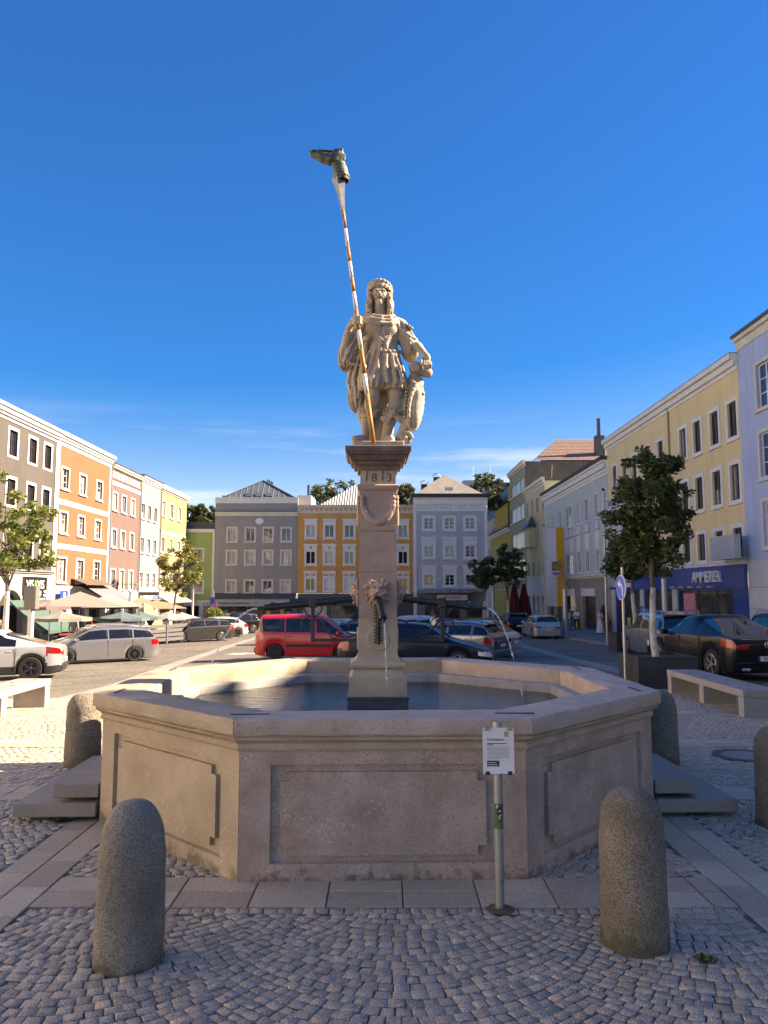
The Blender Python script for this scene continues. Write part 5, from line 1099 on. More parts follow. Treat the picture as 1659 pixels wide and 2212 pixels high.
course(b, -.05, W+.02, [(.05, 11.0, 11.25), (.12, 11.25, 11.5), (.3, 11.5, 11.9), (.42, 11.9, 12.1)], WHITE); course(b, -.05, W, [(.5, 12.105, 12.4)], mat('brown_roof_edge', (.06, .045, .04), .9, bump=.6, bscale=9), 'roof_edge')
block(b, 'corner_pilaster', .0, .35, -.04, 0, 3.4, 11.0, WHITE); course(b, 0, W, [(.1, 3.2, 3.35), (.25, 3.35, 3.5)], CREAMT, 'ledge')
STN = mat('travertine_front', (.27, .25, .215), .85, col2=(.19, .175, .15), scale=1.6, lo=.3, hi=.7, bump=.3, bscale=12)
gh = [(1.2, 3.2, -1.5, 1.3), (4.4, 6.6, -1.5, 1.1+1.1), (8.3, 12.0, -1.4, 1.7), (14.6, 18.6, -1.5, 1.7)]; wall(b, W, ZB, 3.3, gh, STN, name='ground_floor_wall', rev=.3)
arch(b, 4.4, 6.6, -1.5, 1.1, STN, mat('arch_door_brown', (.05, .045, .04), .6), CREAMT, .28)
for a, c, t in ((1.2, 3.2, 1.3), (8.3, 12.0, 1.7), (14.6, 18.6, 1.7)): block(b, 'shop_window', a, c, .24, .28, -1.5, t, SHOPG if a < 14 else mat('black_shop', (.01, .01, .012), .2))
for a, c in ((8.2, 12.1), (14.5, 18.7)): block(b, 'shop_sign', a, c, -.12, -.02, 1.72, 2.35, mat('pale_sign', (.6, .58, .58), .6))
block(b, 'shop_sign', 1.0, 3.6, -.15, -.02, 1.9, 2.9, mat('mural_blue', (.06, .10, .16), .6, col2=(.3, .12, .1), scale=4)); block(b, 'red_shade', .9, 3.9, -.5, -.02, 1.25, 1.65, mat('red_brown_shade', (.30, .09, .06), .7)); block(b, 'yellow_door', 2.3, 3.1, .2, .23, -1.5, 1.2, mat('pale_green_door', (.45, .45, .2), .6))
lettering('letters', 'HENI', .75, .01, mat('faint_letter', (.05, .05, .055), .6), b, (16.4, .225, .55))
for q, z_, w_, h_ in ((14.9, 2.02, .5, .2), (15.5, 1.95, .3, .3), (15.0, 1.8, .35, .08)): block(b, 'faded_emblem', q, q+w_, -.135, -.12, z_, z_+h_, MATS['grey_letter'])
yb = MB().add([(13.0, -.35, -1.0), (13.9, -.35, -1.0), (13.55, -.3, 1.2), (13.35, -.3, 1.2)], [(0, 1, 2, 3)]); yb.add([(13.0, -.37, -1.0), (13.9, -.37, -1.0), (13.55, -.32, 1.2), (13.35, -.32, 1.2)], [(3, 2, 1, 0)]); yb.build('yellow_pennant', mat('yellow_cloth', (.72, .55, .02), .8), b)
# big yellow house with the blue shop
b = right_house('yellow_house', 'large yellow house with dark brown windows above a dark blue shop front', 57.85); W = 21.8; C_ = plaster('yellow_plaster', (.70, .55, .30), .93)
cs = [57.85-y for y in (56.6, 54.25, 52.1, 49.6, 47.15, 43.6, 41.6, 39.4, 37.35)]; hl = [(s, s+.95, z, z+h_) for s in cs for z, h_ in ((9.6, 1.7), (6.5, 1.72), (3.75, 1.4))]
wall(b, W, 3.45, 13.0, hl, C_)
for i, (s, e, z, t) in enumerate(hl): window(b, s, z, .95, t-z, .21, BROWNF, GLD if i % 5 else GLG, 2, 1 if z > 9 else 2, sill=.03, dep=.13, fw=.08)
course(b, -.1, W, [(.06, 12.75, 12.95), (.22, 12.95, 13.25), (.4, 13.25, 13.5)], WHITE); block(b, 'roof_edge', -.1, W, -.42, 3, 13.5, 13.56, STEEL); MB().tube([(12.75, -.05, 3.5), (12.75, -.05, 13.2)], .07, 8).build('downpipe', mat('brown_pipe', (.30, .20, .11), .6), b)
course(b, 0, W, [(.1, 3.4, 3.5)], WHITE, 'ledge')
BLU = mat('shop_blue', (.012, .06, .26), .12, spec=.5); wall(b, W, ZB, 2.25, [(1.2, 6.6, -1.3, 2.15), (7.4, 12.4, -1.3, 2.15), (13.2, 20.2, -1.3, 2.15)], BLU, name='ground_floor_wall', rev=.3); fa = block(b, 'shop_fascia', .1, W-.02, -.16, 0, 2.25, 3.38, BLU)
for a, c in ((1.2, 6.6), (7.4, 12.4), (13.2, 20.2)):
    s_ = block(b, 'shop_window', a, c, .22, .26, -1.3, 2.15, SHOPG)
    for q in np.linspace(a, c, 4): block(s_, 'mullion', q-.05, q+.05, .16, .218, -1.3, 2.15, mat('shop_frame_dark', (.05, .05, .055), .4))
for a, c in ((.3, 1.1), (6.7, 7.35), (12.45, 13.15)): block(b, 'pale_pillar', a, c, -.1, 0, ZB, 2.24, mat('pillar_grey', (.42, .42, .42), .6))
for i in range(7): block(b, 'pillar_notice', 6.8, 7.25, -.13, -.1, -1+i*.32, -.78+i*.32, mat('sign_blue2', (.01, .07, .25), .5))
for i in range(4): block(b, 'pillar_notice', 12.6, 13.0, -.13, -.1, -.9+i*.5, -.6+i*.5, mat('dark_notice', (.05, .05, .06), .5))
FLW = mat('blossom_pink', (.62, .32, .36), .9, col2=(.35, .10, .12), scale=7, lo=.4, hi=.6); block(b, 'blossom_display', 13.6, 15.2, .12, .2, -1.2, 2.0, FLW); block(b, 'blossom_display', 15.4, 19.0, .12, .2, -1.2, -.5, FLW)
for x, z, m_ in ((3.0, -.2, mat('poster_yellow', (.6, .45, .05), .6)), (9.0, -.6, mat('poster_red', (.5, .06, .04), .6)), (10.4, -.5, MATS['poster_yellow'])): block(b, 'poster', x, x+.7, .17, .2, z-.6, z+.5, m_)
lettering('letters', 'AMMERER', .80, .12, WHITE, fa, (17.7, -.24, 2.83), bold=.012)
for i in range(6): MB().bbox(12.2+i*1.25, 12.75+i*1.25, -.6, -.4, 2.28, 2.38, .02).build('spot_lamp', STEEL, fa)
sb = block(b, 'blank_sign_box', 19.75, 22.4, -.85, -.55, 3.62, 4.75, mat('sign_box_grey', (.40, .43, .44), .7, col2=(.34, .37, .38), scale=1.2))
# blue house and its neighbour (mostly outside the picture; they shade the square)
b = right_house('blue_house', 'tall lavender blue house at the right edge with tall white windows', 36.049); W = 16; C_ = plaster('lavender_plaster', (.36, .45, .64), .9, streak=(.27, .30, .37))
cs = [1.75, 4.6, 7.6, 10.6, 13.4]; hl = [(s, s+1.35, z, z+2.0) for s in cs for z in (10.35, 7.2, 4.1)]; wall(b, W, 3.5, 14.0, hl, C_)
for s, e, z, t in hl: window(b, s, z, 1.35, 2.0, .16, PVC, GLB, 2, 3, trim=CREAMT, sill=.08, dep=.16)
course(b, -.05, W, [(.05, 13.6, 14.0), (.2, 14.0, 14.2)], CREAMT); course(b, -.05, W, [(.3, 14.205, 14.34)], ROOFD, 'gutter'); wall(b, W, ZB, 3.5, [(2.4, 5.4, -1, 2.2)], plaster('pale_stone_ground_floor', (.50, .52, .54)), name='ground_floor_wall', rev=.3); block(b, 'gate', 2.4, 5.4, .24, .28, -1, 2.2, MATS['arch_interior'])
for z in (.3, 1.3, 2.3): course(b, 0, W, [(.012, z-.02, z+.02)], MATS['shop_frame'], 'joint')
for nm, y1, wd, zt, lb in (('plain_house', 20.0, 8.35, 12.75, 'low plain house beyond the right edge beside the lavender one'), ('plain_house', 11.6, 2.1, 13.2, 'narrow plain house beyond the right edge opposite the basin'), ('plain_house', 9.45, 23.4, 13.8, 'long plain house beyond the right edge level with the camera')):
    b = right_house(nm, lb, y1); wall(b, wd, ZB, zt-.3, [], plaster('plain_plaster', (.7, .64, .54))); course(b, 0, wd, [(.3, zt-.3, zt)], CREAMT)
# ---------- beyond the roofs
b = house('grey_tower_block', 'far pale grey block rising behind the shingle roof', 18.2, 175, 0); wall(b, 5, ZB, 27.5, [], plaster('pale_blue_grey', (.36, .40, .43))); block(b, 'dark_storey', 5, 13, 0, 8, ZB, 27, ROOFD)
for x in (2.5, 6.5, 12): MB().tube([(x, 2, 27), (x, 2, 31)], .06, 4).build('antenna', STEEL, b)
# the left row goes on beyond the picture, sunlit, and throws its light back on to the square
for i, (nm, y0, wd, c, lb) in enumerate((('ivory_house', 17.0, 15.9, (.8, .72, .58), 'ivory house beyond the left edge of the picture'), ('white_corner_house', 1.0, 15.9, (.8, .76, .68), 'white house beyond the left edge level with the camera'), ('cream_end_house', -17.0, 17.9, (.8, .7, .54), 'cream house behind the camera on the left'))):
    b = left_house(nm, lb, y0, y0+wd); hl = [(s, s+1.0, z, z+1.5) for s in np.arange(1.2, wd-1.5, 2.6) for z in (9.6, 6.6, 3.6)]
    wall(b, wd, ZB, 12.6, hl, plaster(nm+'_plaster', c, .93)); course(b, 0, wd, [(.1, 12.3, 12.5), (.3, 12.5, 12.8)], WHITE)
    for s, e, z, t in hl: window(b, float(s), z, 1.0, 1.5, .14, PVC, GLG, 2, 1, sill=.05)
# ------------------------------------------------------------------ vehicles
TYRE = mat('tyre_rubber', (.018, .018, .019), .85); RIMA = mat('alloy_rim', (.36, .37, .38), .3, metal=.8); RIMD = mat('dark_rim', (.05, .05, .055), .35, metal=.6); BLKP = mat('black_plastic', (.018, .018, .02), .6)
CARG = glass_mat('car_glass', (.012, .015, .018), .32); CARGD = mat('tinted_car_glass', (.006, .007, .009), .03, spec=.8); TAIL = mat('tail_light_red', (.30, .006, .008), .15, spec=.6); HEAD = mat('head_light', (.55, .57, .6), .08, spec=.8)
PLATE = mat('number_plate', (.68, .68, .66), .5); PLB = mat('plate_blue', (.01, .05, .35), .5); CHROME = mat('chrome', (.65, .66, .68), .12, metal=1.); INTER = mat('car_interior', (.03, .03, .033), .9)
def paint(name, c, metal=.0, rough=.28): return mat('paint_'+name, c, rough, metal=metal, coat=1. if max(c) > .05 else .3, spec=.5 if max(c) > .05 else .2)
def wheel_meshes(r, wd, rimm, spokes):
    t = MB().lathe([(r*.66, -wd/2), (r*.9, -wd/2), (r*.985, -wd*.38), (r, -wd*.2), (r, wd*.2), (r*.985, wd*.38), (r*.9, wd/2), (r*.66, wd/2)], 28, cap=False).xf(Matrix.Rotation(R(-90), 4, 'X')).mesh('wheel', TYRE, 35)
    q = MB().lathe([(r*.67, -wd*.47), (r*.62, -wd*.5), (r*.6, -wd*.42), (r*.6, wd*.3)], 28, cap=False); q.lathe([(r*.15, -wd*.46), (r*.13, -wd*.49), (.005, -wd*.49)], 14)
    for i in range(spokes):
        a = 2*math.pi*i/spokes
        for d in ((-.09, .09) if spokes < 8 else (0,)):
            c, s = math.cos(a+d), math.sin(a+d); n = (-s*r*.045, c*r*.045)
            q.add([(c*r*.12+n[0]*e, s*r*.12+n[1]*e, z) for e in (-1, 1) for z in (-wd*.46, -wd*.3)]+[(c*r*.63+n[0]*e, s*r*.63+n[1]*e, z) for e in (-1, 1) for z in (-wd*.48, -wd*.32)],
                  [(0, 2, 6, 4), (0, 4, 5, 1), (2, 3, 7, 6)])
    q.lathe([(r*.6, -wd*.2), (.01, -wd*.2)], 28, mi=1, cap=False)
    return t, q.xf(Matrix.Rotation(R(-90), 4, 'X')).mesh('rim', [rimm, BLKP], 35)
def car(name, label, px0, py0, head, pt, L=4.5, W=1.8, H=1.47, kind='wagon', wb=2.65, wr=.32, clear=.17, rim=RIMA, spokes=5, glass=None, clad=None, rails=0, pillars=None, strip_=False, tail=None, group='cars parked on the square',
        plate=None, belt=(.88, .98), hood=(.70, .98), tailz=.97, mirror=True, star=False, lamps=True, cat='car'):
    glass = glass or CARG; hl = L/2
    if kind == 'van': cow, wst, rr, rg = hl-.78, hl-1.55, -hl+.22, -hl+.06
    elif kind == 'hatch': cow, wst, rr, rg = hl-1.0, hl-1.75, -hl+.85, -hl+.2
    elif kind == 'coupe': cow, wst, rr, rg = hl-1.35, hl-2.1, -hl+1.75, -hl+.42
    elif kind == 'lift': cow, wst, rr, rg = hl-1.2, hl-1.95, -hl+1.35, -hl+.42
    elif kind == 'suv': cow, wst, rr, rg = hl-1.1, hl-1.8, -hl+.5, -hl+.14
    else: cow, wst, rr, rg = hl-1.15, hl-1.9, -hl+.42, -hl+.14
    prof = [(hl, hood[0]-.16), (hl-.05, hood[0]-.03), (hl-.14, hood[0]), (cow, hood[1]), (wst, H-.05), (wst-.5, H), ((wst+rr)/2-.3, H), (rr, H-(.09 if kind != 'van' else .04)), (rg, tailz), (-hl+.03, tailz-.07), (-hl, tailz-.25)]
    if kind == 'van': prof = [(hl, .62), (hl-.06, .78), (hl-.14, .84), (cow, 1.08), (wst, H-.06), (wst-.5, H), (-.5, H), (rr, H-.03), (-hl+.07, 1.08), (-hl+.02, 1.0), (-hl, .8)]
    px = np.array([p[0] for p in prof])[::-1]; pz = np.array([p[1] for p in prof])[::-1]
    fx = np.arange(-hl, hl+.001, .01); fz = np.interp(fx, px, pz); ker = np.hanning(19 if kind != 'van' else 15); ker /= ker.sum(); pad = len(ker)//2
    fz = np.convolve(np.concatenate([np.full(pad, fz[0]), fz, np.full(pad, fz[-1])]), ker, 'valid'); ztop = lambda x: np.interp(x, fx, fz)
    xw = (wb/2+.03*(hl-2), -wb/2+.03*(hl-2)); ra = wr+.065
    xs = np.unique(np.concatenate([np.linspace(-hl, -hl+.3, 7), np.linspace(-hl+.3, hl-.3, int((L-.6)/.055)), np.linspace(hl-.3, hl, 7), [xw[0]-ra, xw[0]+ra, xw[1]-ra, xw[1]+ra]]))
    fr = [0, .06, .16, .28, .40, .52, .64, .75, .85, .93, 1.]; gf = [.09, .36, .64, .91, 1.]; rows = []
    NB = len(fr)
    for x in xs:
        e = max(0, (abs(x)-(hl-.42))/.42); w_ = W/2*(1-.13*e**2.2)*(1-.02*abs(x)/hl); zt = float(ztop(x)); zb = min(belt[1]+(belt[0]-belt[1])*(x+hl)/L, zt-.035)
        zb0 = clear+.07*max(0, (abs(x)-hl+.35)/.35)
        for c in xw:
            if abs(x-c) < ra: zb0 = max(zb0, wr+math.sqrt(max(0, ra*ra-(x-c)**2))-.02)
        g = min(1, max(0, (zt-zb)/.42)); wrf = w_*(.93-.17*g if kind != 'van' else .94-.1*g); r = [(w_*.9 if zb0 < clear+.08 else w_*.97, zb0-.03)]
        for f in fr:
            bul = .955+.045*math.sin(math.pi*min(1, .18+.62*f))
            r.append((w_*bul, zb0+(zb-zb0)*f))
        wt = r[-1][0]-.012; zr = zt-(.10*g+.01)
        for f in gf: r.append((wt+(wrf-wt)*(f**1.25), zb+.004+(zr-zb)*f))
        r += [(wrf*.93, zt-.045*g-.004), (wrf*.8, zt-.012*g-.001), (wrf*.45, zt), (0., zt+.004)]
        rows.append(r)
    A = np.array(rows); n = A.shape[1]; full = np.concatenate([np.stack([np.repeat(xs[:, None], n, 1), -A[..., 0], A[..., 1]], -1), np.stack([np.repeat(xs[:, None], n-1, 1), A[:, -2::-1, 0], A[:, -2::-1, 1]], -1)], 1)
    m = full.shape[1]; V = full.reshape(-1, 3); Q = []
    parts = {}
    def put(nm, q): parts.setdefault(nm, []).append(q)
    iB = NB  # ring index of the belt
    if pillars is None:
        xb = (cow+rr)/2+.12-(.2 if kind in ('coupe', 'lift') else 0); pillars = [(cow+.25, xb+.045), (xb-.045, xb-.98), (xb-1.06, rr-.22 if kind != 'van' else rr)]
        if kind == 'hatch': pillars = [(cow+.25, xb+.045), (xb-.045, rr-.1)]
    for i in range(len(xs)-1):
        xc = (xs[i]+xs[i+1])/2; zt = float(ztop(xc)); zb = belt[1]+(belt[0]-belt[1])*(xc+hl)/L
        for j in range(m-1):
            jj = j if j < n-1 else m-2-j; side = 0 if j < n-1 else 1
            q = (i*m+j, i*m+j+1, (i+1)*m+j+1, (i+1)*m+j); zc = (A[i, jj, 1]+A[i, jj+1, 1])/2; nm = 'body'
            if iB+1 <= jj < iB+4 and zt-zb > .16:
                for k, (a, c) in enumerate(pillars):
                    if c < xc < a: nm = 'side_window_%d_%d' % (k, side)
            if jj >= n-4:
                if wst+.06 < xc < cow-.04: nm = 'windscreen'
                if rg+.05 < xc < rr-.06 and kind != 'van': nm = 'rear_window'
            if lamps and xc > hl-.42 and hood[0]-.2 < zc < hood[0]-.06 and jj < iB+1: nm = 'headlight_%d' % side
            if lamps and xc < -hl+(.34 if kind != 'coupe' else .45) and tailz-.30 < zc < tailz-.06 and jj < iB+1 and kind != 'van': nm = 'tail_light_%d' % side
            if kind == 'van' and xc < -hl+.1 and .75 < zc < 1.25: nm = 'tail_light_%d' % side
            if clad and zc < clear+.22 and nm == 'body' or (clad and nm == 'body' and any(abs(xc-c) < ra+.05 and zc < wr+math.sqrt(max(0, (ra+.06)**2-(xc-c)**2)) for c in xw)): nm = 'cladding'
            put(nm, q)
    # end faces
    VL = V.tolist()
    for ci, xe in ((0, -1), (len(xs)-1, 1)):
        NC = 10; idx = []
        for j in range(n):
            y_, z_ = A[ci, j]; idx.append([])
            for c in range(NC+1):
                t = -1+2*c/NC; VL.append((xs[ci]+xe*.035*(1-t*t), y_*t, z_)); idx[-1].append(len(VL)-1)
        for j in range(n-1):
            for c in range(NC):
                q = (idx[j][c], idx[j][c+1], idx[j+1][c+1], idx[j+1][c]); q = q if xe < 0 else q[::-1]; q = q[::-1]
                zc = (A[ci, j, 1]+A[ci, j+1, 1])/2; t = abs(-1+2*(c+.5)/NC); nm = 'body'
                if lamps and xe < 0 and t > .6 and tailz-.30 < zc < tailz-.06 and kind != 'van': nm = 'tail_light_%d' % (0 if c < NC/2 else 1)
                if xe > 0 and t > .6 and hood[0]-.2 < zc < hood[0]-.06: nm = 'headlight_%d' % (0 if c < NC/2 else 1)
                if xe > 0 and t < .6 and .3 < zc < hood[0]-.08: nm = 'grille'
                if clad and zc < clear+.2: nm = 'cladding'
                put(nm, q)
    root = thing(name, label, cat, (px0, py0, zg(px0, py0)), head, group)
    VV = np.array(VL)
    for nm, qs in parts.items():
        base = nm.split('_0')[0].split('_1')[0].split('_2')[0] if nm[-1].isdigit() else nm
        qs = np.array(qs); used, inv = np.unique(qs.ravel(), return_inverse=True); P = VV[used]
        mt = {'body': pt, 'windscreen': CARG, 'rear_window': glass, 'headlight': HEAD, 'tail_light': TAIL, 'cladding': BLKP, 'grille': BLKP}.get(base, glass if nm.startswith('side') else pt)
        if nm.startswith('side') and nm.split('_')[2] == '0': mt = CARG
        me = np_mesh(base, P, inv.reshape(qs.shape)); me.materials.append(mt); smooth_angle(me, 38); obj(base if not nm.startswith('side') else 'side_window', me, root)
    # dark inside: floor at belt height, wheel housings
    MB().box(-hl+.3, cow-.1, -W*.42, W*.42, .45, belt[0]-.1).build('interior', INTER, root)
    if kind in ('van', 'suv', 'wagon', 'lift'):
        for sx in (cow-1.15, cow-2.0):
            for sy in (-.36, .36): MB().bbox(sx-.1, sx+.05, sy-.22, sy+.22, .7, H-.35, .04).build('seat', INTER, root)
    for c in xw: MB().box(c-ra, c+ra, -W*.44, W*.44, clear-.02, min(wr+ra-.04, belt[0]-.05)).build('wheel_housing', TYRE, root)
    wk = (round(wr, 3), rim.name, spokes)
    if wk not in WIN: WIN[wk] = wheel_meshes(wr, .21, rim, spokes)
    tm, rm = WIN[wk]
    for c in xw:
        for s in (-1, 1):
            o = obj('wheel', tm, root, (c, s*(W/2-.125), wr), (0, 0, 0 if s < 0 else math.pi)); obj('rim', rm, o)
    for s in (-1, 1):                # mirrors, handles, door seams
        if mirror:
            mm = MB().bbox(-.07, .07, -.11, .11, -.07, .07, .03).xf(Matrix.Translation((cow-.22, s*(W/2+.08), belt[0]+.09))); mm.build('mirror', pt if clad is None else BLKP, root)
        for k, (a, c) in enumerate(pillars[:2]):
            zh = belt[1]+(belt[0]-belt[1])*(c+hl)/L-.13
            MB().bbox(c+.06, c+.25, s*W/2*.975-.02, s*W/2*.975+.02, zh-.02, zh+.02, .01).build('door_handle', pt, root)
        for sx in [pillars[0][1]-.045]+([pillars[1][1]-.03] if len(pillars) > 2 else []): MB().box(sx-.004, sx+.004, s*W/2-.012 if s > 0 else -W/2-.0015, W/2+.0015 if s > 0 else -W/2+.012, clear+.12, belt[1]-.04).build('door_seam', BLKP, root)
        if strip_: MB().bbox(xw[1]+ra+.05, xw[0]-ra-.05, s*W/2-.015, s*W/2+.02, .52, .62, .012).build('side_moulding', BLKP, root)
        if rails: MB().tube([(wst-.15, s*W*.35, H-.03), (wst-.3, s*W*.35, H+.045), (rr+.25, s*W*.35, H+.03), (rr+.05, s*W*.35, H-.06)], .018, 6).build('roof_rail', CHROME if rails == 2 else BLKP, root)
    # bumper, plates
    MB().bbox(-hl-.05, -hl+.02, -W*.42, W*.42, clear+.12, clear+.3, .025).build('rear_bumper', BLKP if clad else pt, root)
    for xe in (-1, 1):
        z = tailz-.36 if xe < 0 else .42
        if kind == 'coupe' and xe < 0: z = .58
        xp = xe*(hl+.052); p = MB().box(min(xp, xp-xe*.012), max(xp, xp-xe*.012), -.26, .26, z-.06, z+.06).build('number_plate', PLATE, root)
        MB().box(min(xp+xe*.002, xp-xe*.01), max(xp+xe*.002, xp-xe*.01), -.26 if xe > 0 else .215, -.215 if xe > 0 else .26, z-.058, z+.058).build('euro_band', PLB, p)
        if xe < 0 and plate: lettering('plate_letters', plate, .11, .004, BLKP, p, (xp-.004, -.02, z), -R(90), bold=.001)
    if kind == 'wagon' or kind == 'hatch' or kind == 'suv': MB().bbox(rr-.16, rr+.1, -W*.36, W*.36, H-.115, H-.07, .015).build('spoiler', pt, root)
    if star:
        zc = tailz-.2; ring = MB().tube([(-hl-.045, .075*math.cos(t), zc+.075*math.sin(t)) for t in np.linspace(0, 2*math.pi, 21)], .009, 6)
        for a in (90, 210, 330): ring.tube([(-hl-.045, 0, zc), (-hl-.045, .073*math.cos(R(a)), zc+.073*math.sin(R(a)))], [.012, .005], 6)
        ring.build('emblem', CHROME, root); MB().bbox(-hl-.045, -hl-.01, -W*.36, W*.36, tailz-.075, tailz-.06, .005).build('chrome_strip', CHROME, root)
        for s in (-1, 1): MB().bbox(-hl-.07, -hl+.03, s*.6-.14, s*.6+.14, .27, .36, .03).build('exhaust', CHROME, root)
    return root
def at_wheel(x, y, head, wb, W, which):
    """centre of a car whose near wheel (rear = -1, front = 1; on its left or right) touches the ground at x, y"""
    s, side = which; hx, hy = math.cos(head), math.sin(head); return (x-hx*wb/2*s+side*hy*(W/2-.1), y-hy*wb/2*s-side*hx*(W/2-.1))
DEG = R
WH = paint('white', (.36, .37, .38)); SIL = paint('silver', (.25, .262, .275), .6, .3); RED = paint('red', (.50, .014, .02)); BLK = paint('black', (.006, .007, .009)); NAV = paint('navy', (.006, .009, .02)); GRA = paint('matt_anthracite', (.035, .035, .036), .2, .4); STB = paint('steel_blue', (.085, .125, .18), .5, .3); SIL2 = paint('warm_silver', (.40, .40, .39), .6, .3)
# left side
h = math.atan2(-1.4, -2.32)
cx_, cy_ = at_wheel(-10.62, 33.21, h, 2.71, 1.82, (-1, 1)); car('silver_estate_car', 'silver estate car with dark mesh wheels and roof rails at left', cx_, cy_, h, SIL, 4.77, 1.82, 1.50, 'wagon', 2.71, .325, .15, RIMD, 10, None, None, 1)
car('white_estate_car', 'white car half hidden behind the silver estate', cx_-1.05, cy_+2.75, h, WH, 4.6, 1.82, 1.55, 'wagon', 2.7, .33)
cx_, cy_ = at_wheel(-11.28, 24.94, R(196), 2.68, 1.84, (-1, 1)); car('white_coupe_suv', 'white coupe SUV with black wheel arches cut off by the left edge', cx_, cy_, R(196), WH, 4.5, 1.84, 1.57, 'coupe', 2.68, .37, .2, RIMD, 5, CARGD, True, hood=(.85, 1.06), belt=(.98, 1.06), tailz=1.08)
h = math.atan2(-1.72, -2.25); cx_, cy_ = at_wheel(-10.75, 51.2, h, 2.75, 1.8, (-1, 1)); car('anthracite_estate_car', 'matt anthracite estate car with silver wheels in front of the terrace', cx_, cy_, h, GRA, 4.75, 1.8, 1.48, 'wagon', 2.75, .33, .15, RIMA, 10)
cx_, cy_ = at_wheel(-10.72, 57.0, h, 2.7, 1.82, (-1, 1)); car('white_hatchback', 'white hatchback behind the anthracite estate car', cx_, cy_, h, WH, 4.4, 1.82, 1.46, 'hatch', 2.65, .34, .15, RIMD, 5, CARGD)
cx_, cy_ = at_wheel(-10.6, 63.0, h, 2.7, 1.85, (-1, 1)); car('black_suv', 'black SUV parked nearest the hearing aid shop', cx_, cy_, h, BLK, 4.5, 1.85, 1.66, 'suv', 2.65, .35, .2, RIMA, 5, CARGD)
# middle
cx_, cy_ = -3.05, 32.4; car('red_van', 'red family van with black side mouldings and steel wheels', cx_, cy_, 0., RED, 4.38, 1.81, 1.82, 'van', 2.73, .325, .17, mat('steel_wheel_black', (.02, .02, .022), .5), 6, CARG, None, 0, [(1.25, .32), (.22, -.92), (-1.0, -1.98)], True, belt=(1.0, 1.08), tailz=1.1, hood=(.84, 1.08), cat='van')
car('navy_liftback', 'dark navy liftback car right behind the fountain column', 1.0, 24.4, R(-7), NAV, 4.69, 1.83, 1.47, 'lift', 2.69, .33, .14, RIMA, 5, CARGD)
car('dark_grey_suv', 'dark grey SUV roof showing behind the red van', -4.3, 46.5, R(20), paint('dark_grey', (.04, .042, .045)), 4.5, 1.84, 1.68, 'suv', 2.65, .34, .2, RIMA, 5, CARGD, None, 1)
car('silver_hatchback', 'silver hatchback showing between the red van and the column', -1.9, 38.5, R(-30), SIL, 4.3, 1.8, 1.52, 'hatch', 2.6, .32)
car('blue_hatchback', 'blue hatchback nose beside the front of the red van', -.6, 35.3, R(-30), STB, 4.2, 1.76, 1.46, 'hatch', 2.55, .31)
# right of the column: rows parked at an angle, tails towards the lane
hA = R(180-32)
car('steel_blue_estate_car', 'steel blue estate car with roof rails, its tail towards the lane', 2.55, 29.9, hA, STB, 4.25, 1.66, 1.47, 'wagon', 2.47, .3, .15, RIMA, 5, None, None, 1)
car('white_small_car', 'white small car just beyond the steel blue estate', 3.6, 32.6, hA, WH, 4.0, 1.7, 1.5, 'hatch', 2.5, .31)
car('dark_blue_saloon', 'dark blue car behind the man in the white shirt', 2.3, 37.6, hA, NAV, 4.5, 1.8, 1.47, 'wagon', 2.65, .32, .15, RIMA, 5, CARGD)
car('pale_estate_car', 'pale silver car showing its roof left of the shirted man', 1.6, 42.3, hA, SIL2, 4.5, 1.8, 1.5, 'wagon', 2.65, .32)
car('white_far_car', 'white car farthest back beside the column', 1.5, 47.8, hA, WH, 4.5, 1.8, 1.55, 'wagon', 2.65, .32)
car('red_small_car', 'red small car just right of the column', .2, 39.5, hA, RED, 3.9, 1.7, 1.5, 'hatch', 2.45, .3)
# lane on the right
car('warm_silver_estate', 'silver estate car seen from behind on the right lane beside a lamp post', 10.35, 51.4, R(91), SIL2, 4.55, 1.78, 1.49, 'wagon', 2.6, .33, .16, RIMA, 10, CARGD, plate='RI 748 EG')
car('black_estate_car', 'black estate car parked in front of the silver one on the right lane', 9.9, 59.5, R(92), BLK, 4.7, 1.82, 1.5, 'wagon', 2.7, .33, .16, RIMA, 5, CARGD, None, 2)
car('silver_people_carrier', 'silver people carrier with dark rear window and roof rails by the blue shop', 10.72, 29.9, R(90), SIL, 4.85, 1.9, 1.74, 'suv', 2.92, .33, .17, RIMA, 10, CARGD, None, 2, hood=(.8, 1.06), belt=(.97, 1.07), tailz=1.06, cat='people carrier')
car('black_coupe_suv', 'glossy black coupe SUV seen from behind at the right edge', 9.12, 21.5, R(97), BLK, 4.74, 1.93, 1.6, 'coupe', 2.87, .38, .2, RIMA, 5, CARGD, None, 0, plate='RI 001', belt=(1.0, 1.1), hood=(.85, 1.08), tailz=1.12, star=True, cat='SUV')
car('black_rail_suv', 'black SUV with silver roof rails half hidden at the right edge', 13.1, 25.6, R(90), BLK, 4.6, 1.85, 1.62, 'suv', 2.7, .34, .2, RIMA, 5, CARGD, None, 2, cat='SUV')
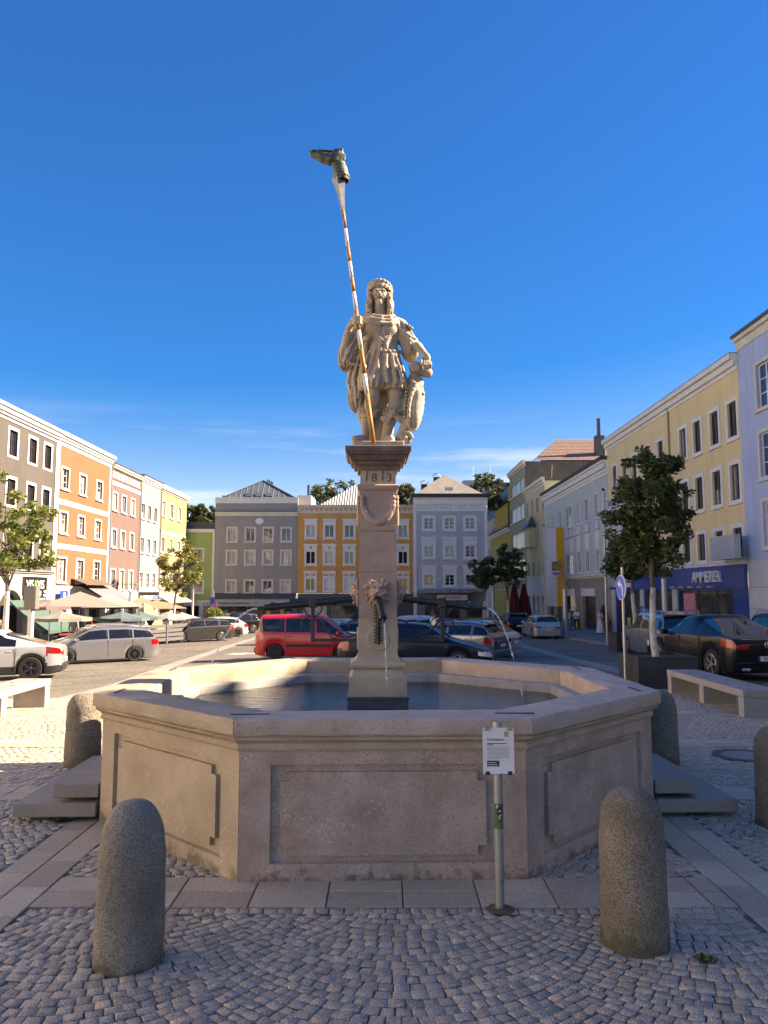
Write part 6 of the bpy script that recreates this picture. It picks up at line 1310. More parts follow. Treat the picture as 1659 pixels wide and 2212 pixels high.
# ------------------------------------------------------------------ things round the fountain
def wob(x, y, z, f): return math.sin(f*x+1.7*math.sin(f*.8*z))*math.sin(f*1.1*z+1.3*math.sin(f*.9*y))*math.sin(f*.95*y+.4)
def bollard(x, y, r, h, m, label, seed, dome=.8):
    n, k = 36, 40; mb = MB(); secs = []
    for i in range(k):
        t = i/(k-1)
        if t < .62: z = h*(1-dome*.42)*t/.62; rr = r*(1-.075*z/h)*(1+.03*max(0, 1-z/.12))
        else:
            a = (t-.62)/.38*math.pi/2; z = h*(1-dome*.42)+h*dome*.42*math.sin(a); rr = r*(1-.075*(1-dome*.42))*max(.002, math.cos(a)**.62)
        z -= .06*(1-t)
        ring = []
        for q in range(n):
            an = 2*math.pi*q/n; cx, cy = math.cos(an), math.sin(an); d = 1+.02*wob(cx*r+seed, cy*r, z, 17)+.012*wob(cx*r, cy*r+seed, z+seed, 46)+.008*wob(cx, cy, z, 90+seed)
            ring.append((cx*rr*d, cy*rr*d, z))
        secs.append(ring)
    mb.sections(secs); o = mb.build('stone_bollard', m, None, True, loc=(x, y, 0)); tag(o, label, 'bollard', 'granite bollards round the fountain'); return o
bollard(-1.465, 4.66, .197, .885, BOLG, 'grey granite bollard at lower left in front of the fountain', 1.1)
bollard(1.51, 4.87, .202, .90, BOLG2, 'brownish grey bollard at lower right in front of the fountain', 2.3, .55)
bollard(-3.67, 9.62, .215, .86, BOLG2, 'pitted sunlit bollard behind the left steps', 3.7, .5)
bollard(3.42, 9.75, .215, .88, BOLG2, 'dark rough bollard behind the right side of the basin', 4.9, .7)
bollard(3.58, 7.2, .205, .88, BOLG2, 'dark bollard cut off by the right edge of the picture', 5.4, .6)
# stone steps either side of the basin
for s, lb, lu in ((-1, 'wide lower granite step left of the basin', 'narrow upper granite step left of the basin'), (1, 'wide lower granite step right of the basin', 'narrow upper granite step right of the basin')):
    M = Matrix.Translation((*FC, 0)) @ Matrix.Rotation(FROT, 4, 'Z')
    xs_ = sorted((s*2.60, s*3.36)); o = MB().bbox(xs_[0], xs_[1], -1.05, 1.05, .045, .165, .008).build('stone_step', STEPG); o.matrix_world = M; tag(o, lb, 'step')
    for (fx, fy) in ((.3, .8), (.3, -.75)): MB().box(s*(2.6+fx)-.15, s*(2.6+fx)+.15, fy-.1, fy+.1, -.02, .045).build('step_foot', BED, o)
    xs_ = sorted((s*2.60, s*3.02)); o2 = MB().bbox(xs_[0], xs_[1], -1.0, 1.0, .205, .325, .008).build('stone_step', STEPG); o2.matrix_world = M; tag(o2, lu, 'step')
    for fy in (-.7, .7): MB().box(s*2.62-.02 if s < 0 else s*2.62-.02, s*2.62+.2 if s > 0 else s*2.62+.02, fy-.1, fy+.1, .165, .205).build('step_foot', BED, o2)
# granite benches
def bench(x0, x1, y0, y1, label):
    t = thing('granite_bench', label, 'bench', ((x0+x1)/2, (y0+y1)/2, zg((x0+x1)/2, (y0+y1)/2)), 0, 'granite benches'); hx, hy = (x1-x0)/2, (y1-y0)/2
    MB().bbox(-hx, hx, -hy, -.003, .33, .45, .008).build('seat_slab', BENCHG, t); MB().bbox(-hx, hx, .003, hy, .33, .45, .008).build('seat_slab', BENCHG, t)
    for yy in (-hy+.11, .0, hy-.11): MB().bbox(-hx+.01, hx-.01, yy-.1, yy+.1, -.08, .329, .006).build('leg', BENCHG, t)
    for i in range(8): MB().lathe([(.035, .4), (.035, .4515), (.001, .452)], 12, (0.1*(1 if i % 2 else -1), -hy+.25+i*(2*hy-.5)/7, 0)).build('inlay', IRON, t)
bench(6.02, 6.66, 13.15, 16.65, 'long granite bench on three stone legs at right'); bench(-6.98, -6.36, 11.4, 14.95, 'long granite bench on stone legs cut off by the left edge')
# notice on a pole
t = thing('notice_post', 'galvanised post with white information sheet and a green sticker', 'notice', (.771, 5.36, 0), 0)
MB().lathe([(.031, -.1), (.031, .2), (.03, 1.22), (.026, 1.22), (.026, 1.1)], 20, cap=False).build('post', STEEL, t, 50)
MB().lathe([(.10, .0035), (.075, .0065), (.045, .008), (.034, .014)], 11, cap=False).build('rust_patch', RUST, t)
PAPER = mat('laminated_paper', (.72, .72, .70), .35); INK = mat('print_dark', (.06, .06, .06), .7); INKG = mat('print_grey', (.38, .38, .38), .7)
sh_ = thing('sheet', None, None); del sh_
sheetm = MB(); NS = 8
for i in range(NS+1):
    a = i/NS; zz = 1.185-.30*a; by = -.038-(.012*max(0, a-.8)/.2)**1
    sheetm.v += [(-.1055, by, zz), (.1055, by, zz)]
sheetm.f = [(2*i, 2*i+2, 2*i+3, 2*i+1) for i in range(NS)]; sheetm.mi = [0]*NS
sh_ = sheetm.build('sheet', PAPER, t); block(t, 'backing_board', -.098, .098, -.034, -.03, .9, 1.18, STEEL)
for x in (-.075, .075):
    for z in (1.178, .888): MB().bbox(x-.017, x+.017, -.05, -.028, z-.012, z+.012, .003).build('bulldog_clip', BLKP if z < 1 else STEEL, t)
lettering('heading', 'DER DIETMARBRUNNEN', .019, .0006, INK, sh_, (-.02, -.0392, 1.105)).scale = (.55, 1, 1)
for i in range(2): block(sh_, 'text_line', -.075, .055 if i == 0 else -.03, -.0394, -.0386, 1.078-.009*i, 1.083-.009*i, INK)
for i in range(10): block(sh_, 'text_line', -.075, .072 if i < 9 else .01, -.0394, -.0386, 1.056-.0085*i, 1.0595-.0085*i, INKG)
block(sh_, 'black_box', -.077, .005, -.042, -.0388, .917, .968, INK)
for i in range(3): block(sh_, 'text_line', -.07, -.02+.01*i, -.0428, -.0421, .954-.013*i, .9575-.013*i, PAPER)
cr = block(sh_, 'crest', .04, .068, -.0396, -.0386, 1.125, 1.158, mat('crest_gold', (.5, .36, .1), .6)); block(cr, 'crest_field', .045, .063, -.0402, -.0397, 1.130, 1.153, mat('crest_green', (.12, .2, .13), .6, col2=(.5, .45, .3), scale=220))
stk = MB().lathe([(.0318, .52), (.0318, .685)], 24, cap=False).build('sticker', mat('green_sticker', (.10, .22, .06), .5, col2=(.03, .05, .02), scale=60), t)
for (a, z, w_, h_, m_) in ((-.5, .61, .5, .05, BLKP), (-.35, .6, .9, .035, BLKP), (-.2, .63, .55, .014, PAPER), (-.15, .605, .7, .01, PAPER), (-.05, .585, .25, .02, PAPER), (-.6, .655, .4, .02, mat('pale_green', (.4, .55, .3), .6)), (-.4, .645, .8, .02, BLKP)):
    MB().add([(.0324*math.cos(-math.pi/2+a+w_*q/4), .0324*math.sin(-math.pi/2+a+w_*q/4), z+h_*e) for e in (0, 1) for q in range(5)], [(q, q+1, q+6, q+5) for q in range(4)]).build('sticker_print', m_, stk)
# weeds in the joints
def weed(x, y, s, label):
    mb = MB()
    for i in range(46):
        a = RNG.uniform(0, 6.28); l = s*RNG.uniform(.4, 1); h_ = l*RNG.uniform(.4, 1); wd = .006; c, q = math.cos(a), math.sin(a); bx, by = RNG.gauss(0, s*.3), RNG.gauss(0, s*.3)
        mb.add([(bx-q*wd, by+c*wd, 0), (bx+q*wd, by-c*wd, 0), (bx+c*l*.6+q*wd, by+q*l*.6-c*wd, h_), (bx+c*l, by+q*l, h_*.8), (bx+c*l*.6-q*wd, by+q*l*.6+c*wd, h_)], [(0, 1, 2, 3, 4)])
    tag(mb.build('weed', mat('weed_green', (.05, .085, .025), .7), None, loc=(x, y, 0)), label, 'weed')
weed(1.83, 4.62, .05, 'small green weed in the cobbles beside the right bollard'); weed(-2.95, 7.3, .06, 'small weed under the lower left step')
# traffic sign, planters, lamp posts, flags
t = thing('turn_left_sign', 'round blue turn left arrow sign on a thin steel post', 'traffic sign', (5.62, 18.2, zg(5.62, 18.2)), 0)
MB().tube([(0, 0, -.1), (0, 0, 2.75)], .035, 12).build('post', STEEL, t, 50)
rt = Matrix.Translation((-.04, 0, 2.27)) @ Matrix.Rotation(R(-86), 4, 'Z') @ Matrix.Rotation(R(90), 4, 'X')
pl = MB().lathe([(.29, -.015), (.30, -.01), (.30, .01), (.285, .015), (.001, .0152)], 32).xf(rt).build('sign_disc', mat('sign_white', (.72, .72, .72), .4), t); MB().lathe([(.28, .01), (.28, .0175), (.001, .0177)], 32).xf(rt).build('blue_field', mat('sign_bright_blue', (.01, .12, .62), .35), pl)
arr = [(.10, -.2), (.16, -.2), (.15, -.02), (.08, .08), (-.02, .12), (-.02, .19), (-.17, .085), (-.02, -.01), (-.02, .05), (.06, .02), (.095, -.06)]; MB().add([(x, y, .0195) for x, y in arr], [tuple(range(len(arr)))]).xf(rt).build('arrow', mat('sign_white', (.72, .72, .72), .4), pl)
ANT = mat('anthracite_planter', (.022, .024, .027), .5, col2=(.03, .032, .035), scale=2); SOIL = mat('soil', (.05, .04, .03), .95)
def planter(x, y, sx, sy, h, label, m=ANT):
    z = zg(x, y); t = thing('planter_box', label, 'planter', (x, y, z), 0, 'planters')
    mb = MB(); w_ = .04; mb.bbox(-sx/2, sx/2, -sy/2, -sy/2+w_, -.1, h, .006); mb.bbox(-sx/2, sx/2, sy/2-w_, sy/2, -.1, h, .006); mb.bbox(-sx/2, -sx/2+w_, -sy/2+w_, sy/2-w_, -.1, h-.002, .004); mb.bbox(sx/2-w_, sx/2, -sy/2+w_, sy/2-w_, -.1, h-.002, .004); mb.build('box', m, t)
    MB().box(-sx/2+w_, sx/2-w_, -sy/2+w_, sy/2-w_, h-.2, h-.06).build('soil', SOIL, t); return z+h
planter(6.42, 18.38, 1.36, 1.45, .70, 'big anthracite planter with the white trunked tree by the right bench'); planter(10.9, 34.6, 1.5, 1.3, .75, 'anthracite planter behind the traffic sign'); planter(9.2, 70, 3.0, 1.2, .9, 'wooden sided planter in front of the fashion shop', mat('planter_wood', (.30, .17, .07), .8)); planter(11.6, 69, 2.2, 1.2, .8, 'dark planter beside the wooden one in the far right corner')
def lamp_post(x, y, h, label, r=.085, head=True, box=False):
    t = thing('lamp_post', label, 'lamp post', (x, y, zg(x, y)), 0, 'lamp posts on the square')
    MB().lathe([(r*1.15, -.1), (r*1.15, .5), (r, .52), (r, h)], 14).build('pole', STEEL, t, 50)
    if box: MB().bbox(-.28, .28, -.22, .22, h-.75, h+.35, .02).build('lamp_box', mat('lamp_grey', (.14, .14, .13), .6), t)
    if head:
        for s in (-1, 1): MB().tube([(s*.03, 0, h-.1), (s*.35, 0, h+.45)], .02, 6).build('arm', STEEL, t)
        MB().bbox(-.5, .5, -.25, .25, h+.45, h+.52, .02).build('lamp_head', STEEL, t)
lamp_post(-16.6, 36.5, 3.0, 'thick grey post with a lamp box at the left terrace', .15, False, True); lamp_post(-17.2, 52.5, 3.3, 'grey lamp post with flat head between the parasols', .12); lamp_post(-16.3, 66, 3.6, 'lamp post before the far green house', .1); lamp_post(11.75, 50.3, 3.1, 'steel lamp post with open arms behind the silver estate car', .13); lamp_post(13.6, 37.5, 3.9, 'lamp post in front of the blue shop', .14); lamp_post(10.3, 73, 3.6, 'far lamp post between the red folded parasols', .13)
def flag(x, y, h, wd, z0, z1, colours, label, side=1):
    t = thing('banner_pole', label, 'flag pole', (x, y, zg(x, y)), 0, 'banner poles'); MB().tube([(0, 0, -.1), (0, 0, h)], [.07, .045], 10).build('pole', STEEL, t, 50); MB().lathe([(.06, h), (.09, h+.06), (.06, h+.13), (.01, h+.15)], 10).build('finial', BLKP, t)
    MB().tube([(0, 0, z1+.03), (side*(wd+.12), 0, z1+.03)], .025, 6).build('cross_bar', STEEL, t)
    edges = [0]+[c[1] for c in colours]; fl = []
    for (m_, e), a in zip(colours, edges):
        nx, nz = 5, 26; mb = MB(); V = []
        for j in range(nz+1):
            for i in range(nx+1):
                u = (a+(e-a)*i/nx); f = j/nz; V.append((side*(.06+u*wd), .09*math.sin(5*u+6*f)*f+.03*math.sin(19*f+3*u), z1-(z1-z0)*f))
        mb.add(V, [(j*(nx+1)+i, j*(nx+1)+i+1, (j+1)*(nx+1)+i+1, (j+1)*(nx+1)+i) for j in range(nz) for i in range(nx)]); fl.append(mb.build('banner_stripe', m_, t, True))
    return t, fl
YEL = mat('banner_yellow', (.62, .30, .02), .85); WHB = mat('banner_white', (.55, .56, .60), .85)
t, fl = flag(14.6, 70, 12.2-3.0, 1.75, 2.3-.4, 9.0, [(WHB, .58), (YEL, 1.)], 'tall flag pole with white and yellow banner bearing a coat of arms')
sh = [(-.42, .55), (.42, .55), (.42, -.1), (.3, -.42), (0, -.62), (-.3, -.42), (-.42, -.1)]; cr = MB().add([(1.02+x, -.16, 5.3+z*1.15) for x, z in sh], [tuple(range(7))]).build('coat_of_arms', mat('arms_gold', (.45, .30, .08), .8, col2=(.12, .07, .05), scale=6, lo=.45, hi=.55), t)
for i in range(5):
    for j in range(3):
        if abs(i-2)+j < 5: MB().add([(1.02+(i-2)*.16+dx, -.165, 5.02-j*.19+dz) for dx, dz in ((0, .1), (.08, 0), (0, -.1), (-.08, 0))], [(0, 3, 2, 1)]).build('lozenge', MATS['sign_bright_blue'] if j % 2 else WHB, cr)
t, fl = flag(11.85, 41.3, 8.2, 1.3, 3.0, 7.6, [(WHB, 1.)], 'flag pole with pale banner half hidden by the planted tree'); lettering('letters', 'O', .75, .01, MATS['sign_bright_blue'], t, (.6, -.2, 4.75)); lettering('letters', 'K', .75, .01, MATS['sign_bright_blue'], t, (.62, -.2, 4.1))
# clipped bush in a pot, waste and bicycle-sized bits by the shops
t = thing('potted_bush', 'clipped cone bush in a terracotta pot beside the black shop door', 'potted plant', (16.3, 57.6, zg(16.3, 57.6)+.1)); MB().lathe([(.38, 0), (.5, .5), (.54, .8), (.5, .84), (.44, .78)], 18).build('pot', mat('terracotta', (.26, .10, .06), .85), t)
# ------------------------------------------------------------------ trees
def leaf_mat(name, c, c2):
    m = bpy.data.materials.new(name); m.use_nodes = True; nt = m.node_tree; nd = nt.nodes; lk = nt.links.new; b = nd['Principled BSDF']; g = nd.new('ShaderNodeNewGeometry')
    mx = nd.new('ShaderNodeMixRGB'); mx.inputs[1].default_value = (*c, 1); mx.inputs[2].default_value = (*c2, 1); lk(g.outputs['Random Per Island'], mx.inputs[0]); lk(mx.outputs[0], b.inputs['Base Color']); b.inputs['Roughness'].default_value = .5; b.inputs['Specular IOR Level'].default_value = .35
    tr = nd.new('ShaderNodeBsdfTranslucent'); hs_ = nd.new('ShaderNodeHueSaturation'); hs_.inputs['Value'].default_value = 1.3; lk(mx.outputs[0], hs_.inputs['Color']); lk(hs_.outputs[0], tr.inputs[0]); x = nd.new('ShaderNodeMixShader'); x.inputs[0].default_value = .3
    lk(b.outputs[0], x.inputs[1]); lk(tr.outputs[0], x.inputs[2]); lk(x.outputs[0], nd['Material Output'].inputs[0]); return m
LFD = leaf_mat('dark_leaves', (.03, .055, .018), (.095, .12, .04)); LFL = leaf_mat('olive_leaves', (.09, .135, .035), (.20, .225, .065)); LFY = leaf_mat('yellowing_leaves', (.12, .15, .04), (.27, .24, .075)); BARK = mat('grey_bark', (.13, .11, .09), .9, col2=(.09, .075, .06), scale=12, bump=.5, bscale=40); LIME = mat('whitewashed_bark', (.55, .54, .51), .9, col2=(.34, .32, .29), scale=6, bump=.4, bscale=30)
LFB = leaf_mat('hazy_leaves', (.055, .075, .03), (.12, .13, .05))  # duller, greyer green for the trees behind the roofs
def leaves(C, R_, n, size, sd):
    """n leaf faces scattered round cluster centres C (k,3) with radii R_"""
    r = np.random.default_rng(sd); k = r.choice(len(C), n, p=(R_**2)/(R_**2).sum()); d = r.normal(size=(n, 3)); d /= np.linalg.norm(d, axis=1)[:, None]; p = C[k]+d*(R_[k]*r.uniform(.15, 1.05, n)**.6)[:, None]*np.array([1, 1, .8])
    a = r.normal(size=(n, 3)); a[:, 2] *= .6; a /= np.linalg.norm(a, axis=1)[:, None]; b_ = np.cross(a, r.normal(size=(n, 3))); b_ /= np.linalg.norm(b_, axis=1)[:, None]; s = size*r.uniform(.6, 1.25, n)[:, None]
    V = np.stack([p-a*s, p+b_*s*.55-a*s*.1, p+a*s, p-b_*s*.55-a*s*.1], 1).reshape(-1, 3); return V, np.arange(4*n).reshape(-1, 4)
def tree(name, label, x, y, z0, trunk_h, crown_c, crown_r, ncl, nleaf, lsize, lm, sd, tr=.07, lime=1.6, sparse=.36, group=None, limb=True):
    t = thing(name, label, 'tree', (x, y, z0), 0, group); r = np.random.default_rng(sd); cc_ = np.array(crown_c); cr_ = np.array(crown_r)
    D = r.normal(size=(ncl, 3)); D /= np.linalg.norm(D, axis=1)[:, None]; C = cc_+D*cr_*(r.uniform(.25, 1., ncl)**.6)[:, None]; C[:, 2] = np.maximum(C[:, 2], trunk_h*.97)
    Rr = np.mean(cr_)*sparse*r.uniform(.55, 1.15, ncl)
    V, Fq = leaves(C, Rr, nleaf, lsize, sd+1); me = np_mesh('crown', V, Fq); me.materials.append(lm); obj('crown', me, t)
    b_ = MB(); zz = np.linspace(0, trunk_h, 7); lean = r.normal(0, .02, (7, 2)).cumsum(0)
    P = [(lean[i][0]*(i > 0), lean[i][1]*(i > 0), zz[i]) for i in range(7)]; rd = [tr*(1.25-.45*i/6) for i in range(7)]
    if lime:
        k = max(2, min(6, int(round(lime/trunk_h*6)))); MB().tube(P[:k+1], rd[:k+1], 10).build('whitewashed_trunk', LIME, t, 60); b_.tube(P[k:], rd[k:], 10) if k < 6 else None
    else: b_.tube(P, rd, 10)
    top = Vector(P[-1]); ctr = Vector(cc_)
    if limb:
        lead = [top, top.lerp(ctr, .5)+Vector((.05, 0, 0)), ctr, ctr+Vector((0, 0, cr_[2]*.6))]; b_.tube(lead, [tr*.8, tr*.6, tr*.4, tr*.15], 7)
        for i in r.choice(ncl, min(ncl, 26), replace=False):
            e = Vector(C[i]); s_ = lead[0].lerp(lead[2], r.uniform(0, .8)) if e.z > top.z else top; m_ = s_.lerp(e, .5)+Vector((r.normal(0, .08), r.normal(0, .08), -.08*abs(e.x-s_.x))); b_.tube([s_, m_, e], [tr*.34, tr*.22, tr*.08], 5)
    if b_.v: b_.build('trunk', BARK, t, 60)
    return t
PZ = zg(6.43, 18.4)+.64
tree('planted_tree', 'dark leafy tree with whitewashed trunk in the big planter at right', 6.43, 18.45, PZ, 1.95, (.0, 0, 3.4), (1.02, 1.0, 1.62), 130, 11500, .062, LFD, 3, .07, 1.75, .2, 'planted trees on the square')
tree('planted_tree', 'dark tree standing behind the nearest planter tree at right', 11.2, 34.6, zg(11.2, 34.6)+.7, 2.2, (0, 0, 3.5), (1.25, 1.2, 1.2), 60, 4200, .125, LFD, 5, .09, 2.0, .36, 'planted trees on the square')
tree('planted_tree', 'dark round tree in front of the grey blue fashion house', 9.1, 70, zg(9, 70)+.8, 1.9, (0, 0, 4.2), (1.45, 1.4, 1.75), 46, 3000, .15, LFD, 8, .1, 1.7, .27, 'planted trees on the square')
tree('planted_tree', 'dark tree by the side street corner right of the fashion house', 11.3, 70.5, zg(11, 70)+.8, 2.0, (.1, 0, 4.6), (1.45, 1.4, 2.2), 46, 3000, .15, LFD, 13, .1, 1.8, .27, 'planted trees on the square')
tree('terrace_tree', 'airy sunlit tree with white trunk at the left edge', -17.6, 36, zg(-17.6, 36), 3.1, (-.2, 0, 6.0), (3.0, 2.2, 2.6), 60, 5200, .12, LFL, 21, .13, 2.9, .17, 'terrace trees'); tree('terrace_tree', 'small yellowing tree between the terrace and the anthracite car', -16.9, 62.5, zg(-16.9, 62.5), 2.7, (.3, 0, 5.3), (2.0, 1.8, 2.3), 48, 3600, .13, LFY, 25, .1, 2.3, .19, 'terrace trees')
for (u, v, Y, rx, rz, sd, lb) in ((728, 1078, 125, 4.2, 3.4, 31, 'broad tree crown rising behind the ochre house roof'), (872, 1080, 125, 2.7, 2.9, 33, 'tree crown showing right of the column behind the roofs'), (1048, 1066, 140, 3.6, 3.6, 35, 'yellow green tree crown between the shingle roof and the far block'), (418, 1120, 125, 2.6, 3.4, 37, 'dark tree top left of the dark grey house'), (446, 1122, 125, 2.6, 2.6, 39, 'green tree top above the low green house')):
    p_ = at(u, v, Y); tree('background_tree', lb, p_.x, Y, -1.5, p_.z+1.5-rz*.8, (0, 0, p_.z+1.5), (rx, rx, rz), 54, 3400, .28, LFB if sd in (31, 33, 35) else LFD, sd, .3, 0, .24, 'trees behind the houses')
V, Fq = leaves(np.array([[0, 0, .9+.13*i] for i in range(9)]), np.array([.42-.04*i for i in range(9)]), 2200, .05, 77); me = np_mesh('bush', V, Fq); me.materials.append(LFD); obj('bush', me, bpy.data.objects['potted_bush'])
# round ball plants at the far left shops
# ------------------------------------------------------------------ terrace: parasols, awnings, tables
def parasol(x, y, label, rad, h, m, sides=8, rise=.55, val=.18, square=False, tilt=0., name='parasol'):
    t = thing(name, label, 'parasol', (x, y, zg(x, y)+.07), 0, 'terrace parasols'); n = 4 if square else sides; a0 = R(45+20) if square else .3
    M = Matrix.Translation((0, 0, h)) @ Matrix.Rotation(tilt, 4, 'Y'); mb = MB(); k = 5
    rings = []
    for i in range(k+1):
        f = i/k; rr = rad*f; z = rise*(1-f)-.04*math.sin(math.pi*f); rings.append([(rr*math.cos(a0+2*math.pi*j/n/4*1)*1 if 0 else rr*math.cos(a0+2*math.pi*j/(n*2))*(1 if j % 2 == 0 else math.cos(math.pi/n)*.98), rr*math.sin(a0+2*math.pi*j/(n*2))*(1 if j % 2 == 0 else math.cos(math.pi/n)*.98), z-(.03*f if j % 2 else 0)) for j in range(2*n)])
    rings.append([(p[0]*1.005, p[1]*1.005, p[2]-val) for p in rings[-1]])
    mb.sections(rings, cap=False); mb.xf(M); mb.build('canopy', m, t)
    MB().tube([(0, 0, -.05), (0, 0, h+rise*.95)], .03, 8).build('pole', STEEL, t, 50); MB().lathe([(.3, 0), (.3, .06), (.05, .1)], 12).build('base', IRON, t)
    for j in range(n): a = a0+2*math.pi*j/n; MB().tube([M @ Vector((0, 0, rise*.55)), M @ Vector((rad*.97*math.cos(a), rad*.97*math.sin(a), -.03))], .012, 4).build('rib', STEEL, t)
    return t
PW_ = mat('off_white_canvas', (.215, .205, .18), .9); PC = mat('cream_canvas', (.235, .20, .13), .9); PB = mat('blue_grey_canvas', (.085, .135, .145), .9); PP = mat('pink_canvas', (.22, .14, .14), .9); PG = mat('grey_canvas', (.32, .30, .26), .9); PWW = mat('white_canvas', (.27, .27, .265), .9)
def pat(u, v, Y): return at(u, v, Y)
for (u, v, Y, rad, m_, lb, sq_, rs) in ((172, 1307, 43, 3.1, PW_, 'huge off white square parasol nearest the camera on the terrace', True, .75), (108, 1310, 41.5, 1.55, PP, 'pink round parasol under the green awning', False, .4), (133, 1334, 39, 1.45, PW_, 'small off white round parasol beside the lamp post', False, .32), (236, 1309, 51, 2.9, PG, 'grey beige large parasol in front of the rose house', True, .8), (256, 1312, 54, 3.0, PW_, 'off white large parasol before the barber shop', True, .8), (263, 1334, 46, 1.6, PB, 'blue grey round parasol nearer the silver car', False, .35), (303, 1333, 50, 1.5, PB, 'blue grey round parasol behind its twin', False, .35), (305, 1312, 60, 2.9, PC, 'cream large parasol in the middle of the terrace', True, .8), (345, 1313, 66, 2.9, PC, 'cream large parasol farthest along the terrace', True, .8), (362, 1334, 60, 1.7, PWW, 'white round parasol left of the small tree', False, .45), (392, 1336, 62, 1.7, PWW, 'white round parasol right of the small tree', False, .5)):
    p_ = at(u, v, Y); parasol(p_.x, Y, lb, rad, p_.z-zg(p_.x, Y)-.07, m_, 8, rs, .16 if not sq_ else .03, sq_)
p_ = at(335, 1345, 52); parasol(p_.x, 52, 'cream parasol tipped over on its side', 1.5, p_.z-zg(p_.x, 52), PC, 8, .5, .1, False, R(62))
for (u, Y, lb) in ((1112, 72, 'dark red folded parasol before the side street, left one'), (1133, 72.5, 'dark red folded parasol before the side street, right one')):
    p_ = at(u, 1350, Y); t = thing('folded_parasol', lb, 'parasol', (p_.x, Y, zg(p_.x, Y)), 0, 'folded red parasols'); mb = MB(); secs = []
    for i in range(9):
        f = i/8; r_ = .12+.62*f if f < .9 else .55; secs.append([(r_*(1+.13*(-1)**j)*math.cos(math.pi*2*j/16), r_*(1+.13*(-1)**j)*math.sin(math.pi*2*j/16), 4.0-3.3*f) for j in range(16)])
    mb.sections(secs); mb.build('canopy', mat('dark_red_canvas', (.085, .008, .014), .9), t); MB().tube([(0, 0, 0), (0, 0, 4.2)], .04, 8).build('pole', STEEL, t)
REDT = mat('red_table_cover', (.50, .03, .035), .6); WOODD = mat('dark_wood', (.05, .035, .028), .7)
def table(x, y, label, sx=1.2, sy=.8, m=WOODD, h=.95):
    t = thing('terrace_table', label, 'table', (x, y, zg(x, y)+.07), R(20), 'terrace tables'); MB().bbox(-sx/2, sx/2, -sy/2, sy/2, h-.05, h, .01).build('table_top', m, t)
    for a in (-1, 1):
        for c in (-1, 1): MB().box(a*(sx/2-.08)-.03, a*(sx/2-.08)+.03, c*(sy/2-.08)-.03, c*(sy/2-.08)+.03, 0, h-.05).build('leg', WOODD, t)
for i, (x, y, lb, m_) in enumerate(((-15.4, 38.3, 'red topped table at the near end of the terrace row', REDT), (-14.3, 39.2, 'red topped table in the middle of the terrace row', REDT), (-13.2, 40.2, 'red topped table nearest the silver estate', REDT), (-16.5, 43, 'dark terrace table under the huge parasol', WOODD), (-15.2, 45, 'dark terrace table behind the red ones', WOODD), (-16, 50, 'dark terrace table beside the blue grey parasols', WOODD))): table(x, y, lb, 1.1, 1.1, m_)
CHL = ['beside the near red table', 'behind the middle red table', 'left of the thick lamp post', 'under the huge parasol', 'behind the red table nearest the silver estate', 'at the dark table under the huge parasol', 'behind the small off white parasol', 'under the left blue grey parasol', 'under the right blue grey parasol']
for i, (x, y) in enumerate(((-15.9, 39.9), (-14.6, 40.9), (-16.9, 41.6), (-15.6, 42.6), (-14.4, 43.6), (-16.3, 45.6), (-15.0, 46.6), (-16.9, 49.2), (-15.1, 50.8))):
    t = thing('terrace_chair', 'dark bar chair '+CHL[i], 'chair', (x, y, zg(x, y)+.07), R(35*i), 'terrace chairs'); MB().bbox(-.22, .22, -.22, .22, .44, .48, .01).build('seat', WOODD, t); MB().bbox(-.22, .22, .19, .23, .48, .95, .01).build('backrest', WOODD, t)
    for a in (-.19, .19):
        for c in (-.19, .19): MB().box(a-.02, a+.02, c-.02, c+.02, 0, .44).build('leg', WOODD, t)
# low terrace fence in front of the rose house
t = thing('terrace_fence', 'low grey slatted terrace fence behind the silver estate', 'fence', (-13.9, 47.2, zg(-13.9, 47.2)), R(65)); FN = mat('fence_grey', (.10, .10, .10), .7)
for k in range(4): MB().box(-3.2, 3.2, -.02, .02, .15+.27*k, .36+.27*k).build('board', FN, t)
for k in range(4): MB().box(-3.2+k*2.1, -3.1+k*2.1, -.06, .05, 0, 1.25).build('post', FN, t)
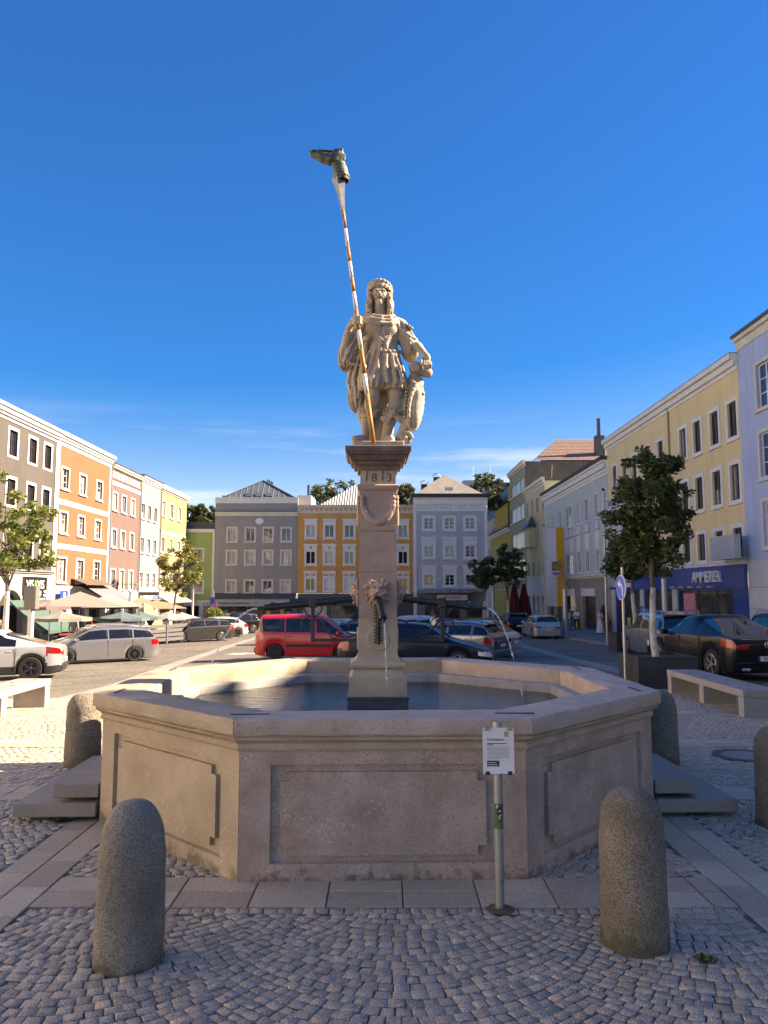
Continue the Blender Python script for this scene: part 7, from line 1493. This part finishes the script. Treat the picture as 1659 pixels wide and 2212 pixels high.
# ------------------------------------------------------------------ people
SKIN = mat('skin', (.42, .24, .17), .6); HAIRD = mat('dark_hair', (.02, .014, .01), .6); HAIRB = mat('brown_hair', (.10, .055, .03), .6)
def person(x, y, head, label, shirt, legs, hair, arms='phone', dress=False, seated=False, hgt=1.7, hairlong=False, z=None):
    k = hgt/1.7; S = Sculpt((-.45, -.45, 0), (.45, .35, 1.75), .017)
    sp = .085
    for s in (-1, 1):
        S.chain([(s*sp, .0, .9), (s*sp*1.1, -.02, .5), (s*sp*1.1, .01, .09)], [.088, .06, .042], .02).chain([(s*sp*1.1, .02, .05), (s*(sp*1.3), -.13, .035)], [.045, .035], .02)
        sh = (s*.185, .01, 1.40)
        if arms == 'phone': el, ha = (s*.24, -.02, 1.13), (s*.07, -.26, 1.18)
        elif arms == 'fold': el, ha = (s*.23, -.05, 1.12), (-s*.08, -.17, 1.2)
        else: el, ha = (s*.25, .03, 1.12), (s*.25, -.07, .86)
        S.chain([sh, el, ha], [.052, .042, .03], .02).ell((ha[0], ha[1]-.03, ha[2]-.03), (.032, .028, .05), .015)
        for f in range(4): S.cap((ha[0]-.024+.016*f, ha[1]-.045, ha[2]-.05), (ha[0]-.024+.016*f, ha[1]-.07, ha[2]-.1), .009, .007, .004)
    S.ell((0, 0, 1.22), (.165, .105, .24), .03).ell((0, 0, .95), (.16, .115, .14), .04).cap((-.13, .01, 1.40), (.13, .01, 1.40), .06, .06, .03)
    if dress: S.cap((0, 0, .95), (0, 0, .1), .15, .27, .03, fold=(14, .012, 0))
    S.cap((0, .0, 1.42), (0, -.01, 1.53), .05, .048, .02).ell((0, -.005, 1.60), (.075, .092, .11), .01).ell((0, -.095, 1.585), (.014, .02, .02), .008).ell((0, -.06, 1.53), (.04, .035, .03), .015)
    S.ell((0, .02, 1.635), (.086, .095, .092), .01)
    if hairlong: S.ell((0, .06, 1.5), (.1, .06, .17), .02)
    me = S.mesh('person', SKIN); me.materials.clear()
    for m_ in (SKIN, shirt, legs, hair, BLKP): me.materials.append(m_)
    c = np.empty(len(me.polygons)*3); me.polygons.foreach_get('center', c); c = c.reshape(-1, 3); ax_ = np.abs(c[:, 0]); mi = np.full(len(c), 1)
    mi[c[:, 2] < .93] = 2; mi[c[:, 2] < .075] = 4
    mi[(c[:, 2] > 1.455)] = 0; mi[(c[:, 2] > 1.6) & (c[:, 1] > -.06) | (c[:, 2] > 1.665) | ((c[:, 1] > .03) & (c[:, 2] > (1.36 if hairlong else 1.5)))] = 3
    if arms == 'down': mi[(ax_ > .2) & (c[:, 2] < 1.16) & (c[:, 2] > .6)] = 0
    else: mi[(c[:, 1] < -.17) & (c[:, 2] > 1.0) & (c[:, 2] < 1.35)] = 0; 
    if dress: mi[(ax_ > .17) & (c[:, 2] > 1.05) & (c[:, 2] < 1.5)] = 0
    me.polygons.foreach_set('material_index', mi.astype(np.int32)); me.update()
    o = obj('person', me, None, (x, y, zg(x, y) if z is None else z), (0, 0, head)); o.scale = (k, k, k); tag(o, label, 'person', 'people on the square'); return o
CL = lambda n, c: mat('cloth_'+n, c, .9)
person(14.75, 61.6, R(80), 'person in blue jeans and light top leaning to look at a phone', CL('beige', (.42, .36, .26)), CL('jeans', (.12, .17, .27)), HAIRD, 'phone', hairlong=True, hgt=1.72, z=zg(14.75, 61.6)+.07)
person(15.4, 62.1, R(-20), 'person in white jumper and black trousers holding a phone', CL('white', (.66, .64, .62)), CL('black', (.012, .012, .014)), HAIRD, 'phone', hgt=1.66, z=zg(15.4, 62.1)+.07)
person(15.05, 54.1, R(-10), 'person in a long white dress with arms folded before the black shop', CL('blush', (.66, .50, .46)), CL('dress', (.66, .66, .70)), HAIRB, 'fold', dress=True, hgt=1.68, hairlong=True, z=zg(15.05, 54.1)+.07)
person(2.15, 33.6, R(110), 'person in a white t-shirt walking between the parked cars', CL('white', (.66, .64, .62)), CL('jeans', (.12, .17, .27)), HAIRB, 'down', hgt=1.8)
person(-16.2, 40.6, R(170), 'person in a grey shirt standing with back turned under the parasols', CL('grey', (.25, .25, .28)), CL('dark', (.03, .03, .035)), HAIRD, 'down', hgt=1.78, z=zg(-16, 40.6)+.07); person(-15.7, 41.4, R(150), 'person in a dark red shirt under the small off white parasol', CL('dark_red', (.16, .02, .02)), CL('dark', (.03, .03, .035)), HAIRD, 'down', hgt=1.75, z=zg(-15.7, 41)+.07); person(-18.6, 37.6, R(60), 'person in a black shirt at the left edge behind the white trunk', CL('black', (.012, .012, .014)), CL('dark', (.03, .03, .035)), HAIRB, 'down', hgt=1.7, z=zg(-18.6, 37.6)+.07)
# bicycle leaning by the silver estate on the right
t = thing('bicycle', 'dark bicycle parked between the silver estate car and the lamp post', 'bicycle', (11.5, 51.6, zg(11.5, 51.6)), R(97))
for x in (-.52, .52): MB().tube([(x+.33*math.cos(a), 0, .34+.33*math.sin(a)) for a in np.linspace(0, 2*math.pi, 25)], .018, 6).build('wheel', TYRE, t)
for P in ([(-.52, 0, .34), (-.05, 0, .3), (.38, 0, .78), (-.18, 0, .74), (-.05, 0, .3)], [(-.52, 0, .34), (-.18, 0, .74)], [(.52, 0, .34), (.36, 0, .95)]): MB().tube(P, .016, 6).build('frame_tube', BLKP, t)
MB().tube([(.36, -.28, 1.0), (.36, 0, .96), (.36, .28, 1.0)], .014, 6).build('handlebar', STEEL, t); MB().bbox(-.32, -.08, -.07, .07, .82, .88, .02).build('saddle', BLKP, t); MB().tube([(-.18, 0, .7), (-.2, 0, .84)], .014, 6).build('seat_post', STEEL, t)
# road signs at the far left corner, hedge ball
t = thing('pole_signs', 'thin sign pole with pink and blue signs before the dark grey house', 'sign', (-17.7, 80.5, zg(-17.7, 80.5)), 0); MB().tube([(0, 0, 0), (0, 0, 3.6)], .05, 8).build('pole', STEEL, t); MB().bbox(-.35, .1, -.08, -.04, 2.2, 2.9, .01).build('blue_sign', MATS['sign_blue'], t); MB().bbox(.0, .4, -.1, -.05, 1.2, 2.2, .01).build('pink_sign', mat('sign_pink', (.5, .12, .25), .6), t)
t = thing('ball_bush', 'round green bush in front of the hearing aid shop at its left end', 'bush', (-17.3, 79.0, zg(-17.3, 79))); V, Fq = leaves(np.array([[0, 0, 1.1]]), np.array([.95]), 1600, .12, 91); me = np_mesh('foliage', V, Fq); me.materials.append(LFL); obj('foliage', me, t); MB().lathe([(.5, 0), (.6, .6), (.5, .62)], 12).build('pot', ANT, t)
